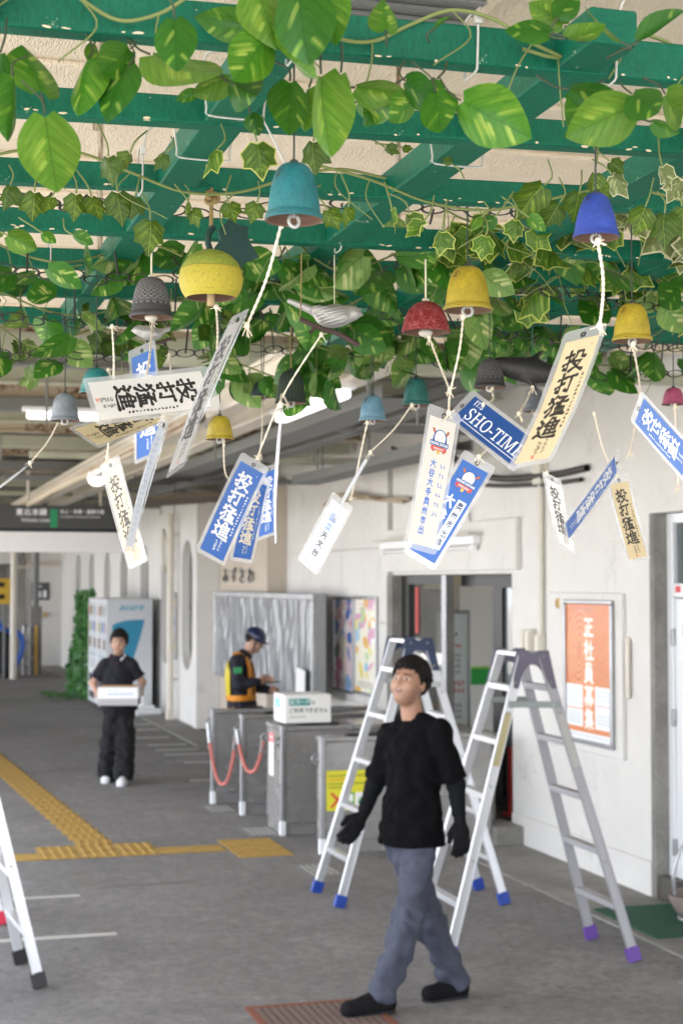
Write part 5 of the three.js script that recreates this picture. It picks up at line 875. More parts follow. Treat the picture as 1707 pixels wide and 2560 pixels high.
for (const [x, z] of [[0.44, -3.3], [0.3, -2.29], [1.135, -1.9], [1.83, -3.3], [1.2, -3.6], [0.09, -3.6]]) part('hanger_rod', rod([x, SL + 0.05, z], [x, 3.36, z], 0.006, 8), M.rusty, perg);
// dark plastic chain net carrying the vines
const chainMat = mat([0.02, 0.022, 0.02], 0.5);
[[2.74, -2.6, 'upper'], [2.69, -2.95, 'second'], [2.66, -3.28, 'third'], [2.63, -3.6, 'lowest']].forEach(([y, z, w], i) => {
  const t = thing('chain_net', ['black plastic net chain above the grey wave bell', 'black plastic net chain level with the red bell', 'black plastic net chain among the leaves behind the yellow bells', 'lowest black plastic net chain behind the bird'][i], 'chain net', 'black net chains under the slats');
  const x0 = 0.05, x1 = [1.3, 1.6, 1.8, 2.0][i], link = [];
  for (let x = x0; x < x1; x += 0.042) { const yy = y - 0.02 * Math.sin((x - x0) * 5) + 0.006 * Math.sin(x * 60); link.push(new THREE.TorusGeometry(0.0145, 0.0019, 5, 12).scale(1.5, 0.62, 1).rotateX(rr(-0.5, 0.5)).rotateZ(rr(-0.15, 0.15)).translate(x, yy, z)); if (rnd() < 0.5) link.push(rod([x, yy, z], [x + rr(-0.03, 0.03), SL + 0.03, z + rr(-0.05, 0.05)], 0.0022, 5)); }
  const o = part('links', link, chainMat, t); o.userData.kind = 'stuff';
});
// white cable ties
const tieMat = mat([0.55, 0.55, 0.52], 0.4, 0, { transmission: 0.15, thickness: 0 });
function cableTie(label, x, z, w, h, alongX, tail) {
  const t = thing('cable_tie', label, 'cable tie', 'white cable ties on the pergola', [x, SL, z]);
  const c = [[-w / 2, -0.006], [w / 2, -0.006], [w / 2 + 0.004, 0.004], [w / 2 + 0.004, h], [-w / 2 - 0.004, h], [-w / 2 - 0.004, 0.004]].map(([a, b]) => (alongX ? V(0, b, a) : V(a, b, 0)));
  const g = new THREE.TubeGeometry(new THREE.CatmullRomCurve3(c, true, 'catmullrom', 0.45), 40, 0.0016, 5, true);
  part('band', g, tieMat, t);
  part('head', (alongX ? rbx(-0.004, 0.004, h - 0.012, h, w / 2 + 0.004, w / 2 + 0.012, 0.001, 1) : rbx(w / 2, w / 2 + 0.008, h - 0.01, h, -0.004, 0.004, 0.001, 1)), tieMat, t);
  if (tail) part('tail', tube(alongX ? [[0, h - 0.005, w / 2 + 0.008], [0.004, h + 0.02, w / 2 + 0.014], [0.012, h + 0.03, w / 2 + 0.016]] : [[w / 2, 0, 0], [w / 2 + 0.012, -0.03, 0.012], [w / 2 + 0.034, -0.075, 0.014]], 0.0016, 10, 4), tieMat, t);
}
cableTie('white cable tie on the front slat between the yellow and blue bells', 0.672, -1.742, 0.034, 0.06, true, false);
cableTie('white cable tie on the front slat holding the blue bell', 0.845, -1.728, 0.034, 0.064, true, true);
cableTie('white cable tie on the front slat holding the teal bell', 0.453, -1.752, 0.034, 0.06, true, false);
cableTie('white cable tie looped under the rafter above the melon bell', 0.44, -1.99, 0.068, 0.075, false, true);
cableTie('white cable tie round the rafter just above the melon rope', 0.44, -2.2, 0.068, 0.075, false, false);
cableTie('white cable tie round the rafter over the central yellow bell', 0.8, -2.13, 0.068, 0.075, false, false);
cableTie('white cable tie on the third slat over the grey wave bell', 0.385, -2.42, 0.034, 0.06, true, true);
cableTie('white cable tie on the fifth slat near the left edge', 0.315, -3.09, 0.034, 0.06, true, false);
cableTie('white cable tie on the fourth slat over the bird', 0.8, -2.748, 0.034, 0.06, true, false);

// ---------- artificial vines ----------
function heartLeaf(fold, curl, twist, R = 6) {
  const S = [-1, -0.5, 0, 0.5, 1], P = [], U = [], I = [];
  for (let i = 0; i <= R; i++) S.forEach((s) => {
    const t = i / R, w = 0.425 * Math.pow(Math.sin(Math.PI * Math.pow(Math.min(1, t * 0.985 + 0.015), 0.7)), 0.82) + (i === 0 ? 0.03 : 0), x = s * w, y = t - 0.1 * Math.abs(s) * Math.pow(1 - t, 2.5), z = -fold * Math.abs(x) - curl * t * t + twist * x * t + 0.03 * Math.sin(s * 3 + t * 7) * w;
    P.push(x, y, z); U.push(0.5 + x * 1.05, 0.06 + y * 0.9);
  });
  for (let i = 0; i < R; i++) for (let j = 0; j < 4; j++) { const a = i * 5 + j; I.push(a, a + 1, a + 6, a, a + 6, a + 5); }
  const g = new THREE.BufferGeometry(); g.setAttribute('position', new THREE.Float32BufferAttribute(P, 3)); g.setAttribute('uv', new THREE.Float32BufferAttribute(U, 2)); g.setIndex(I); g.computeVertexNormals(); return g;
}
const ivyOut = [[0, 1], [0.17, 0.74], [0.25, 0.64], [0.46, 0.6], [0.41, 0.4], [0.47, 0.2], [0.3, 0.07], [0.16, -0.04], [0, 0.05]];
function ivyLeaf(fold, curl, twist) {
  const o = [...ivyOut, ...ivyOut.slice(1, -1).reverse().map(([x, y]) => [-x, y])], c = [0, 0.34], P = [], U = [], I = [];
  const z = (x, y) => -fold * Math.abs(x) - curl * y * y + twist * x * y + 0.05 * Math.sin(x * 9 + y * 6);
  const put = (x, y, e = 0) => { P.push(x, y, z(x, y) + e); U.push(0.5 + x * 0.95, 0.08 + y * 0.88); };
  put(...c, 0.03); o.forEach(([x, y]) => put(c[0] + (x - c[0]) * 0.5, c[1] + (y - c[1]) * 0.5, 0.0)); o.forEach(([x, y]) => put(x, y));
  const n = o.length; for (let i = 0; i < n; i++) { const j = (i + 1) % n; I.push(0, 1 + j, 1 + i, 1 + i, 1 + j, 1 + n + j, 1 + i, 1 + n + j, 1 + n + i); }
  const g = new THREE.BufferGeometry(); g.setAttribute('position', new THREE.Float32BufferAttribute(P, 3)); g.setAttribute('uv', new THREE.Float32BufferAttribute(U, 2)); g.setIndex(I); g.computeVertexNormals(); return g;
}
const heart = [[0.25, 0.12, 0], [0.5, 0.25, 0.2], [0.15, -0.15, -0.25], [0.75, 0.1, 0.1], [0.1, 0.35, 0.3]].map((a) => heartLeaf(...a));
const heartNear = [[0.25, 0.12, 0], [0.45, 0.22, 0.15], [0.2, -0.12, -0.2], [0.55, 0.15, 0.1], [0.15, 0.28, 0.2]].map((a) => heartLeaf(...a, 11));
const ivyG = [[0.2, 0.15, 0], [0.5, 0.3, 0.2], [0.1, -0.15, -0.2], [0.7, 0.1, 0.1]].map((a) => ivyLeaf(...a));
const leafTex = (base, spot, edge, vein, n) => canvas(256, 256, (g, w, h) => {
  g.fillStyle = base[0]; g.fillRect(0, 0, w, h);
  const streak = (col, alpha, lw, x, y, s, l) => { g.strokeStyle = col; g.globalAlpha = alpha; g.lineWidth = lw; g.beginPath(); g.moveTo(x, y); g.quadraticCurveTo(x + s * l * 0.5, y - l * 0.3, x + s * l, y - l * 0.85); g.stroke(); };
  for (let i = 0; i < 420; i++) { const s = rnd() < 0.5 ? -1 : 1; streak(base[1 + (rnd() * (base.length - 1) | 0)], 0.16, 2 + rnd() * 9, 128 + s * rnd() * 100, 20 + rnd() * 230, s, 20 + rnd() * 70); }
  for (let i = 0; i < n; i++) { const s = rnd() < 0.5 ? -1 : 1, x = 128 + s * (4 + rnd() * 50), y = 70 + rnd() * 130, l = 16 + rnd() * 40, c = spot[rnd() * spot.length | 0]; for (let k = 0; k < 16; k++) streak(c, 0.09, 5 + rnd() * 14, x + (rnd() - 0.5) * 9, y + (rnd() - 0.5) * 12, s, l * (0.5 + rnd() * 0.6)); }
  if (edge) { g.globalAlpha = 0.95; g.strokeStyle = edge; g.lineWidth = 15; const o = [...ivyOut, ...ivyOut.slice(1, -1).reverse().map(([x, y]) => [-x, y])]; g.beginPath(); o.forEach(([x, y], i) => (i ? g.lineTo : g.moveTo).call(g, (0.5 + x * 0.95) * w, (1 - 0.08 - y * 0.88) * h)); g.closePath(); g.stroke(); }
  g.globalAlpha = 0.7; g.strokeStyle = vein; g.lineWidth = 4; g.beginPath(); g.moveTo(128, 250); g.lineTo(128, 20); g.stroke(); g.lineWidth = 2; for (let i = 0; i < 5; i++) for (const s of [-1, 1]) { g.beginPath(); g.moveTo(128, 225 - i * 38); g.quadraticCurveTo(128 + s * 40, 200 - i * 38, 128 + s * 84, 160 - i * 38); g.stroke(); }
});
const leafMat = (map, r = 0.42) => mat(r < 0.4 ? [0.74, 0.77, 0.72] : [1, 1, 0.95], r, 0, { map, transmission: 0.2, thickness: 0, side: THREE.DoubleSide, ior: 1.4, specularIntensity: 0.6 });
const LM = {
  p: [leafMat(leafTex(['#336b16', '#295c10', '#437c1c', '#588b28'], ['#93ac3e', '#aabb58', '#739a30'], null, '#2a4e16', 4), 0.36), leafMat(leafTex(['#527f24', '#466e1c', '#6a8e30', '#7a9b3a'], ['#a8b654', '#8ea63e'], null, '#3c5818', 4), 0.36), leafMat(leafTex(['#275f14', '#1f520f', '#336e18', '#40781c'], ['#849d38', '#a4b050'], null, '#1f4510', 4), 0.36), leafMat(leafTex(['#3f791c', '#336a15', '#628e2a', '#8aa63a'], ['#b8c05e', '#99ae40'], null, '#325917', 5), 0.36)],
  q: [leafMat(leafTex(['#356820', '#2c5c1a', '#437626', '#4c7e2a'], ['#b0be6e', '#d0d38e', '#789841'], null, '#1f4113', 8)), leafMat(leafTex(['#336c1c', '#285c15', '#447b24', '#38711e'], ['#c1c978', '#98ae53', '#dcdaa2'], null, '#224812', 10)), leafMat(leafTex(['#638441', '#567838', '#769450', '#869d5c'], ['#c0c68c', '#a4b578'], null, '#345028', 7)), leafMat(leafTex(['#2b6017', '#225311', '#396e1d', '#316618'], ['#88a644', '#abb860'], null, '#1a3a0e', 5))],
  d: [leafMat(leafTex(['#304a15', '#273f11', '#405a1b', '#516a21'], ['#556a25'], null, '#859839', 5)), leafMat(leafTex(['#3e5817', '#324c13', '#516b1f', '#607a27'], ['#718733'], null, '#96a640', 5))],
  v: [leafMat(leafTex(['#395817', '#2f4c13', '#4c6a21', '#587427'], ['#778c39'], '#b9bc67', '#83963f', 5)), leafMat(leafTex(['#41641d', '#375a19', '#557627', '#638431'], ['#90a249'], '#abb457', '#92a445', 5))],
  w: [leafMat(leafTex(['#5f6a40', '#515d38', '#727b4e', '#82895c'], ['#a8aa80'], '#c4c2a2', '#949b66', 8))],
};
const stemMat = mat([0.16, 0.2, 0.06], 0.6), darkStem = mat([0.035, 0.05, 0.025], 0.6);
const basis = new THREE.Matrix4();
function leaf(parent, kind, base, D, N, len, wf) {
  const ms = LM[kind], ivy = 'dvw'.includes(kind), gs = ivy ? ivyG : kind === 'p' ? heartNear : heart, o = part('leaf', gs[rnd() * gs.length | 0], ms[rnd() * ms.length | 0], parent);
  const X = D.clone().cross(N).normalize(), Z = X.clone().cross(D).normalize();
  basis.makeBasis(X.multiplyScalar(len * wf), D.clone().multiplyScalar(len), Z.multiplyScalar(len)).setPosition(base); o.matrixAutoUpdate = false; o.matrix.copy(basis); o.matrix.decompose(o.position, o.quaternion, o.scale); o.matrixAutoUpdate = true;
  return o;
}
{
  const info = [['pothos_vine', 'bright green artificial pothos vine over the left end of the front slat'], ['pothos_vine', 'bright green artificial pothos vine over the middle of the front slat above the teal bell'], ['pothos_vine', 'bright green artificial pothos vine over the front slat above the blue bell'], ['ivy_vine', 'dark artificial ivy vine along the third slat beside the melon bell'], ['ivy_vine', 'dark and white-edged artificial ivy vine behind the blue bell']];
  info.forEach(([n, label], gi) => {
    const t = thing(n, label, 'vine', 'artificial vines on the pergola'), mine = LEAVES.filter((l) => l[0] === gi).sort((a, b) => a[2] - b[2]);
    const stems = []; mine.forEach((l) => {
      const [, kind, bx0, by, bz, dx, dy, dz, nx, ny, nz, len, wf] = l, b = V(bx0, by, bz), D = V(dx, dy, dz), N = V(nx, ny, nz).applyAxisAngle(D, rr(-0.45, 0.45)).addScaledVector(D, rr(-0.35, 0.35)).normalize();
      const o = leaf(t, kind, b.clone().addScaledVector(D, gi < 3 ? len * 0.04 : 0), D, N, gi < 3 ? len * 0.93 : len, wf * rr(0.92, 1.05));
      const node = b.clone().addScaledVector(D, -0.03).add(V(rr(-0.02, 0.02), rr(0.0, 0.02), -0.015));
      stems.push(tube([b, b.clone().addScaledVector(D, -0.015), node], 0.0013, 6, 4));
    });
    part('stalks', stems, gi < 3 ? darkStem : stemMat, t).userData.kind = 'stuff';
    const runs = gi < 3 ? [[0.08, 0.42], [0.4, 0.78], [0.72, 1.1]][gi] : gi === 3 ? [0.12, 0.75] : [0.62, 1.4];
    const z0 = gi < 3 ? -1.71 : gi === 3 ? -2.32 : -2.3, pts = []; for (let i = 0; i <= 8; i++) { const u = i / 8; pts.push(V(runs[0] + (runs[1] - runs[0]) * u, SL + (gi < 3 ? 0.035 : 0.0) + 0.025 * Math.sin(u * 9 + gi * 2), z0 + 0.012 * Math.cos(u * 7))); }
    part('stem', tube(pts, 0.0024, 50, 5), stemMat, t);
    for (let k = 0; k < 4; k++) { const p = pts[1 + k * 2 > 8 ? 8 : 1 + k * 2]; part('tendril', tube([p, p.clone().add(V(rr(-0.03, 0.03), -0.03, 0.01)), p.clone().add(V(rr(-0.06, 0.06), -0.05 - rnd() * 0.04, 0.015))], 0.0011, 10, 4), stemMat, t); }
  });
}
// dense vines hanging from the far slats
const dense = [
  // kinds, x0, x1, z, y centre, droop, count, label
  ['q', 0.16, 0.55, -2.98, 2.69, 0.05, 20, 'variegated artificial vine at the left edge behind the grey wave bell'],
  ['qqd', 0.22, 0.75, -3.3, 2.65, 0.06, 32, 'hanging artificial vine behind the melon bell'],
  ['qd', 0.25, 0.6, -3.62, 2.63, 0.06, 22, 'lower artificial vine over the small grey bell'],
  ['q', 0.62, 1.0, -3.1, 2.655, 0.05, 38, 'variegated artificial vine around the silver bird'],
  ['q', 0.7, 1.2, -3.45, 2.62, 0.075, 52, 'thick artificial vine hanging over the dark green bell and the bird'],
  ['q', 0.74, 1.12, -3.72, 2.585, 0.065, 26, 'lowest artificial vine trailing behind the dark green bell'],
  ['qqv', 0.92, 1.3, -2.8, 2.70, 0.045, 44, 'artificial vine over the red and central yellow bells'],
  ['v', 0.95, 1.45, -2.62, 2.725, 0.04, 40, 'pale-rimmed artificial ivy vine above the central yellow bell'],
  ['vvq', 1.1, 1.65, -3.05, 2.70, 0.05, 50, 'pale-rimmed artificial ivy vine between the two yellow bells'],
  ['q', 1.05, 1.6, -3.4, 2.65, 0.06, 48, 'variegated artificial vine behind the black fish'],
  ['q', 1.35, 1.95, -3.6, 2.64, 0.06, 46, 'variegated artificial vine at the right edge above the pink bell'],
  ['w', 1.22, 1.5, -2.52, 2.725, 0.04, 28, 'white-edged artificial ivy vine at the right edge over the yellow bell'],
  ['qv', 1.3, 1.7, -2.9, 2.70, 0.05, 34, 'artificial vine behind the right yellow bell'],
  ['q', 0.55, 0.95, -2.85, 2.69, 0.05, 30, 'artificial vine along the fourth slat over the bird'],
];
for (const [kinds, x0, x1, z, y, drop, n, label] of dense) {
  const t = thing(kinds[0] === 'q' ? 'pothos_vine' : 'ivy_vine', label, 'vine', 'artificial vines on the pergola'), pts = [], st = [];
  const N = 10; for (let i = 0; i <= N; i++) { const u = i / N; pts.push(V(x0 + (x1 - x0) * u, y + 0.03 + 0.025 * Math.sin(u * 8 + x0 * 9), z + 0.03 * Math.sin(u * 11 + z))); }
  const c = new THREE.CatmullRomCurve3(pts);
  for (let i = 0; i < n * 0.62; i++) {
    const u = Math.min(1, Math.max(0, (i + rnd()) / (n * 0.62))), p = c.getPoint(u), b = p.clone().add(V(rr(-0.03, 0.03), rr(-drop, 0.035), rr(-0.05, 0.06))), a = rr(0, 6.283), D = V(Math.cos(a) * 0.85, -0.1 - rnd() * 0.9, Math.sin(a) * 0.85).normalize();
    const nn = V(rr(-1.1, 0.9), rr(-0.8, 0.9), rr(0.35, 1)).normalize(); nn.addScaledVector(D, -nn.dot(D)).normalize();
    const kind = kinds[rnd() * kinds.length | 0], L = ('dvw'.includes(kind) ? rr(0.055, 0.085) : rr(0.062, 0.1));
    leaf(t, kind, b, D, nn, L, rr(0.85, 1.1)); st.push(tube([b, b.clone().lerp(p, 0.5).add(V(0, 0.008, 0)), p], 0.0011, 5, 4));
    if (rnd() < 0.12) st.push(tube([p, p.clone().add(V(rr(-0.03, 0.03), -0.03, 0.02)), p.clone().add(V(rr(-0.05, 0.05), -0.06, 0.03)), p.clone().add(V(rr(-0.05, 0.05), -0.1, 0.03))], 0.001, 9, 4));
  }
  part('stalks', st, stemMat, t).userData.kind = 'stuff'; part('stem', tube(pts, 0.0022, 40, 5), stemMat, t);
}

// ---------- wind bells ----------
const waves = (bg, fg) => canvas(1024, 256, (g, w, h) => { g.fillStyle = bg; g.fillRect(0, 0, w, h); g.strokeStyle = fg; g.lineWidth = 5; const R = 28.4; for (let r = 6; r >= 0; r--) for (let i = -1; i < w / (2 * R) + 1; i++) { const x = i * 2 * R + (r % 2) * R, y = h * 0.9 - r * R * 0.5; g.fillStyle = bg; g.beginPath(); g.arc(x, y, R, Math.PI, 0); g.fill(); for (const q of [R - 2, R * 0.62, R * 0.28]) { g.beginPath(); g.arc(x, y, q, Math.PI, 0); g.stroke(); } } });
const waveBump = waves('#000', '#fff'), waveMap = waves('#3c3a3c', '#7c797a'); waveBump.colorSpace = THREE.NoColorSpace;
const ironBump = tex(256, (u, v) => nB(u, v), false, 0); ironBump.repeat.set(3, 2);
const paintWear = tex(512, (u, v) => { const a = nB(u, v), b = nC(u, v), rim = v < 0.045 + 0.03 * nA(u, v), chip = nA(v, u) > 0.7 && a > 0.52; if (chip || (rim && a > 0.42)) return [0.4, 0.26, 0.2]; const k = 0.9 + 0.3 * (a - 0.5) + 0.22 * (b - 0.5); return [k, k, k]; }, true, 0);
const paintOn = (c, r = 0.42) => mat(c.map((x) => x * 1.15 + 0.004), r, 0.05, { map: paintWear, bumpMap: ironBump, bumpScale: 0.0012, clearcoat: 0.15, clearcoatRoughness: 0.4 });
const nM = oct([[22, 1], [50, 0.5]], 401);
const mottle = tex(256, (u, v) => { const k = Math.abs(nM(u, v) - 0.5) * 9; return k < 0.6 ? [0.62, 0.33, 0.34] : [0.47, 0.1, 0.13]; }, true, 0); mottle.repeat.set(2, 1);
const BELL = {
  teal: [paintOn([0.0, 0.15, 0.17]), 'teal iron wind bell, the large one at the front under the pothos', 'dark'], blue: [paintOn([0.012, 0.05, 0.36]), 'bright blue iron wind bell hanging from the front slat', 'dark'],
  wave: [mat(0xffffff, 0.5, 0.2, { map: waveMap, bumpMap: waveBump, bumpScale: 0.002 }), 'charcoal wind bell with a wave pattern, left of the melon', 'white'], yellow: [paintOn([0.42, 0.31, 0.008]), 'large mustard yellow wind bell beside the red one', 'dark'],
  red: [mat([1, 1, 1], 0.45, 0.05, { map: mottle }), 'wide red mottled wind bell left of the large yellow one', 'white'], yellow2: [paintOn([0.42, 0.31, 0.008]), 'mustard yellow wind bell near the right edge beside the cream strip', 'dark'],
  pale: [paintOn([0.19, 0.215, 0.24], 0.5), 'small slate grey wind bell at the far left below the leaves', 'dark'], teal2: [paintOn([0.0, 0.16, 0.15]), 'teal wind bell half hidden by leaves above the white strip', 'dark'],
  yellow3: [paintOn([0.42, 0.31, 0.008]), 'small yellow wind bell peeping below the leaves behind the white strip', 'dark'], moss: [mat([0.018, 0.032, 0.018], 0.6, 0.2, { bumpMap: ironBump, bumpScale: 0.002 }), 'dark mossy green ribbed wind bell beside the lit lamp', 'rope'],
  dark: [paintOn([0.02, 0.045, 0.05]), 'small nearly black wind bell behind the leaves left of the mossy one', 'dark'], sky: [paintOn([0.13, 0.27, 0.36]), 'small pale blue wind bell below the bird', 'dark'],
  green: [paintOn([0.01, 0.13, 0.115]), 'small sea green wind bell right of the pale blue one', 'dark'], black: [mat([0.6, 0.6, 0.6], 0.5, 0.2, { map: waveMap, bumpMap: waveBump, bumpScale: 0.002 }), 'black wind bell with a wave pattern touching the fish', 'dark'],
  slate: [paintOn([0.12, 0.13, 0.15]), 'small grey wind bell under the black fish', 'dark'], pink: [paintOn([0.36, 0.05, 0.13]), 'small raspberry pink wind bell cut by the right edge', 'dark'],
};
const inside = mat([0.13, 0.075, 0.05], 0.8, 0.1), twine = mat([0.74, 0.66, 0.52], 0.85), darkCord = mat([0.03, 0.04, 0.035], 0.7), ropeMat = mat([0.27, 0.19, 0.08], 0.9), clap = mat([0.42, 0.42, 0.41], 0.5);
function fray(p, dir, s = 1) { const g = [new THREE.SphereGeometry(0.0042 * s, 8, 6).scale(1, 1.3, 1).translate(p.x, p.y, p.z)]; for (let i = 0; i < 7; i++) g.push(rod(p, [p.x + rr(-0.011, 0.011) * s, p.y + rr(-0.016, 0.004) * s, p.z + rr(-0.006, 0.008) * s], 0.0008, 4)); return g; }
const cordOf = {}; for (const [n, q] of CORDS) cordOf[n] = q.map((p) => V(...p));
function pullCord(t, key) {
  const q = cordOf[key]; if (!q) return;
  const c = new THREE.CatmullRomCurve3(q), a = [], b = [], N = 60; for (let i = 0; i <= N; i++) { const p = c.getPoint(i / N); a.push(p.clone().add(V(Math.cos(i * 0.8) * 0.0009, 0, Math.sin(i * 0.8) * 0.0009))); b.push(p.clone().add(V(-Math.cos(i * 0.8) * 0.0009, 0, -Math.sin(i * 0.8) * 0.0009))); }
  t.updateMatrix(); const inv = t.matrix.clone().invert(), g = [tube(a, 0.00125, 70, 5), tube(b, 0.00125, 70, 5)]; g.forEach((x) => x.applyMatrix4(inv));
  part('pull_cord', g, twine, t);
  for (const p of [q[0], q[q.length - 1]]) part('knot', fray(p, 0, 0.95).map((x) => metric(x.applyMatrix4(inv))), twine, t);
}
for (const [key, x, y, z, R, h] of BELLS) {
  if (!BELL[key]) continue;
  const [m, label, cord] = BELL[key], t = thing('wind_bell', label, 'wind bell', 'iron wind bells hanging from the pergola', [x, y, z]);
  const dome = key === 'red', prof = dome ? [[0.001, 0], [0.2, -0.01], [0.45, -0.09], [0.68, -0.27], [0.85, -0.55], [0.95, -0.82], [1, -1]] : key === 'moss' ? [[0.001, 0], [0.3, -0.02], [0.6, -0.12], [0.78, -0.35], [0.85, -0.65], [0.93, -0.9], [1, -1]] : key === 'blue' ? [[0.001, 0], [0.22, -0.01], [0.45, -0.09], [0.66, -0.3], [0.82, -0.58], [0.93, -0.86], [0.99, -0.94], [1, -1]] : [[0.001, 0], [0.26, -0.008], [0.46, -0.05], [0.62, -0.15], [0.755, -0.34], [0.855, -0.6], [0.91, -0.83], [0.93, -0.87], [0.975, -0.91], [1, -0.955], [1, -1]];
  const smooth = prof.length > 3 ? new THREE.SplineCurve(prof.map(([a, b]) => new THREE.Vector2(a, b))).getPoints(36).map((p) => [Math.max(0.0005, p.x) * R, p.y * h]) : prof;
  if (key === 'moss') { const g = lathe(smooth, 96), p = g.attributes.position; for (let i = 0; i < p.count; i++) { const a = Math.atan2(p.getZ(i), p.getX(i)), k = 1 + 0.035 * Math.cos(a * 24); p.setX(i, p.getX(i) * k); p.setZ(i, p.getZ(i) * k); } g.computeVertexNormals(); part('shell', g, m, t); } else part('shell', lathe(smooth, 40), m, t);
  part('inside', lathe(smooth.map(([a, b]) => [a * 0.9, b * 0.96 - 0.0012]).filter((q, i) => i % 3 === 0).concat([[R * 0.9, -h * 0.985], [R * 0.999, -h * 1.001]]), 32), inside, t);
  part('crown_stud', new THREE.SphereGeometry(R * 0.16, 10, 8).scale(1, 0.7, 1).translate(0, R * 0.03, 0), cord === 'white' ? twine : darkCord, t);
  const up = SL - y, cm = cord === 'white' ? twine : cord === 'rope' ? ropeMat : darkCord;
  const two = key === 'sky' || key === 'dark' ? [-0.002, 0.002] : [0]; part('hanging_cord', two.map((o) => rod([o, 0, 0], [o * 2, up + 0.006, 0.0], cord === 'white' ? 0.0018 : cord === 'rope' ? 0.0018 : 0.0012, 6)), cm, t);
  if (key !== 'wave' && key !== 'red') part('clapper', [new THREE.TorusGeometry(R * 0.2, R * 0.065, 6, 18, 5.2).rotateZ(Math.PI / 2 - 2.6 + Math.PI).rotateY(rr(-0.5, 0.5)).translate(0, -h - R * 0.02, 0), rod([0, -h * 0.5, 0], [0, -h + R * 0.1, 0], R * 0.06, 6)], clap, t);
  else part('clapper', new THREE.SphereGeometry(R * 0.3, 12, 8).scale(1, 0.6, 1).translate(0, -h, 0), mat([0.5, 0.46, 0.4], 0.6), t);
  pullCord(t, key);
}
{ // melon-shaped bell with a dark leaf
  const [, x, y, z, R, h] = BELLS.find((b) => b[0] === 'melon'), t = thing('melon_bell', 'round yellow-green melon shaped wind bell with a dark leaf', 'wind bell', 'iron wind bells hanging from the pergola', [x, y, z]);
  const mm = canvas(512, 256, (g, w, hh) => { g.fillStyle = '#a99b2a'; g.fillRect(0, 0, w, hh); g.fillStyle = '#8f9430'; g.fillRect(0, 0, w, 140); for (let i = 0; i < 9000; i++) { const v = rnd(), py = v * hh; if (rnd() > (py < 140 ? 0.92 : 0.12)) continue; g.fillStyle = py < 140 ? ['#4f7d28', '#6c8f30', '#7d983a', '#a09a32'][rnd() * 4 | 0] : ['#b8a934', '#988a24', '#777628'][rnd() * 3 | 0]; g.globalAlpha = 0.75; g.beginPath(); g.arc(rnd() * w, py, 0.8 + rnd() * 1.9, 0, 7); g.fill(); } g.globalAlpha = 1; g.strokeStyle = '#6b5a20'; g.lineWidth = 2; g.beginPath(); for (let i = 0; i <= 40; i++) (i ? g.lineTo : g.moveTo).call(g, i * w / 40, 140 + (rnd() - 0.5) * 4); g.stroke(); });
  const pts = []; for (let i = 0; i <= 30; i++) { const a = i / 30 * 2.25, k = R * (1 + (Math.abs(a - 1.42) < 0.05 ? -0.012 : 0)); pts.push([Math.max(0.0005, Math.sin(a) * k), -R * 0.94 * (1 - Math.cos(a))]); }
  part('shell', lathe(pts.slice().reverse(), 48), mat(0xffffff, 0.55, 0.02, { map: mm, bumpMap: ironBump, bumpScale: 0.0016 }), t);
  const e = pts[30]; part('inside', lathe([e, [e[0] * 0.9, e[1] + 0.002], [R * 0.88, -R], [R * 0.5, -R * 0.2], [0.001, -R * 0.12]], 32), inside, t);
  const sh = new THREE.Shape(); [...ivyOut, ...ivyOut.slice(1, -1).reverse().map(([a, b]) => [-a, b])].forEach(([a, b], i) => (i ? sh.lineTo : sh.moveTo).call(sh, a * 0.085, b * 0.085));
  const bronze = mat([0.012, 0.05, 0.045], 0.5, 0.3, { bumpMap: ironBump, bumpScale: 0.001 });
  part('metal_leaf', metric(new THREE.ExtrudeGeometry(sh, { depth: 0.003, bevelEnabled: true, bevelSize: 0.001, bevelThickness: 0.001, bevelSegments: 1 }).rotateX(-0.5).rotateZ(-1.75).translate(0.008, 0.012, 0.012)), bronze, t);
  part('stalk', tube([[0, -0.004, 0], [-0.006, 0.012, 0.004], [-0.002, 0.028, 0.002], [0.004, 0.036, 0]], 0.005, 16, 8), bronze, t);
  const rp = [], r2 = []; for (let i = 0; i <= 40; i++) { const yy = 0.034 + (SL - y - 0.03) * i / 40; rp.push(V(Math.cos(i) * 0.0014, yy, Math.sin(i) * 0.0014)); r2.push(V(-Math.cos(i) * 0.0014, yy, -Math.sin(i) * 0.0014)); }
  part('hanging_rope', [tube(rp, 0.0022, 80, 5), tube(r2, 0.0022, 80, 5)], ropeMat, t); part('rope_knot', new THREE.TorusKnotGeometry(0.007, 0.0035, 40, 6).translate(0, SL - y - 0.012, 0.004), ropeMat, t);
  part('clapper', rod([0, e[1] + 0.03, 0], [0, e[1] - 0.012, 0], 0.006, 8), mat([0.4, 0.28, 0.14], 0.7), t);
  pullCord(t, 'melon');
}
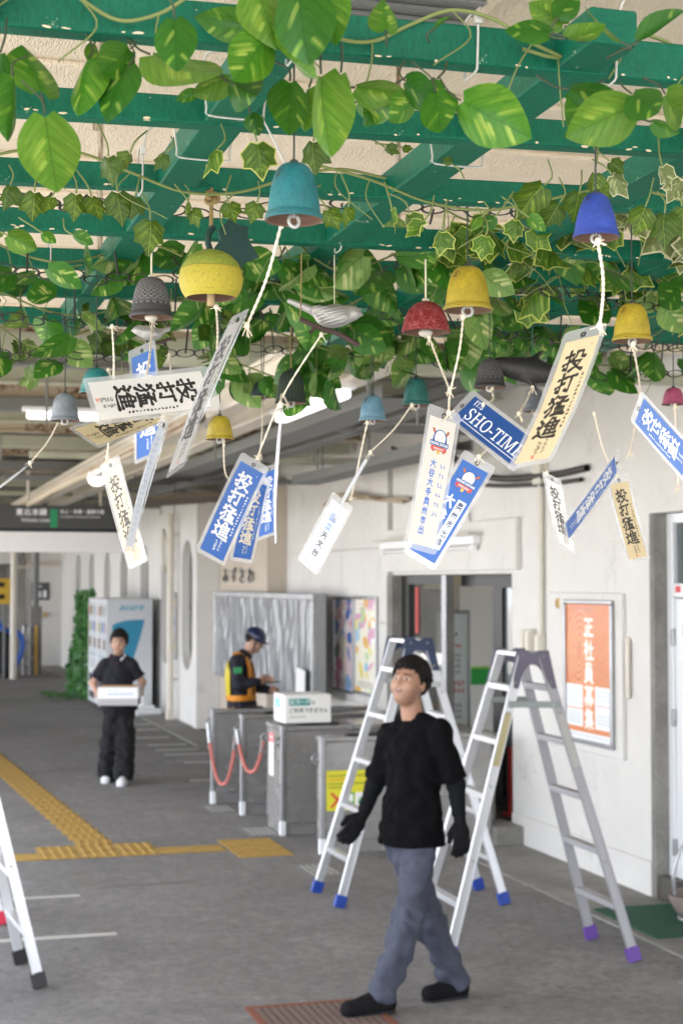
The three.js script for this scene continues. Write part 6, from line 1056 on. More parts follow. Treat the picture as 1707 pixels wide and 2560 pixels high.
{ // silver bird on a twig
  const make = (key, label, flip, sc) => {
    const [, x, y, z] = BELLS.find((b) => b[0] === key), t = thing('bird_bell', label, 'bird ornament', 'bird ornaments hung from the pergola', [x, y, z]), f = flip;
    const body = blend([egg(V(0.012, 0, 0), V(0.042, 0.025, 0.024), new THREE.Quaternion().setFromAxisAngle(V(0, 0, 1), 0.12)), egg(V(0.05, 0.008, 0), V(0.019, 0.017, 0.016)), rodD(V(-0.02, 0.004, 0), V(-0.085, 0.028, -0.004), 0.011, 0.0055), rodD(V(0.064, 0.008, 0), V(0.078, 0.004, 0), 0.006, 0.0012), egg(V(-0.005, 0.002, 0.017), V(0.04, 0.014, 0.009), new THREE.Quaternion().setFromAxisAngle(V(0, 0, 1), -0.22))], 0.009);
    const g = surface((a, b, c) => body(a, b, c) + 0.0009 * Math.sin(b * 900 - a * 260) * (c > 0.008 && a < 0.03 ? 1 : 0), [-0.1, -0.04, -0.035], [0.09, 0.05, 0.04], 0.0028);
    part('bird', g, mat([0.4, 0.39, 0.38], 0.42, 0.5, { bumpMap: ironBump, bumpScale: 0.0008 }), t);
    part('twig', [tube([[-0.065, -0.012, 0.01], [-0.03, -0.026, 0.012], [0.02, -0.04, 0.01], [0.062, -0.062, 0.012]], 0.0055, 20, 7), tube([[-0.03, -0.026, 0.012], [-0.045, -0.04, 0.014]], 0.004, 4, 6)], mat([0.05, 0.025, 0.022], 0.7), t);
    part('hanging_cord', tube([[-0.066, -0.012, 0.01], [-0.062, 0.03, 0.004], [-0.06, SL - y + 0.004, 0]], 0.0014, 12, 5), ropeMat, t);
    part('hanging_cord', rod([0.012, 0.024, 0], [0.012, SL - y + 0.004, 0], 0.001, 5), twine, t);
    if (f < 0) { t.rotation.y = Math.PI; t.position.y += 0.045; t.position.z -= 0.1; t.scale.setScalar(0.6); } else t.scale.setScalar(0.86); pullCord(t, key); return t;
  };
  const b1 = make('bird', 'silver metal bird ornament perched on a dark twig', 1, 1);
  const t2 = make('bird2', 'second bird ornament mostly hidden by leaves above the white strip', -1, 0.9);
}
{ // black iron fish
  const [, x, y, z] = BELLS.find((b) => b[0] === 'fish'), t = thing('fish_bell', 'black iron fish shaped bell between the wave bell and the cream strip', 'fish ornament', null, [x, y, z]);
  const fish = blend([egg(V(0.0, 0, 0), V(0.072, 0.027, 0.02), new THREE.Quaternion().setFromAxisAngle(V(0, 0, 1), -0.1)), egg(V(-0.045, 0.008, 0), V(0.035, 0.015, 0.014), new THREE.Quaternion().setFromAxisAngle(V(0, 0, 1), -0.25)), rodD(V(0.055, -0.004, 0), V(0.1, 0.012, 0), 0.014, 0.004), rodD(V(0.01, 0.02, 0), V(0.035, 0.042, 0), 0.008, 0.003), rodD(V(-0.01, -0.018, 0.01), V(0.015, -0.042, 0.016), 0.006, 0.003)], 0.01);
  part('body', surface(fish, [-0.1, -0.06, -0.035], [0.12, 0.06, 0.035], 0.0035), mat([0.028, 0.027, 0.026], 0.5, 0.4, { bumpMap: ironBump, bumpScale: 0.0015 }), t);
  part('eye', new THREE.SphereGeometry(0.004, 8, 6).translate(-0.045, 0.012, 0.0125), mat([0.1, 0.1, 0.1], 0.3, 0.5), t);
  part('hanging_cord', rod([0.012, 0.02, 0], [0.012, SL - y + 0.004, 0], 0.0011, 5), mat([0.01, 0.12, 0.07], 0.6), t);
  pullCord(t, 'fish');
}
for (const [k, l] of [['vine', 'cream cord hanging from a leaf to the right cream strip'], ['vine2', 'cream cord hanging through the leaves to the lower cream strip'], ['city', 'short cream cord above the blue strip with the baseball print']]) { const t = thing('twine', l, 'twine'); pullCord(t, k); }

// ---------- paper strips in clear sleeves ----------
const BLACK = '#1d1a1a';
function sig(g, w, h, col, seal) { g.strokeStyle = col; scribble(g, w * 0.42, h * 0.83, w * 0.13, h * 0.11, 8, 3.2); scribble(g, w * 0.6, h * 0.79, w * 0.1, h * 0.14, 9, 3.2); if (seal) { g.strokeStyle = seal; scribble(g, w * 0.42, h * 0.945, w * 0.1, h * 0.03, 6, 3); } }
const calli = (bg, ink, seal, dots) => canvas(256, 832, (g, w, h) => {
  g.fillStyle = bg; g.fillRect(0, 0, w, h);
  g.fillStyle = ink; ['投', '打', '猛', '進'].forEach((c, i) => glyph(g, c, 40 + [0, 10, 4, 0][i], 70 + i * 152, [158, 136, 152, 166][i], 148, 20, 1));
  g.fillStyle = ink; for (let i = 0; i < 14; i++) { g.beginPath(); g.ellipse(222 + (rnd() - 0.5) * 6, 250 + i * 27, 4 + rnd() * 5, 6 + rnd() * 6, rnd() * 3, 0, 7); g.fill(); }
  sig(g, w, h, ink, seal); g.fillStyle = seal || ink; g.fillRect(w - 46, 46, 6, 10);
});
const ball = (g, x, y, s) => {
  g.save(); g.translate(x, y); g.scale(s, s); g.lineCap = 'round';
  for (const k of [-1, 1]) { g.strokeStyle = '#5b2a18'; g.lineWidth = 17; g.beginPath(); g.moveTo(k * 62, -46); g.lineTo(-k * 44, 74); g.stroke(); g.strokeStyle = '#b9602f'; g.lineWidth = 11; g.beginPath(); g.moveTo(k * 62, -46); g.lineTo(-k * 44, 74); g.stroke(); }
  g.fillStyle = '#1f4f8f'; g.beginPath(); g.arc(0, 6, 58, Math.PI, 0); g.lineTo(70, 44); g.lineTo(-70, 44); g.fill(); g.fillStyle = '#f6f1e6'; g.beginPath(); g.arc(0, -2, 44, 0, 7); g.fill(); g.strokeStyle = '#c8402f'; g.lineWidth = 4; for (const k of [-1, 1]) { g.beginPath(); g.arc(k * 44, -2, 30, k > 0 ? 2.2 : -0.9, k > 0 ? 4.1 : 0.9); g.stroke(); }
  g.fillStyle = '#23508c'; g.fillRect(-78, 18, 156, 28); g.fillStyle = '#f2efe6'; g.font = 'bold 21px sans-serif'; g.textAlign = 'center'; g.fillText('SHOHEI OHTANI', 0, 40, 148); g.fillStyle = '#c23b34'; g.fillRect(-66, 48, 132, 24); g.fillStyle = '#f6e9e2'; g.font = 'bold 15px sans-serif'; g.fillText('FROM OSHU', 0, 66, 120); g.fillStyle = '#d7a93a'; g.beginPath(); g.arc(0, 82, 12, 0, 7); g.fill(); g.restore();
};
const PRINT = {
  cream: () => calli('#c9b894', BLACK, '#b04a3a'), white: () => calli('#cbc8c4', BLACK, '#d07a6a'),
  blue: () => calli('#2159a4', '#dad8d4'), bluecream: () => calli('#2159a4', '#d2c6ac'),
  blank: () => canvas(64, 256, (g, w, h) => { g.fillStyle = '#d8dde3'; g.fillRect(0, 0, w, h); g.strokeStyle = '#8fa0c4'; ticks(g, 14, 20, 30, 210, 16, 1.2); }),
  observatory: () => canvas(256, 832, (g, w, h) => { g.fillStyle = '#c8ccd4'; g.fillRect(0, 0, w, h); g.strokeStyle = '#3f6cae'; ['国', '立'].forEach((c, i) => glyph(g, c, 78, 130 + i * 118, 100, 100, 12)); g.strokeStyle = '#141416'; ['天', '文', '台'].forEach((c, i) => glyph(g, c, 78, 366 + i * 118, 100, 100, 12)); g.strokeStyle = '#39424f'; for (let i = 0; i < 16; i++) ticks(g, 196, 170 + i * 34, 22, 24, 1, 2.4); for (let i = 0; i < 9; i++) ticks(g, 36, 400 + i * 40, 24, 28, 1, 3); }),
  player: () => canvas(256, 832, (g, w, h) => { g.fillStyle = '#cac7c0'; g.fillRect(0, 0, w, h); ball(g, 128, 130, 1.12); g.strokeStyle = '#3d66b8'; for (let i = 0; i < 8; i++) { const c = ['大', '谷', '大', '手', '奥', '州', '市', '出'][i]; glyph(g, c, 74, 270 + i * 62, 56, 54, 7.5); } for (let i = 0; i < 6; i++) ticks(g, 170, 290 + i * 62, 40, 44, 1, 4); }),
  city: () => canvas(256, 832, (g, w, h) => { g.fillStyle = '#e2d6bb'; g.fillRect(0, 0, w, h); g.fillStyle = '#2159a4'; g.fillRect(0, 0, w, h - 14); ball(g, 132, 118, 1.2); g.strokeStyle = '#f2f0ea'; ['大', '谷', '手'].forEach((c, i) => glyph(g, c, 34, 280 + i * 130, 96, 104, 15)); g.fillStyle = '#f2f0ec'; g.fillRect(150, 292, 78, 420); g.strokeStyle = '#22385e'; ['奥', '州', '市', '出', '身'].forEach((c, i) => glyph(g, c, 158, 304 + i * 80, 62, 66, 8.5)); }),
  showtime: () => canvas(256, 832, (g, w, h) => { g.fillStyle = '#174584'; g.fillRect(0, 0, w, h); g.save(); g.translate(w, 0); g.rotate(Math.PI / 2); g.fillStyle = '#f0eee8'; g.font = '64px serif'; g.fillText("IT'S", 46, 62); g.font = '148px serif'; g.fillText('SHO-TIME', 62, 192, 720); g.fillRect(30, 214, 770, 5); g.fillRect(30, 205, 4, 0); g.fillRect(76, 40 + 150, 4, 60); g.restore(); }),
};
const sheetMat = mat([0.8, 0.81, 0.82], 0.22, 0, { transmission: 0.72, thickness: 0, ior: 1.5, side: THREE.DoubleSide }), pm = {};
const STRIPLABEL = ['large cream strip with bold black calligraphy below the blue bell', 'white calligraphy strip turned nearly edge-on below the teal bell', 'white calligraphy strip blown level, lying sideways at left', 'cream strip with its lower end showing under the level white strip', 'lower left cream strip with black calligraphy tilted over the line sign', 'clear edge-on strip hanging in front of the lower cream strip', 'blue strip half hidden behind the level white strip', 'bright blue strip with white calligraphy in front of the wall letters', 'darker blue strip with cream calligraphy behind the bright blue one', 'small end of a blue strip right of the darker blue one', 'clear edge-on strip hanging upright right of the blue strips', 'white strip with thin printed characters, hanging alone at centre', 'clear edge-on strip crossing the top of the thin-lettered white strip', 'white strip with a baseball emblem and blue lettering', 'blue strip with a baseball emblem and a white lettered box', 'navy strip reading sho-time in white serif letters', 'narrow white calligraphy strip behind the royal blue one', 'royal blue strip with white calligraphy blown up to the right', 'cream calligraphy strip at right, behind the royal blue strip', 'dull blue strip with pale lettering near the right edge', 'clear edge-on strip at the left edge'];
STRIPS.forEach(([key, c, u, v, L, Wd], i) => {
  const t = thing('paper_strip', STRIPLABEL[i], 'paper strip', 'printed paper strips hanging from the wind bells');
  const U = V(...u), X = V(...v), Z = X.clone().cross(U.clone().negate()).normalize();
  t.matrixAutoUpdate = true; t.quaternion.setFromRotationMatrix(new THREE.Matrix4().makeBasis(X, U.clone().negate(), Z)); t.position.set(...c);
  const kc = rr(-0.006, 0.006), bend = (g, z0) => { const p = g.attributes.position; for (let k = 0; k < p.count; k++) p.setZ(k, p.getZ(k) + z0 + kc * (Math.pow(p.getY(k) / L * 2, 2) - 0.4)); g.computeVertexNormals(); return g; };
  const sh = new THREE.Shape(), w = Wd / 2, l = L / 2, r = 0.008; sh.moveTo(-w + r, -l); sh.lineTo(w - r, -l); sh.quadraticCurveTo(w, -l, w, -l + r); for (let k = 1; k < 8; k++) sh.lineTo(w, -l + r + (2 * l - 2 * r) * k / 8); sh.lineTo(w, l - r); sh.quadraticCurveTo(w, l, w - r, l); sh.lineTo(-w + r, l); sh.quadraticCurveTo(-w, l, -w, l - r); for (let k = 7; k > 0; k--) sh.lineTo(-w, -l + r + (2 * l - 2 * r) * k / 8); sh.lineTo(-w, -l + r); sh.quadraticCurveTo(-w, -l, -w + r, -l);
  const m = (pm[key] ??= mat(0xffffff, 0.4, 0, { map: PRINT[key](), transmission: 0.1, thickness: 0, clearcoat: 0.2, clearcoatRoughness: 0.3, side: THREE.DoubleSide }));
  const pw = Wd - 0.013, ph = L - 0.024, a = new THREE.PlaneGeometry(pw, ph, 1, 10).translate(0, -0.004, 0);
  part('print', bend(a, 0), m, t);
  { const hp = new THREE.Path(), a0 = pw / 2 - 0.0005, b0 = -ph / 2 - 0.0035, b1 = ph / 2 - 0.0045; hp.moveTo(-a0, b0); for (let k = 0; k <= 10; k++) hp.lineTo(-a0, b0 + (b1 - b0) * k / 10); for (let k = 10; k >= 0; k--) hp.lineTo(a0, b0 + (b1 - b0) * k / 10); sh.holes.push(hp); }
  part('sleeve', bend(new THREE.ShapeGeometry(sh, 5), 0.0007), sheetMat, t);
  part('eyelet', new THREE.TorusGeometry(0.0032, 0.0009, 5, 12).translate(0, L / 2 - 0.011, 0.001 + kc * 0.5), M.black, t);
});
// ---------- people ----------
const frame = (f, up) => { const z = f.clone().normalize(), x = up.clone().cross(z).normalize(), y = z.clone().cross(x); return new THREE.Quaternion().setFromRotationMatrix(new THREE.Matrix4().makeBasis(x, y, z)); };
const mid = (a, b, t = 0.5) => a.clone().lerp(b, t);
const bounds = (pts, pad) => { const b = new THREE.Box3().setFromPoints(pts); return [[b.min.x - pad, b.min.y - pad, b.min.z - pad], [b.max.x + pad, b.max.y + pad, b.max.z + pad]]; };
const cutBelow = (f, p, n) => (x, y, z) => Math.max(f(x, y, z), (x - p.x) * n.x + (y - p.y) * n.y + (z - p.z) * n.z);   // keep the side n points away from
function headParts(skin, lip, smile, beardy) {
  const k = blend([egg(V(0, 0.03, -0.014), V(0.074, 0.09, 0.09)), egg(V(0, -0.022, 0.022), V(0.061, 0.085, 0.066)), egg(V(0, -0.078, 0.036), V(0.04, 0.034, 0.04)), egg(V(0.034, -0.03, 0.055), V(0.028, 0.03, 0.026)), egg(V(-0.034, -0.03, 0.055), V(0.028, 0.03, 0.026))], 0.03);
  const nose = blend([rodD(V(0, 0.016, 0.083), V(0, -0.018, 0.098), 0.006, 0.0105), egg(V(0.0105, -0.023, 0.09), V(0.008, 0.007, 0.009)), egg(V(-0.0105, -0.023, 0.09), V(0.008, 0.007, 0.009))], 0.008);
  const ears = blend([egg(V(0.077, -0.006, -0.008), V(0.009, 0.03, 0.017)), egg(V(-0.077, -0.006, -0.008), V(0.009, 0.03, 0.017))], 0.004);
  const lips = blend([egg(V(0, -0.049, 0.082), V(0.023, 0.006, 0.011)), egg(V(0, -0.059, 0.08), V(0.019, 0.006, 0.011))], 0.004);
  const eyeL = egg(V(0.031, 0.006, 0.091), V(0.019, 0.011, 0.014)), eyeR = egg(V(-0.031, 0.006, 0.091), V(0.019, 0.011, 0.014)), ballL = egg(V(0.031, 0.005, 0.07), V(0.0125, 0.0115, 0.012)), ballR = egg(V(-0.031, 0.005, 0.07), V(0.0125, 0.0115, 0.012)), brow = blend([rodD(V(0.014, 0.024, 0.085), V(0.047, 0.024, 0.07), 0.006, 0.005), rodD(V(-0.014, 0.024, 0.085), V(-0.047, 0.024, 0.07), 0.006, 0.005)], 0.006);
  const f = (x, y, z) => { let d = smin(smin(k(x, y, z), nose(x, y, z), 0.012), ears(x, y, z), 0.006); d = smin(d, lips(x, y, z), 0.006); d = smin(d, brow(x, y, z), 0.008); d = -smin(-d, Math.min(eyeL(x, y, z), eyeR(x, y, z)), 0.008); d = Math.min(d, ballL(x, y, z), ballR(x, y, z)); return d; };
  const paint = (x, y, z) => {
    const ax = Math.abs(x), n = 0.06 * noise3(x * 60, y * 60, z * 60);
    if (z > 0.05) {
      const ex = (ax - 0.031) / 0.016, ey = (y - 0.005) / 0.0062; if (ex * ex + ey * ey < 1) return Math.hypot(ax - 0.031, (y - 0.006)) < 0.0075 ? [0.02, 0.012, 0.01] : [0.55, 0.5, 0.46];
      if (ax > 0.012 && ax < 0.049 && Math.abs(y - 0.027 + (ax - 0.03) * (ax - 0.03) * 6) < 0.0045) return [0.045, 0.03, 0.024];
      if (ax < 0.019 && Math.abs(y + 0.054) < 0.0105 - ax * 0.25) return Math.abs(y + 0.0535) < (smile ? 0.004 : 0.0022) ? (smile && ax < 0.011 && y > -0.0535 ? [0.42, 0.38, 0.34] : [0.1, 0.03, 0.025]) : lip;
    }
    let c = skin.map((s) => s * (1 + n)); if (beardy && y < -0.04 && z > 0.0 && y > -0.11) { const b = 0.82 + 0.12 * noise3(x * 200, y * 200, z * 200); c = c.map((s) => s * b); }
    return c;
  };
  return { f, paint };
}
function hairField(len, puff) { // local to the head
  const cap = blend([egg(V(0, 0.034, -0.018), V(0.083 + puff, 0.1 + puff, 0.1 + puff))], 0.01);
  const line = (z) => (z > 0.055 ? 0.062 : z > 0.024 ? 0.03 + (z - 0.024) * 1.03 : z > 0.006 ? -0.02 + (z - 0.006) * 2.78 : z > -0.03 ? 0.012 : -0.012 + (z + 0.03) * len);
  return (x, y, z) => { const n = 0.004 * noise3(x * 40, y * 16, z * 40) + 0.0022 * noise3(x * 170, y * 40, z * 90); return Math.max(cap(x, y, z) + n, (line(z) - y) * 0.7 + 0.009 * noise3(x * 120, 3, z * 60)); };
}
function handField(wr, ha, fi, side, curl = 0.5) { // wrist, knuckles, finger ends; side points to the thumb
  const d = fi.clone().sub(wr).normalize(), s = side.clone().addScaledVector(d, -side.dot(d)).normalize(), n = s.clone().cross(d).normalize(), L = 0.175, o = [];
  const kn = wr.clone().addScaledVector(d, L * 0.52);
  o.push(egg(wr.clone().addScaledVector(d, L * 0.3), V(0.042, 0.05, 0.018), new THREE.Quaternion().setFromRotationMatrix(new THREE.Matrix4().makeBasis(s, d, n))), rodD(wr.clone().addScaledVector(d, -0.03), wr.clone().addScaledVector(d, 0.03), 0.027, 0.028));
  [[0.032, 0.44], [0.0105, 0.5], [-0.0115, 0.47], [-0.032, 0.38]].forEach(([u, l]) => { const a = kn.clone().addScaledVector(s, u), q = l * L, b = a.clone().addScaledVector(d, q * 0.45).addScaledVector(n, -q * 0.22 * curl), c = b.clone().addScaledVector(d, q * 0.24).addScaledVector(n, -q * 0.32 * curl), e = c.clone().addScaledVector(d, q * 0.08).addScaledVector(n, -q * 0.3 * curl); o.push(rodD(a, b, 0.0105, 0.0098), rodD(b, c, 0.0098, 0.009), rodD(c, e, 0.009, 0.0082)); });
  const t0 = wr.clone().addScaledVector(d, L * 0.16).addScaledVector(s, 0.028), t1 = t0.clone().addScaledVector(s, 0.026).addScaledVector(d, 0.036).addScaledVector(n, -0.012), t2 = t1.clone().addScaledVector(d, 0.034).addScaledVector(n, -0.014);
  o.push(rodD(t0, t1, 0.015, 0.012), rodD(t1, t2, 0.012, 0.0095));
  const [lo, hi] = bounds([wr, kn, fi, t2, kn.clone().addScaledVector(s, 0.05), kn.clone().addScaledVector(s, -0.05), wr.clone().addScaledVector(d, L)], 0.045);
  return { f: blend(o, 0.007), lo, hi };
}
function person(label, key, o) {
  const J = Object.fromEntries(Object.entries(JOINTS[key]).map(([k, v]) => [k, V(...v)]));
  const base = V((J.anL.x + J.anR.x) / 2, 0, (J.anL.z + J.anR.z) / 2), t = thing('person', label, 'person', null, [base.x, 0, base.z]);
  const put = (name, g, m) => part(name, g.translate(-base.x, 0, -base.z), m, t);
  const tq = frame(J.front, V(0, 1, 0)), hq = frame(J.face, J.top), hips = mid(J.hipL, J.hipR), chest = mid(mid(J.shL, J.shR), hips, 0.32), waist = mid(mid(J.shL, J.shR), hips, 0.74), hs = o.headSize ?? 1;
  const local = (p) => p.clone().sub(J.head).applyQuaternion(hq.clone().invert()).divideScalar(hs);
  const hp = headParts(o.skin, o.lip, o.smile, o.beardy), toHead = (f) => { const i = hq.clone().invert(), v = V(); return (x, y, z) => { v.set(x - J.head.x, y - J.head.y, z - J.head.z).applyQuaternion(i).divideScalar(hs); return f(v.x, v.y, v.z) * hs; }; };
  const toHeadP = (f) => { const i = hq.clone().invert(), v = V(); return (x, y, z) => { v.set(x - J.head.x, y - J.head.y, z - J.head.z).applyQuaternion(i).divideScalar(hs); return f(v.x, v.y, v.z); }; };
  const B = o.build ?? 1;
  // skin: whole figure, then head and hands on finer grids
  const sk = blend([egg(chest, V(0.12 * B, 0.17, 0.075 * B), tq), egg(waist, V(0.12 * B, 0.15, 0.08 * B), tq), rodD(mid(J.shL, J.shR), J.neck, 0.035, 0.046), rodD(J.shR, J.elR, 0.036, 0.037), rodD(J.shL, J.elL, 0.036, 0.037), rodD(J.elR, J.wrR, 0.037, 0.026), rodD(J.elL, J.wrL, 0.037, 0.026), rodD(J.shR, J.shL, 0.03, 0.03), rodD(J.hipR, J.knR, 0.06, 0.045), rodD(J.hipL, J.knL, 0.06, 0.045), rodD(J.knR, J.anR, 0.04, 0.03), rodD(J.knL, J.anL, 0.04, 0.03)], 0.03);
  const all = Object.entries(J).filter(([k]) => !['face', 'top', 'front', 'box'].includes(k)).map(([, v]) => v), [lo, hi] = bounds(all, 0.15), tone = () => o.skin;
  const skinM = mat([1, 1, 1], 0.5, 0, { vertexColors: true, sheen: 0.2, sheenRoughness: 0.5 });
  const gs = [surface(sk, lo, hi, 0.014, tone)];
  { const low = J.neck.clone().add(V(0, -0.05, 0)), [a, b] = bounds([J.head, J.head, low], 0.15), hf = toHead(hp.f), up = V(0, -0.06, -0.022).multiplyScalar(hs).applyQuaternion(hq).add(J.head), nk = rodD(low, up, 0.058 * hs, 0.05 * hs); gs.push(surface((x, y, z) => smin(hf(x, y, z), nk(x, y, z), 0.025), a, b, o.headCell ?? 0.0042, toHeadP(hp.paint))); }
  const hands = [handField(J.wrR, J.haR, J.fiR, o.thumbR ?? J.front, o.curl), handField(J.wrL, J.haL, J.fiL, o.thumbL ?? J.front, o.curl)];
  if (!o.gloves) for (const h of hands) gs.push(surface(h.f, h.lo, h.hi, 0.005, tone));
  put('body', mergeGeometries(gs.map((g) => g.toNonIndexed())), skinM);
  if (o.gloves) for (const h of hands) put('glove', surface((x, y, z) => h.f(x, y, z) - 0.003, h.lo, h.hi, 0.0045), o.gloves);
  // hair
  { const [a, b] = bounds([J.head], 0.17), hf = hairField(o.hairLen ?? 1.2, o.puff ?? 0); const locks = [], lock = (x, y, z) => { // short locks lying over the cap
      const n = V(x / 0.007, (y - 0.034) / 0.01, (z + 0.018) / 0.0096).normalize(), f = V(rr(-0.4, 0.4), -0.35 + rr(-0.2, 0.2), z > 0.02 ? 1 : rr(-0.6, 0.4)), t = f.addScaledVector(n, -f.dot(n)).normalize(), p = V(x, y, z), q = p.clone().addScaledVector(t, rr(0.018, 0.034)).addScaledVector(n, rr(0.001, 0.007));
      return rod(p.multiplyScalar(hs).applyQuaternion(hq).add(J.head), q.multiplyScalar(hs).applyQuaternion(hq).add(J.head), 0.0042, 5, 0.0008);
    };
    for (let i = 0; i < (o.headCell ? 120 : 420); i++) { const th = rr(0, 6.283), ph = Math.acos(rr(-0.25, 1)), k = 1 + (o.puff ?? 0) / 0.09, x = Math.sin(ph) * Math.cos(th) * 0.083 * k, y = 0.034 + Math.cos(ph) * 0.1 * k, z = -0.018 + Math.sin(ph) * Math.sin(th) * 0.1 * k; if (hf(x * 0.985, y * 0.985, z * 0.985) < 0.004) locks.push(lock(x, y, z)); }
    put('hair', join([surface(toHead(hf), a, b, 0.0045), ...locks]), o.hair ?? mat([0.008, 0.0065, 0.006], 0.7, 0, { specularIntensity: 0.6 })); }
  // trousers
  const fold = (x, y, z, s = 1) => s * (0.006 * noise3(x * 8, y * 6, z * 8) + 0.0042 * noise3(x * 9 + y * 9, y * 7 - x * 5, z * 9) + 0.0042 * (1 - 2 * Math.abs(noise3(x * 7 + y * 5, y * 6 - z * 6, z * 7))));
  const T = o.trouser, lg = (h, k, a) => [rodD(h, k, 0.09 * T[0], 0.078 * T[1]), rodD(k, a, 0.078 * T[1], 0.068 * T[2])];
  const trW = blend([egg(hips.clone().add(V(0, 0.02, 0)), V(0.15 * B, 0.14, 0.105 * B), tq), ...lg(J.hipR, J.knR, J.anR), ...lg(J.hipL, J.knL, J.anL)], 0.035);
  let tr = (x, y, z) => trW(x, y, z) + fold(x, y, z, 1.9);
  const w0 = hips.clone().add(V(0, 0.11, 0)); tr = cutBelow(tr, w0, V(0, 1, 0));
  for (const [k, a] of [[J.knR, J.anR], [J.knL, J.anL]]) { const n = a.clone().sub(k).normalize(), p = a.clone().addScaledVector(n, o.cuff ?? 0.0), f = tr; tr = (x, y, z) => { const d = Math.hypot(x - a.x, y - a.y, z - a.z); return d < 0.2 ? Math.max(f(x, y, z), (x - p.x) * n.x + (y - p.y) * n.y + (z - p.z) * n.z) : f(x, y, z); }; }
  { const [a, b] = bounds([J.hipR, J.hipL, J.knR, J.knL, J.anR, J.anL, w0], 0.19); put('trousers', surface(tr, a, b, 0.011), o.trousers); }
  // shoes
  for (const [an, to] of [[J.anR, J.toR], [J.anL, J.toL]]) {
    const lift = Math.max(0, 0.012 - Math.min(an.y - 0.075, to.y)), toe = to.clone(); toe.y = Math.max(0.035, to.y + 0.02); const heel = an.clone().lerp(to, -0.12); heel.y = Math.max(0.042, an.y - 0.05);
    const d = toe.clone().sub(heel).setY(0).normalize(), s = V(d.z, 0, -d.x), sh = blend([rodD(heel, toe, 0.042, 0.034), rodD(heel.clone().addScaledVector(s, 0.0), toe.clone().addScaledVector(s, 0.014), 0.04, 0.034), rodD(heel.clone().addScaledVector(s, 0), toe.clone().addScaledVector(s, -0.012), 0.04, 0.034), rodD(heel.clone().add(V(0, 0.02, 0)), an.clone().add(V(0, 0.01, 0)), 0.042, 0.04), rodD(an, mid(an, toe, 0.55), 0.038, 0.03)], 0.025);
    const flat = cutBelow(sh, V(0, Math.max(0.004, Math.min(heel.y, toe.y) - 0.036), 0), V(0, -1, 0)), [a, b] = bounds([heel, toe, an], 0.08);
    const ob = put('shoe', surface(flat, a, b, 0.0065), o.shoe);
    const sole = blend([rodD(heel.clone().setY(heel.y - 0.03), toe.clone().setY(toe.y - 0.026).addScaledVector(s, 0.012), 0.041, 0.036), rodD(heel.clone().setY(heel.y - 0.03), toe.clone().setY(toe.y - 0.026).addScaledVector(s, -0.012), 0.041, 0.036)], 0.02);
    const lowY = (x, z) => { const u = ((x - heel.x) * d.x + (z - heel.z) * d.z) / Math.max(0.05, heel.distanceTo(toe)); return heel.y + (toe.y - heel.y) * u - 0.026; };
    const sf = (x, y, z) => Math.max(sole(x, y, z) - 0.003, y - lowY(x, z), lowY(x, z) - 0.018 - y);
    const so = new THREE.Mesh(surface(sf, a, b, 0.006).translate(-base.x, 0, -base.z), o.sole); so.name = 'sole'; ob.add(so);
  }
  // upper garment
  const Tb = o.torso ?? 1, hemP = hips.clone().add(V(0, o.hem ?? -0.02, 0));
  const sl = [[J.shR, J.elR], [J.shL, J.elL]].map(([s, e]) => rodD(s, mid(s, e, o.sleeve), 0.055 * Tb, 0.06 * Tb)), cuffArms = o.longSleeve ? [rodD(J.shR, J.elR, 0.064, 0.056), rodD(J.shL, J.elL, 0.064, 0.056), rodD(J.elR, J.wrR, 0.056, 0.044), rodD(J.elL, J.wrL, 0.056, 0.044)] : sl;
  const shW = blend([egg(chest, V(0.155 * Tb, 0.23, 0.115 * Tb), tq), egg(waist.clone().add(V(0, -0.05, 0)), V(0.17 * Tb, 0.3, 0.135 * Tb), tq), egg(hips.clone().add(V(0, -0.02, 0)), V(0.178 * Tb, 0.2, 0.15 * Tb), tq), rodD(J.shR, J.shL, 0.05, 0.05), rodD(mid(J.shL, J.shR), J.neck, 0.085, 0.068), rodD(J.shR, J.neck, 0.052, 0.054), rodD(J.shL, J.neck, 0.052, 0.054), ...cuffArms], 0.035);
  const neckN = J.head.clone().sub(J.neck).normalize().addScaledVector(J.front, -0.5).normalize(), neckP = J.neck.clone().add(V(0, o.collar ?? 0.0, 0));
  const hole = rodD(J.neck.clone().addScaledVector(neckN, -0.002), J.head, 0.056 * hs, 0.056 * hs);
  const sleeveCut = o.longSleeve ? [] : [[J.shR, J.elR], [J.shL, J.elL]].map(([s, e]) => ({ n: e.clone().sub(s).normalize(), p: mid(s, e, o.sleeve + 0.02), s }));
  const shirt = (x, y, z) => {
    let d = shW(x, y, z) + fold(x, y, z, o.fold ?? 0.8) + (o.drape ?? 0) * Math.sin((x * 20 + z * 12) + 2 * noise3(x * 3, y * 3, z * 3)) * Math.max(0, Math.min(1, (chest.y - y) * 3));
    d = Math.max(d, hemP.y - y); d = Math.max(d, -hole(x, y, z)); const nd = (x - neckP.x) * neckN.x + (y - neckP.y) * neckN.y + (z - neckP.z) * neckN.z; d = Math.max(d, nd - 0.022);
    for (const c of sleeveCut) { const q = (x - c.p.x) * c.n.x + (y - c.p.y) * c.n.y + (z - c.p.z) * c.n.z; if (Math.hypot(x - c.p.x, y - c.p.y, z - c.p.z) < 0.12) d = Math.max(d, q); }
    return d;
  };
  { const [a, b] = bounds([J.shR, J.shL, J.elR, J.elL, J.neck, hips, hemP, ...(o.longSleeve ? [J.wrR, J.wrL] : [])], 0.17); put(o.longSleeve ? 'jacket' : 'shirt', surface(shirt, a, b, 0.0105), o.shirt); }
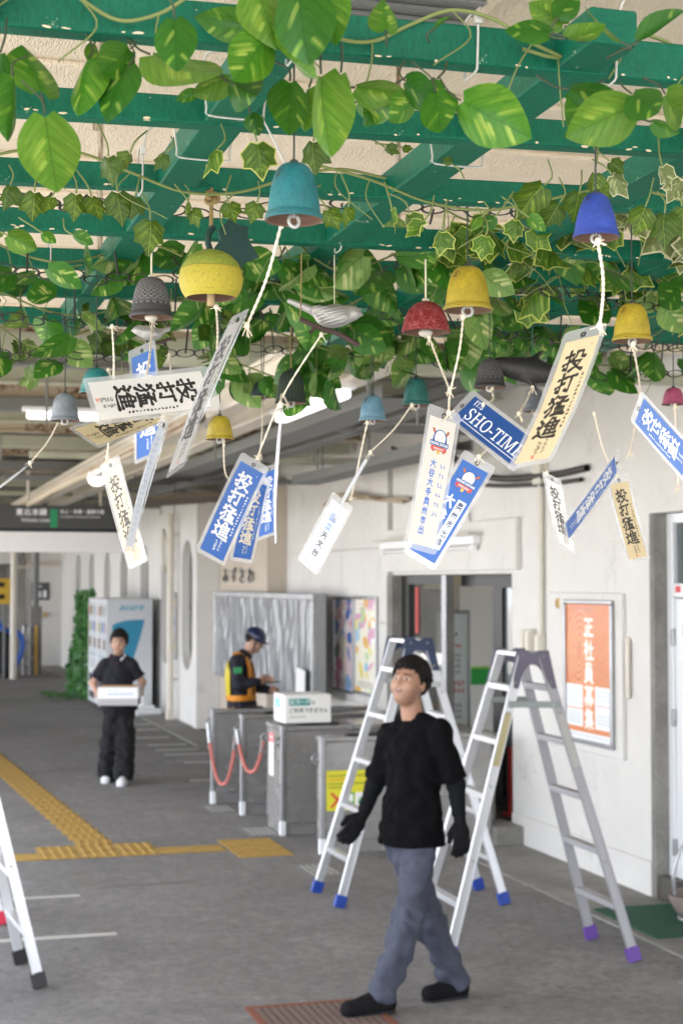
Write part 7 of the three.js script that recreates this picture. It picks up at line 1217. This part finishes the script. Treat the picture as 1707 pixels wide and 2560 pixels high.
  if (o.armSleeve) for (const [s, e, w] of [[J.shR, J.elR, J.wrR], [J.shL, J.elL, J.wrL]]) {
    const wv = mid(e, w, 0.88), f0 = blend([rodD(mid(s, e, 0.5), e, 0.05, 0.045), rodD(e, wv, 0.045, 0.034)], 0.02), n = w.clone().sub(e).normalize(), f = cutBelow((x, y, z) => f0(x, y, z) + 0.003 * noise3(x * 14, y * 45, z * 14), wv, n), [a, b] = bounds([s, e, w], 0.08);
    put('arm_sleeve', surface(f, a, b, 0.008), o.armSleeve);
  }
  return { t, J, put, shirt, chest, waist, hips, tq, hq, base, toHead };
}
const blackTee = mat([0.0038, 0.0038, 0.0046], 0.95, 0, { specularIntensity: 0.2 });
person('man in black T-shirt, arm sleeves and gloves striding and looking up', 'man', {
  skin: [0.36, 0.2, 0.135], lip: [0.28, 0.11, 0.09], beardy: true, smile: true, hairLen: 0.9, puff: 0.009, headSize: 1.0, trouser: [0.92, 0.98, 1.02], cuff: 0.03, curl: 0.75,
  gloves: mat([0.006, 0.006, 0.007], 0.9, 0, { specularIntensity: 0.35 }), trousers: mat([0.058, 0.064, 0.09], 0.85, 0, { specularIntensity: 0.5, bumpMap: grainMap, bumpScale: 0.0006 }), shoe: mat([0.006, 0.006, 0.007], 0.85, 0, { specularIntensity: 0.35 }), sole: mat([0.016, 0.016, 0.017], 0.85), shirt: blackTee, sleeve: 0.9, hem: -0.035, torso: 1.02, fold: 1.6, drape: 0.006, armSleeve: mat([0.005, 0.006, 0.008], 0.9, 0, { specularIntensity: 0.3 }), thumbR: V(-0.9, 0.5, 0.15), thumbL: V(-0.9, 0, 0.1),
});
{
  const w = person('woman in dark polo shirt and wide black trousers carrying a white box', 'woman', {
    skin: [0.42, 0.25, 0.18], lip: [0.46, 0.18, 0.16], hairLen: 1.3, puff: 0.012, headSize: 1.02, headCell: 0.006, trouser: [1.05, 1.3, 1.62], cuff: 0.05, curl: 1.1, build: 1.12, torso: 1.1, sleeve: 0.72, hem: 0.0,
    trousers: mat([0.006, 0.006, 0.0075], 0.9), shoe: mat([0.75, 0.75, 0.76], 0.6), sole: mat([0.6, 0.6, 0.6], 0.7), shirt: mat([0.006, 0.006, 0.013], 0.9), thumbR: V(0.2, 1, 0), thumbL: V(-0.2, 1, 0),
  });
  const J = w.J, f = J.front.clone().multiplyScalar(1), col = [];
  const cp = J.neck.clone().addScaledVector(f, 0.055); const side = V(f.z, 0, -f.x);
  const strap = (s, m) => w.put('collar', bar(cp.clone().addScaledVector(side, s * 0.075).add(V(0, 0.02, -0.02)), cp.clone().addScaledVector(side, s * 0.012).add(V(0, -0.045, 0.035)), 0.035, 0.012, side), m);
  strap(1, mat([0.75, 0.74, 0.74], 0.7)); strap(-1, mat([0.05, 0.012, 0.02], 0.7));
  w.put('placket', bar(cp.clone().add(V(0, -0.05, 0)).addScaledVector(f, 0.055), cp.clone().add(V(0, -0.17, 0)).addScaledVector(f, 0.075), 0.022, 0.008, side), mat([0.09, 0.012, 0.025], 0.8));
  const b = thing('carried_box', 'white cardboard box with blue lettering held by the woman', 'box', null, [J.box.x, J.box.y - 0.1, J.box.z], Math.atan2(f.x, f.z));
  part('carton', rbx(-0.2, 0.2, 0, 0.075, -0.15, 0.13, 0.004, 1), mat([0.42, 0.41, 0.42], 0.8), b);
  part('sleeve_band', [rbx(-0.205, 0.205, 0.07, 0.185, 0.118, 0.135, 0.003, 1), rbx(-0.205, 0.205, 0.07, 0.185, -0.155, -0.14, 0.003, 1), rbx(-0.205, -0.19, 0.07, 0.185, -0.14, 0.118, 0.003, 1), rbx(0.19, 0.205, 0.07, 0.185, -0.14, 0.118, 0.003, 1)], mat([0.8, 0.8, 0.8], 0.7), b);
  part('flap', [bx(-0.19, 0.19, 0.18, 0.2, -0.02, 0.0).rotateX(0.1), bx(-0.188, 0.188, 0.17, 0.174, -0.138, 0.116)], mat([0.36, 0.22, 0.1], 0.85), b);
  part('print', new THREE.PlaneGeometry(0.26, 0.085).translate(0.02, 0.125, 0.1365), mat(0xffffff, 0.7, 0, { map: canvas(256, 84, (g, ww, hh) => { g.fillStyle = '#ecedef'; g.fillRect(0, 0, ww, hh); g.strokeStyle = '#7fa0d0'; ticks(g, 6, 8, 100, 26, 1, 3); g.strokeStyle = '#4f7cc4'; ticks(g, 6, 40, 240, 38, 1, 5); }) }), b);
}
{
  const navy = mat([0.008, 0.009, 0.018], 0.85), p = person('worker in navy jacket, orange safety harness and blue helmet looking down at a phone', 'worker', {
    skin: [0.36, 0.21, 0.15], lip: [0.42, 0.17, 0.14], hairLen: 1.0, headSize: 0.95, headCell: 0.006, trouser: [1, 1, 1.05], curl: 0.8, longSleeve: true, torso: 1.02, hem: -0.03, collar: 0.035,
    trousers: mat([0.007, 0.014, 0.05], 0.85), shoe: mat([0.012, 0.012, 0.013], 0.6), sole: mat([0.03, 0.03, 0.03], 0.8), shirt: navy, thumbR: V(0, 1, 0.3), thumbL: V(0, 1, 0.3), fold: 1,
  });
  const { J, shirt, hips, chest, tq } = p, orange = mat([0.6, 0.22, 0.005], 0.6), yellow = mat([0.5, 0.4, 0.01], 0.6), side = V(J.front.z, 0, -J.front.x);
  const beltY = hips.y + 0.1, torsoOnly = (x, y, z) => { const v = V(x, y, z).sub(chest); return Math.abs(v.dot(side)) < 0.235 && Math.abs(v.dot(J.front)) < 0.17; };
  const torso = blend([egg(chest, V(0.185, 0.235, 0.128), tq), egg(p.waist.clone().add(V(0, -0.04, 0)), V(0.182, 0.26, 0.128), tq), rodD(J.shR, J.shL, 0.068, 0.068)], 0.05);
  const shell = (x, y, z) => Math.abs(torso(x, y, z) - 0.014) - 0.008, [a, b] = bounds([J.shR, J.shL, hips, hips.clone().add(V(0, -0.05, 0))], 0.2);
  p.put('belt', surface((x, y, z) => Math.max(shell(x, y, z), Math.abs(y - beltY) - 0.03), a, b, 0.01), orange);
  for (const s of [-1, 1]) { const c = chest.clone().addScaledVector(side, s * 0.1); p.put('shoulder_strap', surface((x, y, z) => { const v = (x - c.x) * side.x + (z - c.z) * side.z, f = (x - c.x) * J.front.x + (z - c.z) * J.front.z; return Math.max(shell(x, y, z), Math.abs(v - 0) - 0.03, beltY - y, -f - 0.06); }, a, b, 0.01), orange); }
  p.put('back_panel', surface((x, y, z) => { const f = (x - chest.x) * J.front.x + (z - chest.z) * J.front.z; return Math.max(shell(x, y, z), f + 0.07, beltY + 0.02 - y, y - chest.y - 0.15); }, a, b, 0.01), yellow);
  p.put('arm_badge', (() => { const m = mid(J.shR, J.elR, 0.35).addScaledVector(side, -0.0); return rbx(m.x - 0.04, m.x + 0.04, m.y - 0.03, m.y + 0.03, m.z + 0.058, m.z + 0.07, 0.01); })(), mat([0.03, 0.3, 0.1], 0.6));
  const H = p.toHead, dome = blend([egg(V(0, 0.045, -0.015), V(0.098, 0.105, 0.118))], 0.01), brim = egg(V(0, 0.038, 0.08), V(0.085, 0.014, 0.075));
  const helm = (x, y, z) => smin(Math.max(dome(x, y, z), 0.03 - y - 0.25 * z), brim(x, y, z), 0.012), [ha, hb] = bounds([J.head], 0.24);
  p.put('helmet', surface(H(helm), ha, hb, 0.007), mat([0.006, 0.016, 0.065], 0.3, 0, { clearcoat: 0.4 }));
  p.put('helmet_stripe', surface(H((x, y, z) => Math.max(Math.abs(dome(x, y, z)) - 0.004, Math.abs(x) - 0.014, 0.09 - y, 0.0 - z)), ha, hb, 0.007), mat([0.6, 0.6, 0.55], 0.5));
  p.put('chin_strap', surface(H((x, y, z) => Math.max(Math.abs(egg(V(0, -0.02, 0.0), V(0.085, 0.1, 0.085))(x, y, z)) - 0.003, Math.abs(z - 0.03) - 0.009, y - 0.03)), ha, hb, 0.006), mat([0.012, 0.012, 0.012], 0.6));
  const ph = thing('phone', 'slim dark phone held in the raised hand of the worker', 'phone', null, [J.fiR.x + 0.05, J.fiR.y - 0.03, J.fiR.z + 0.015], 0.3);
  part('case', rbx(-0.07, 0.07, 0, 0.012, -0.035, 0.035, 0.005), M.black, ph); part('screen', bx(-0.064, 0.064, 0.0122, 0.0135, -0.031, 0.031), mat([0.05, 0.06, 0.08], 0.1), ph);
  const pen = thing('pen', 'thin black pen held in the lower hand of the worker', 'pen', null, [J.fiL.x, J.fiL.y - 0.01, J.fiL.z]);
  part('barrel', rod([-0.03, -0.01, 0.0], [0.09, 0.012, 0.0], 0.006, 8), M.black, pen); part('tip', rod([0.09, 0.012, 0], [0.1, 0.014, 0], 0.006, 8, 0.001), M.alu, pen);
}
scene.traverse((o) => { if (o.isMesh) { o.castShadow = true; o.receiveShadow = true; } });
renderer.render(scene, camera);
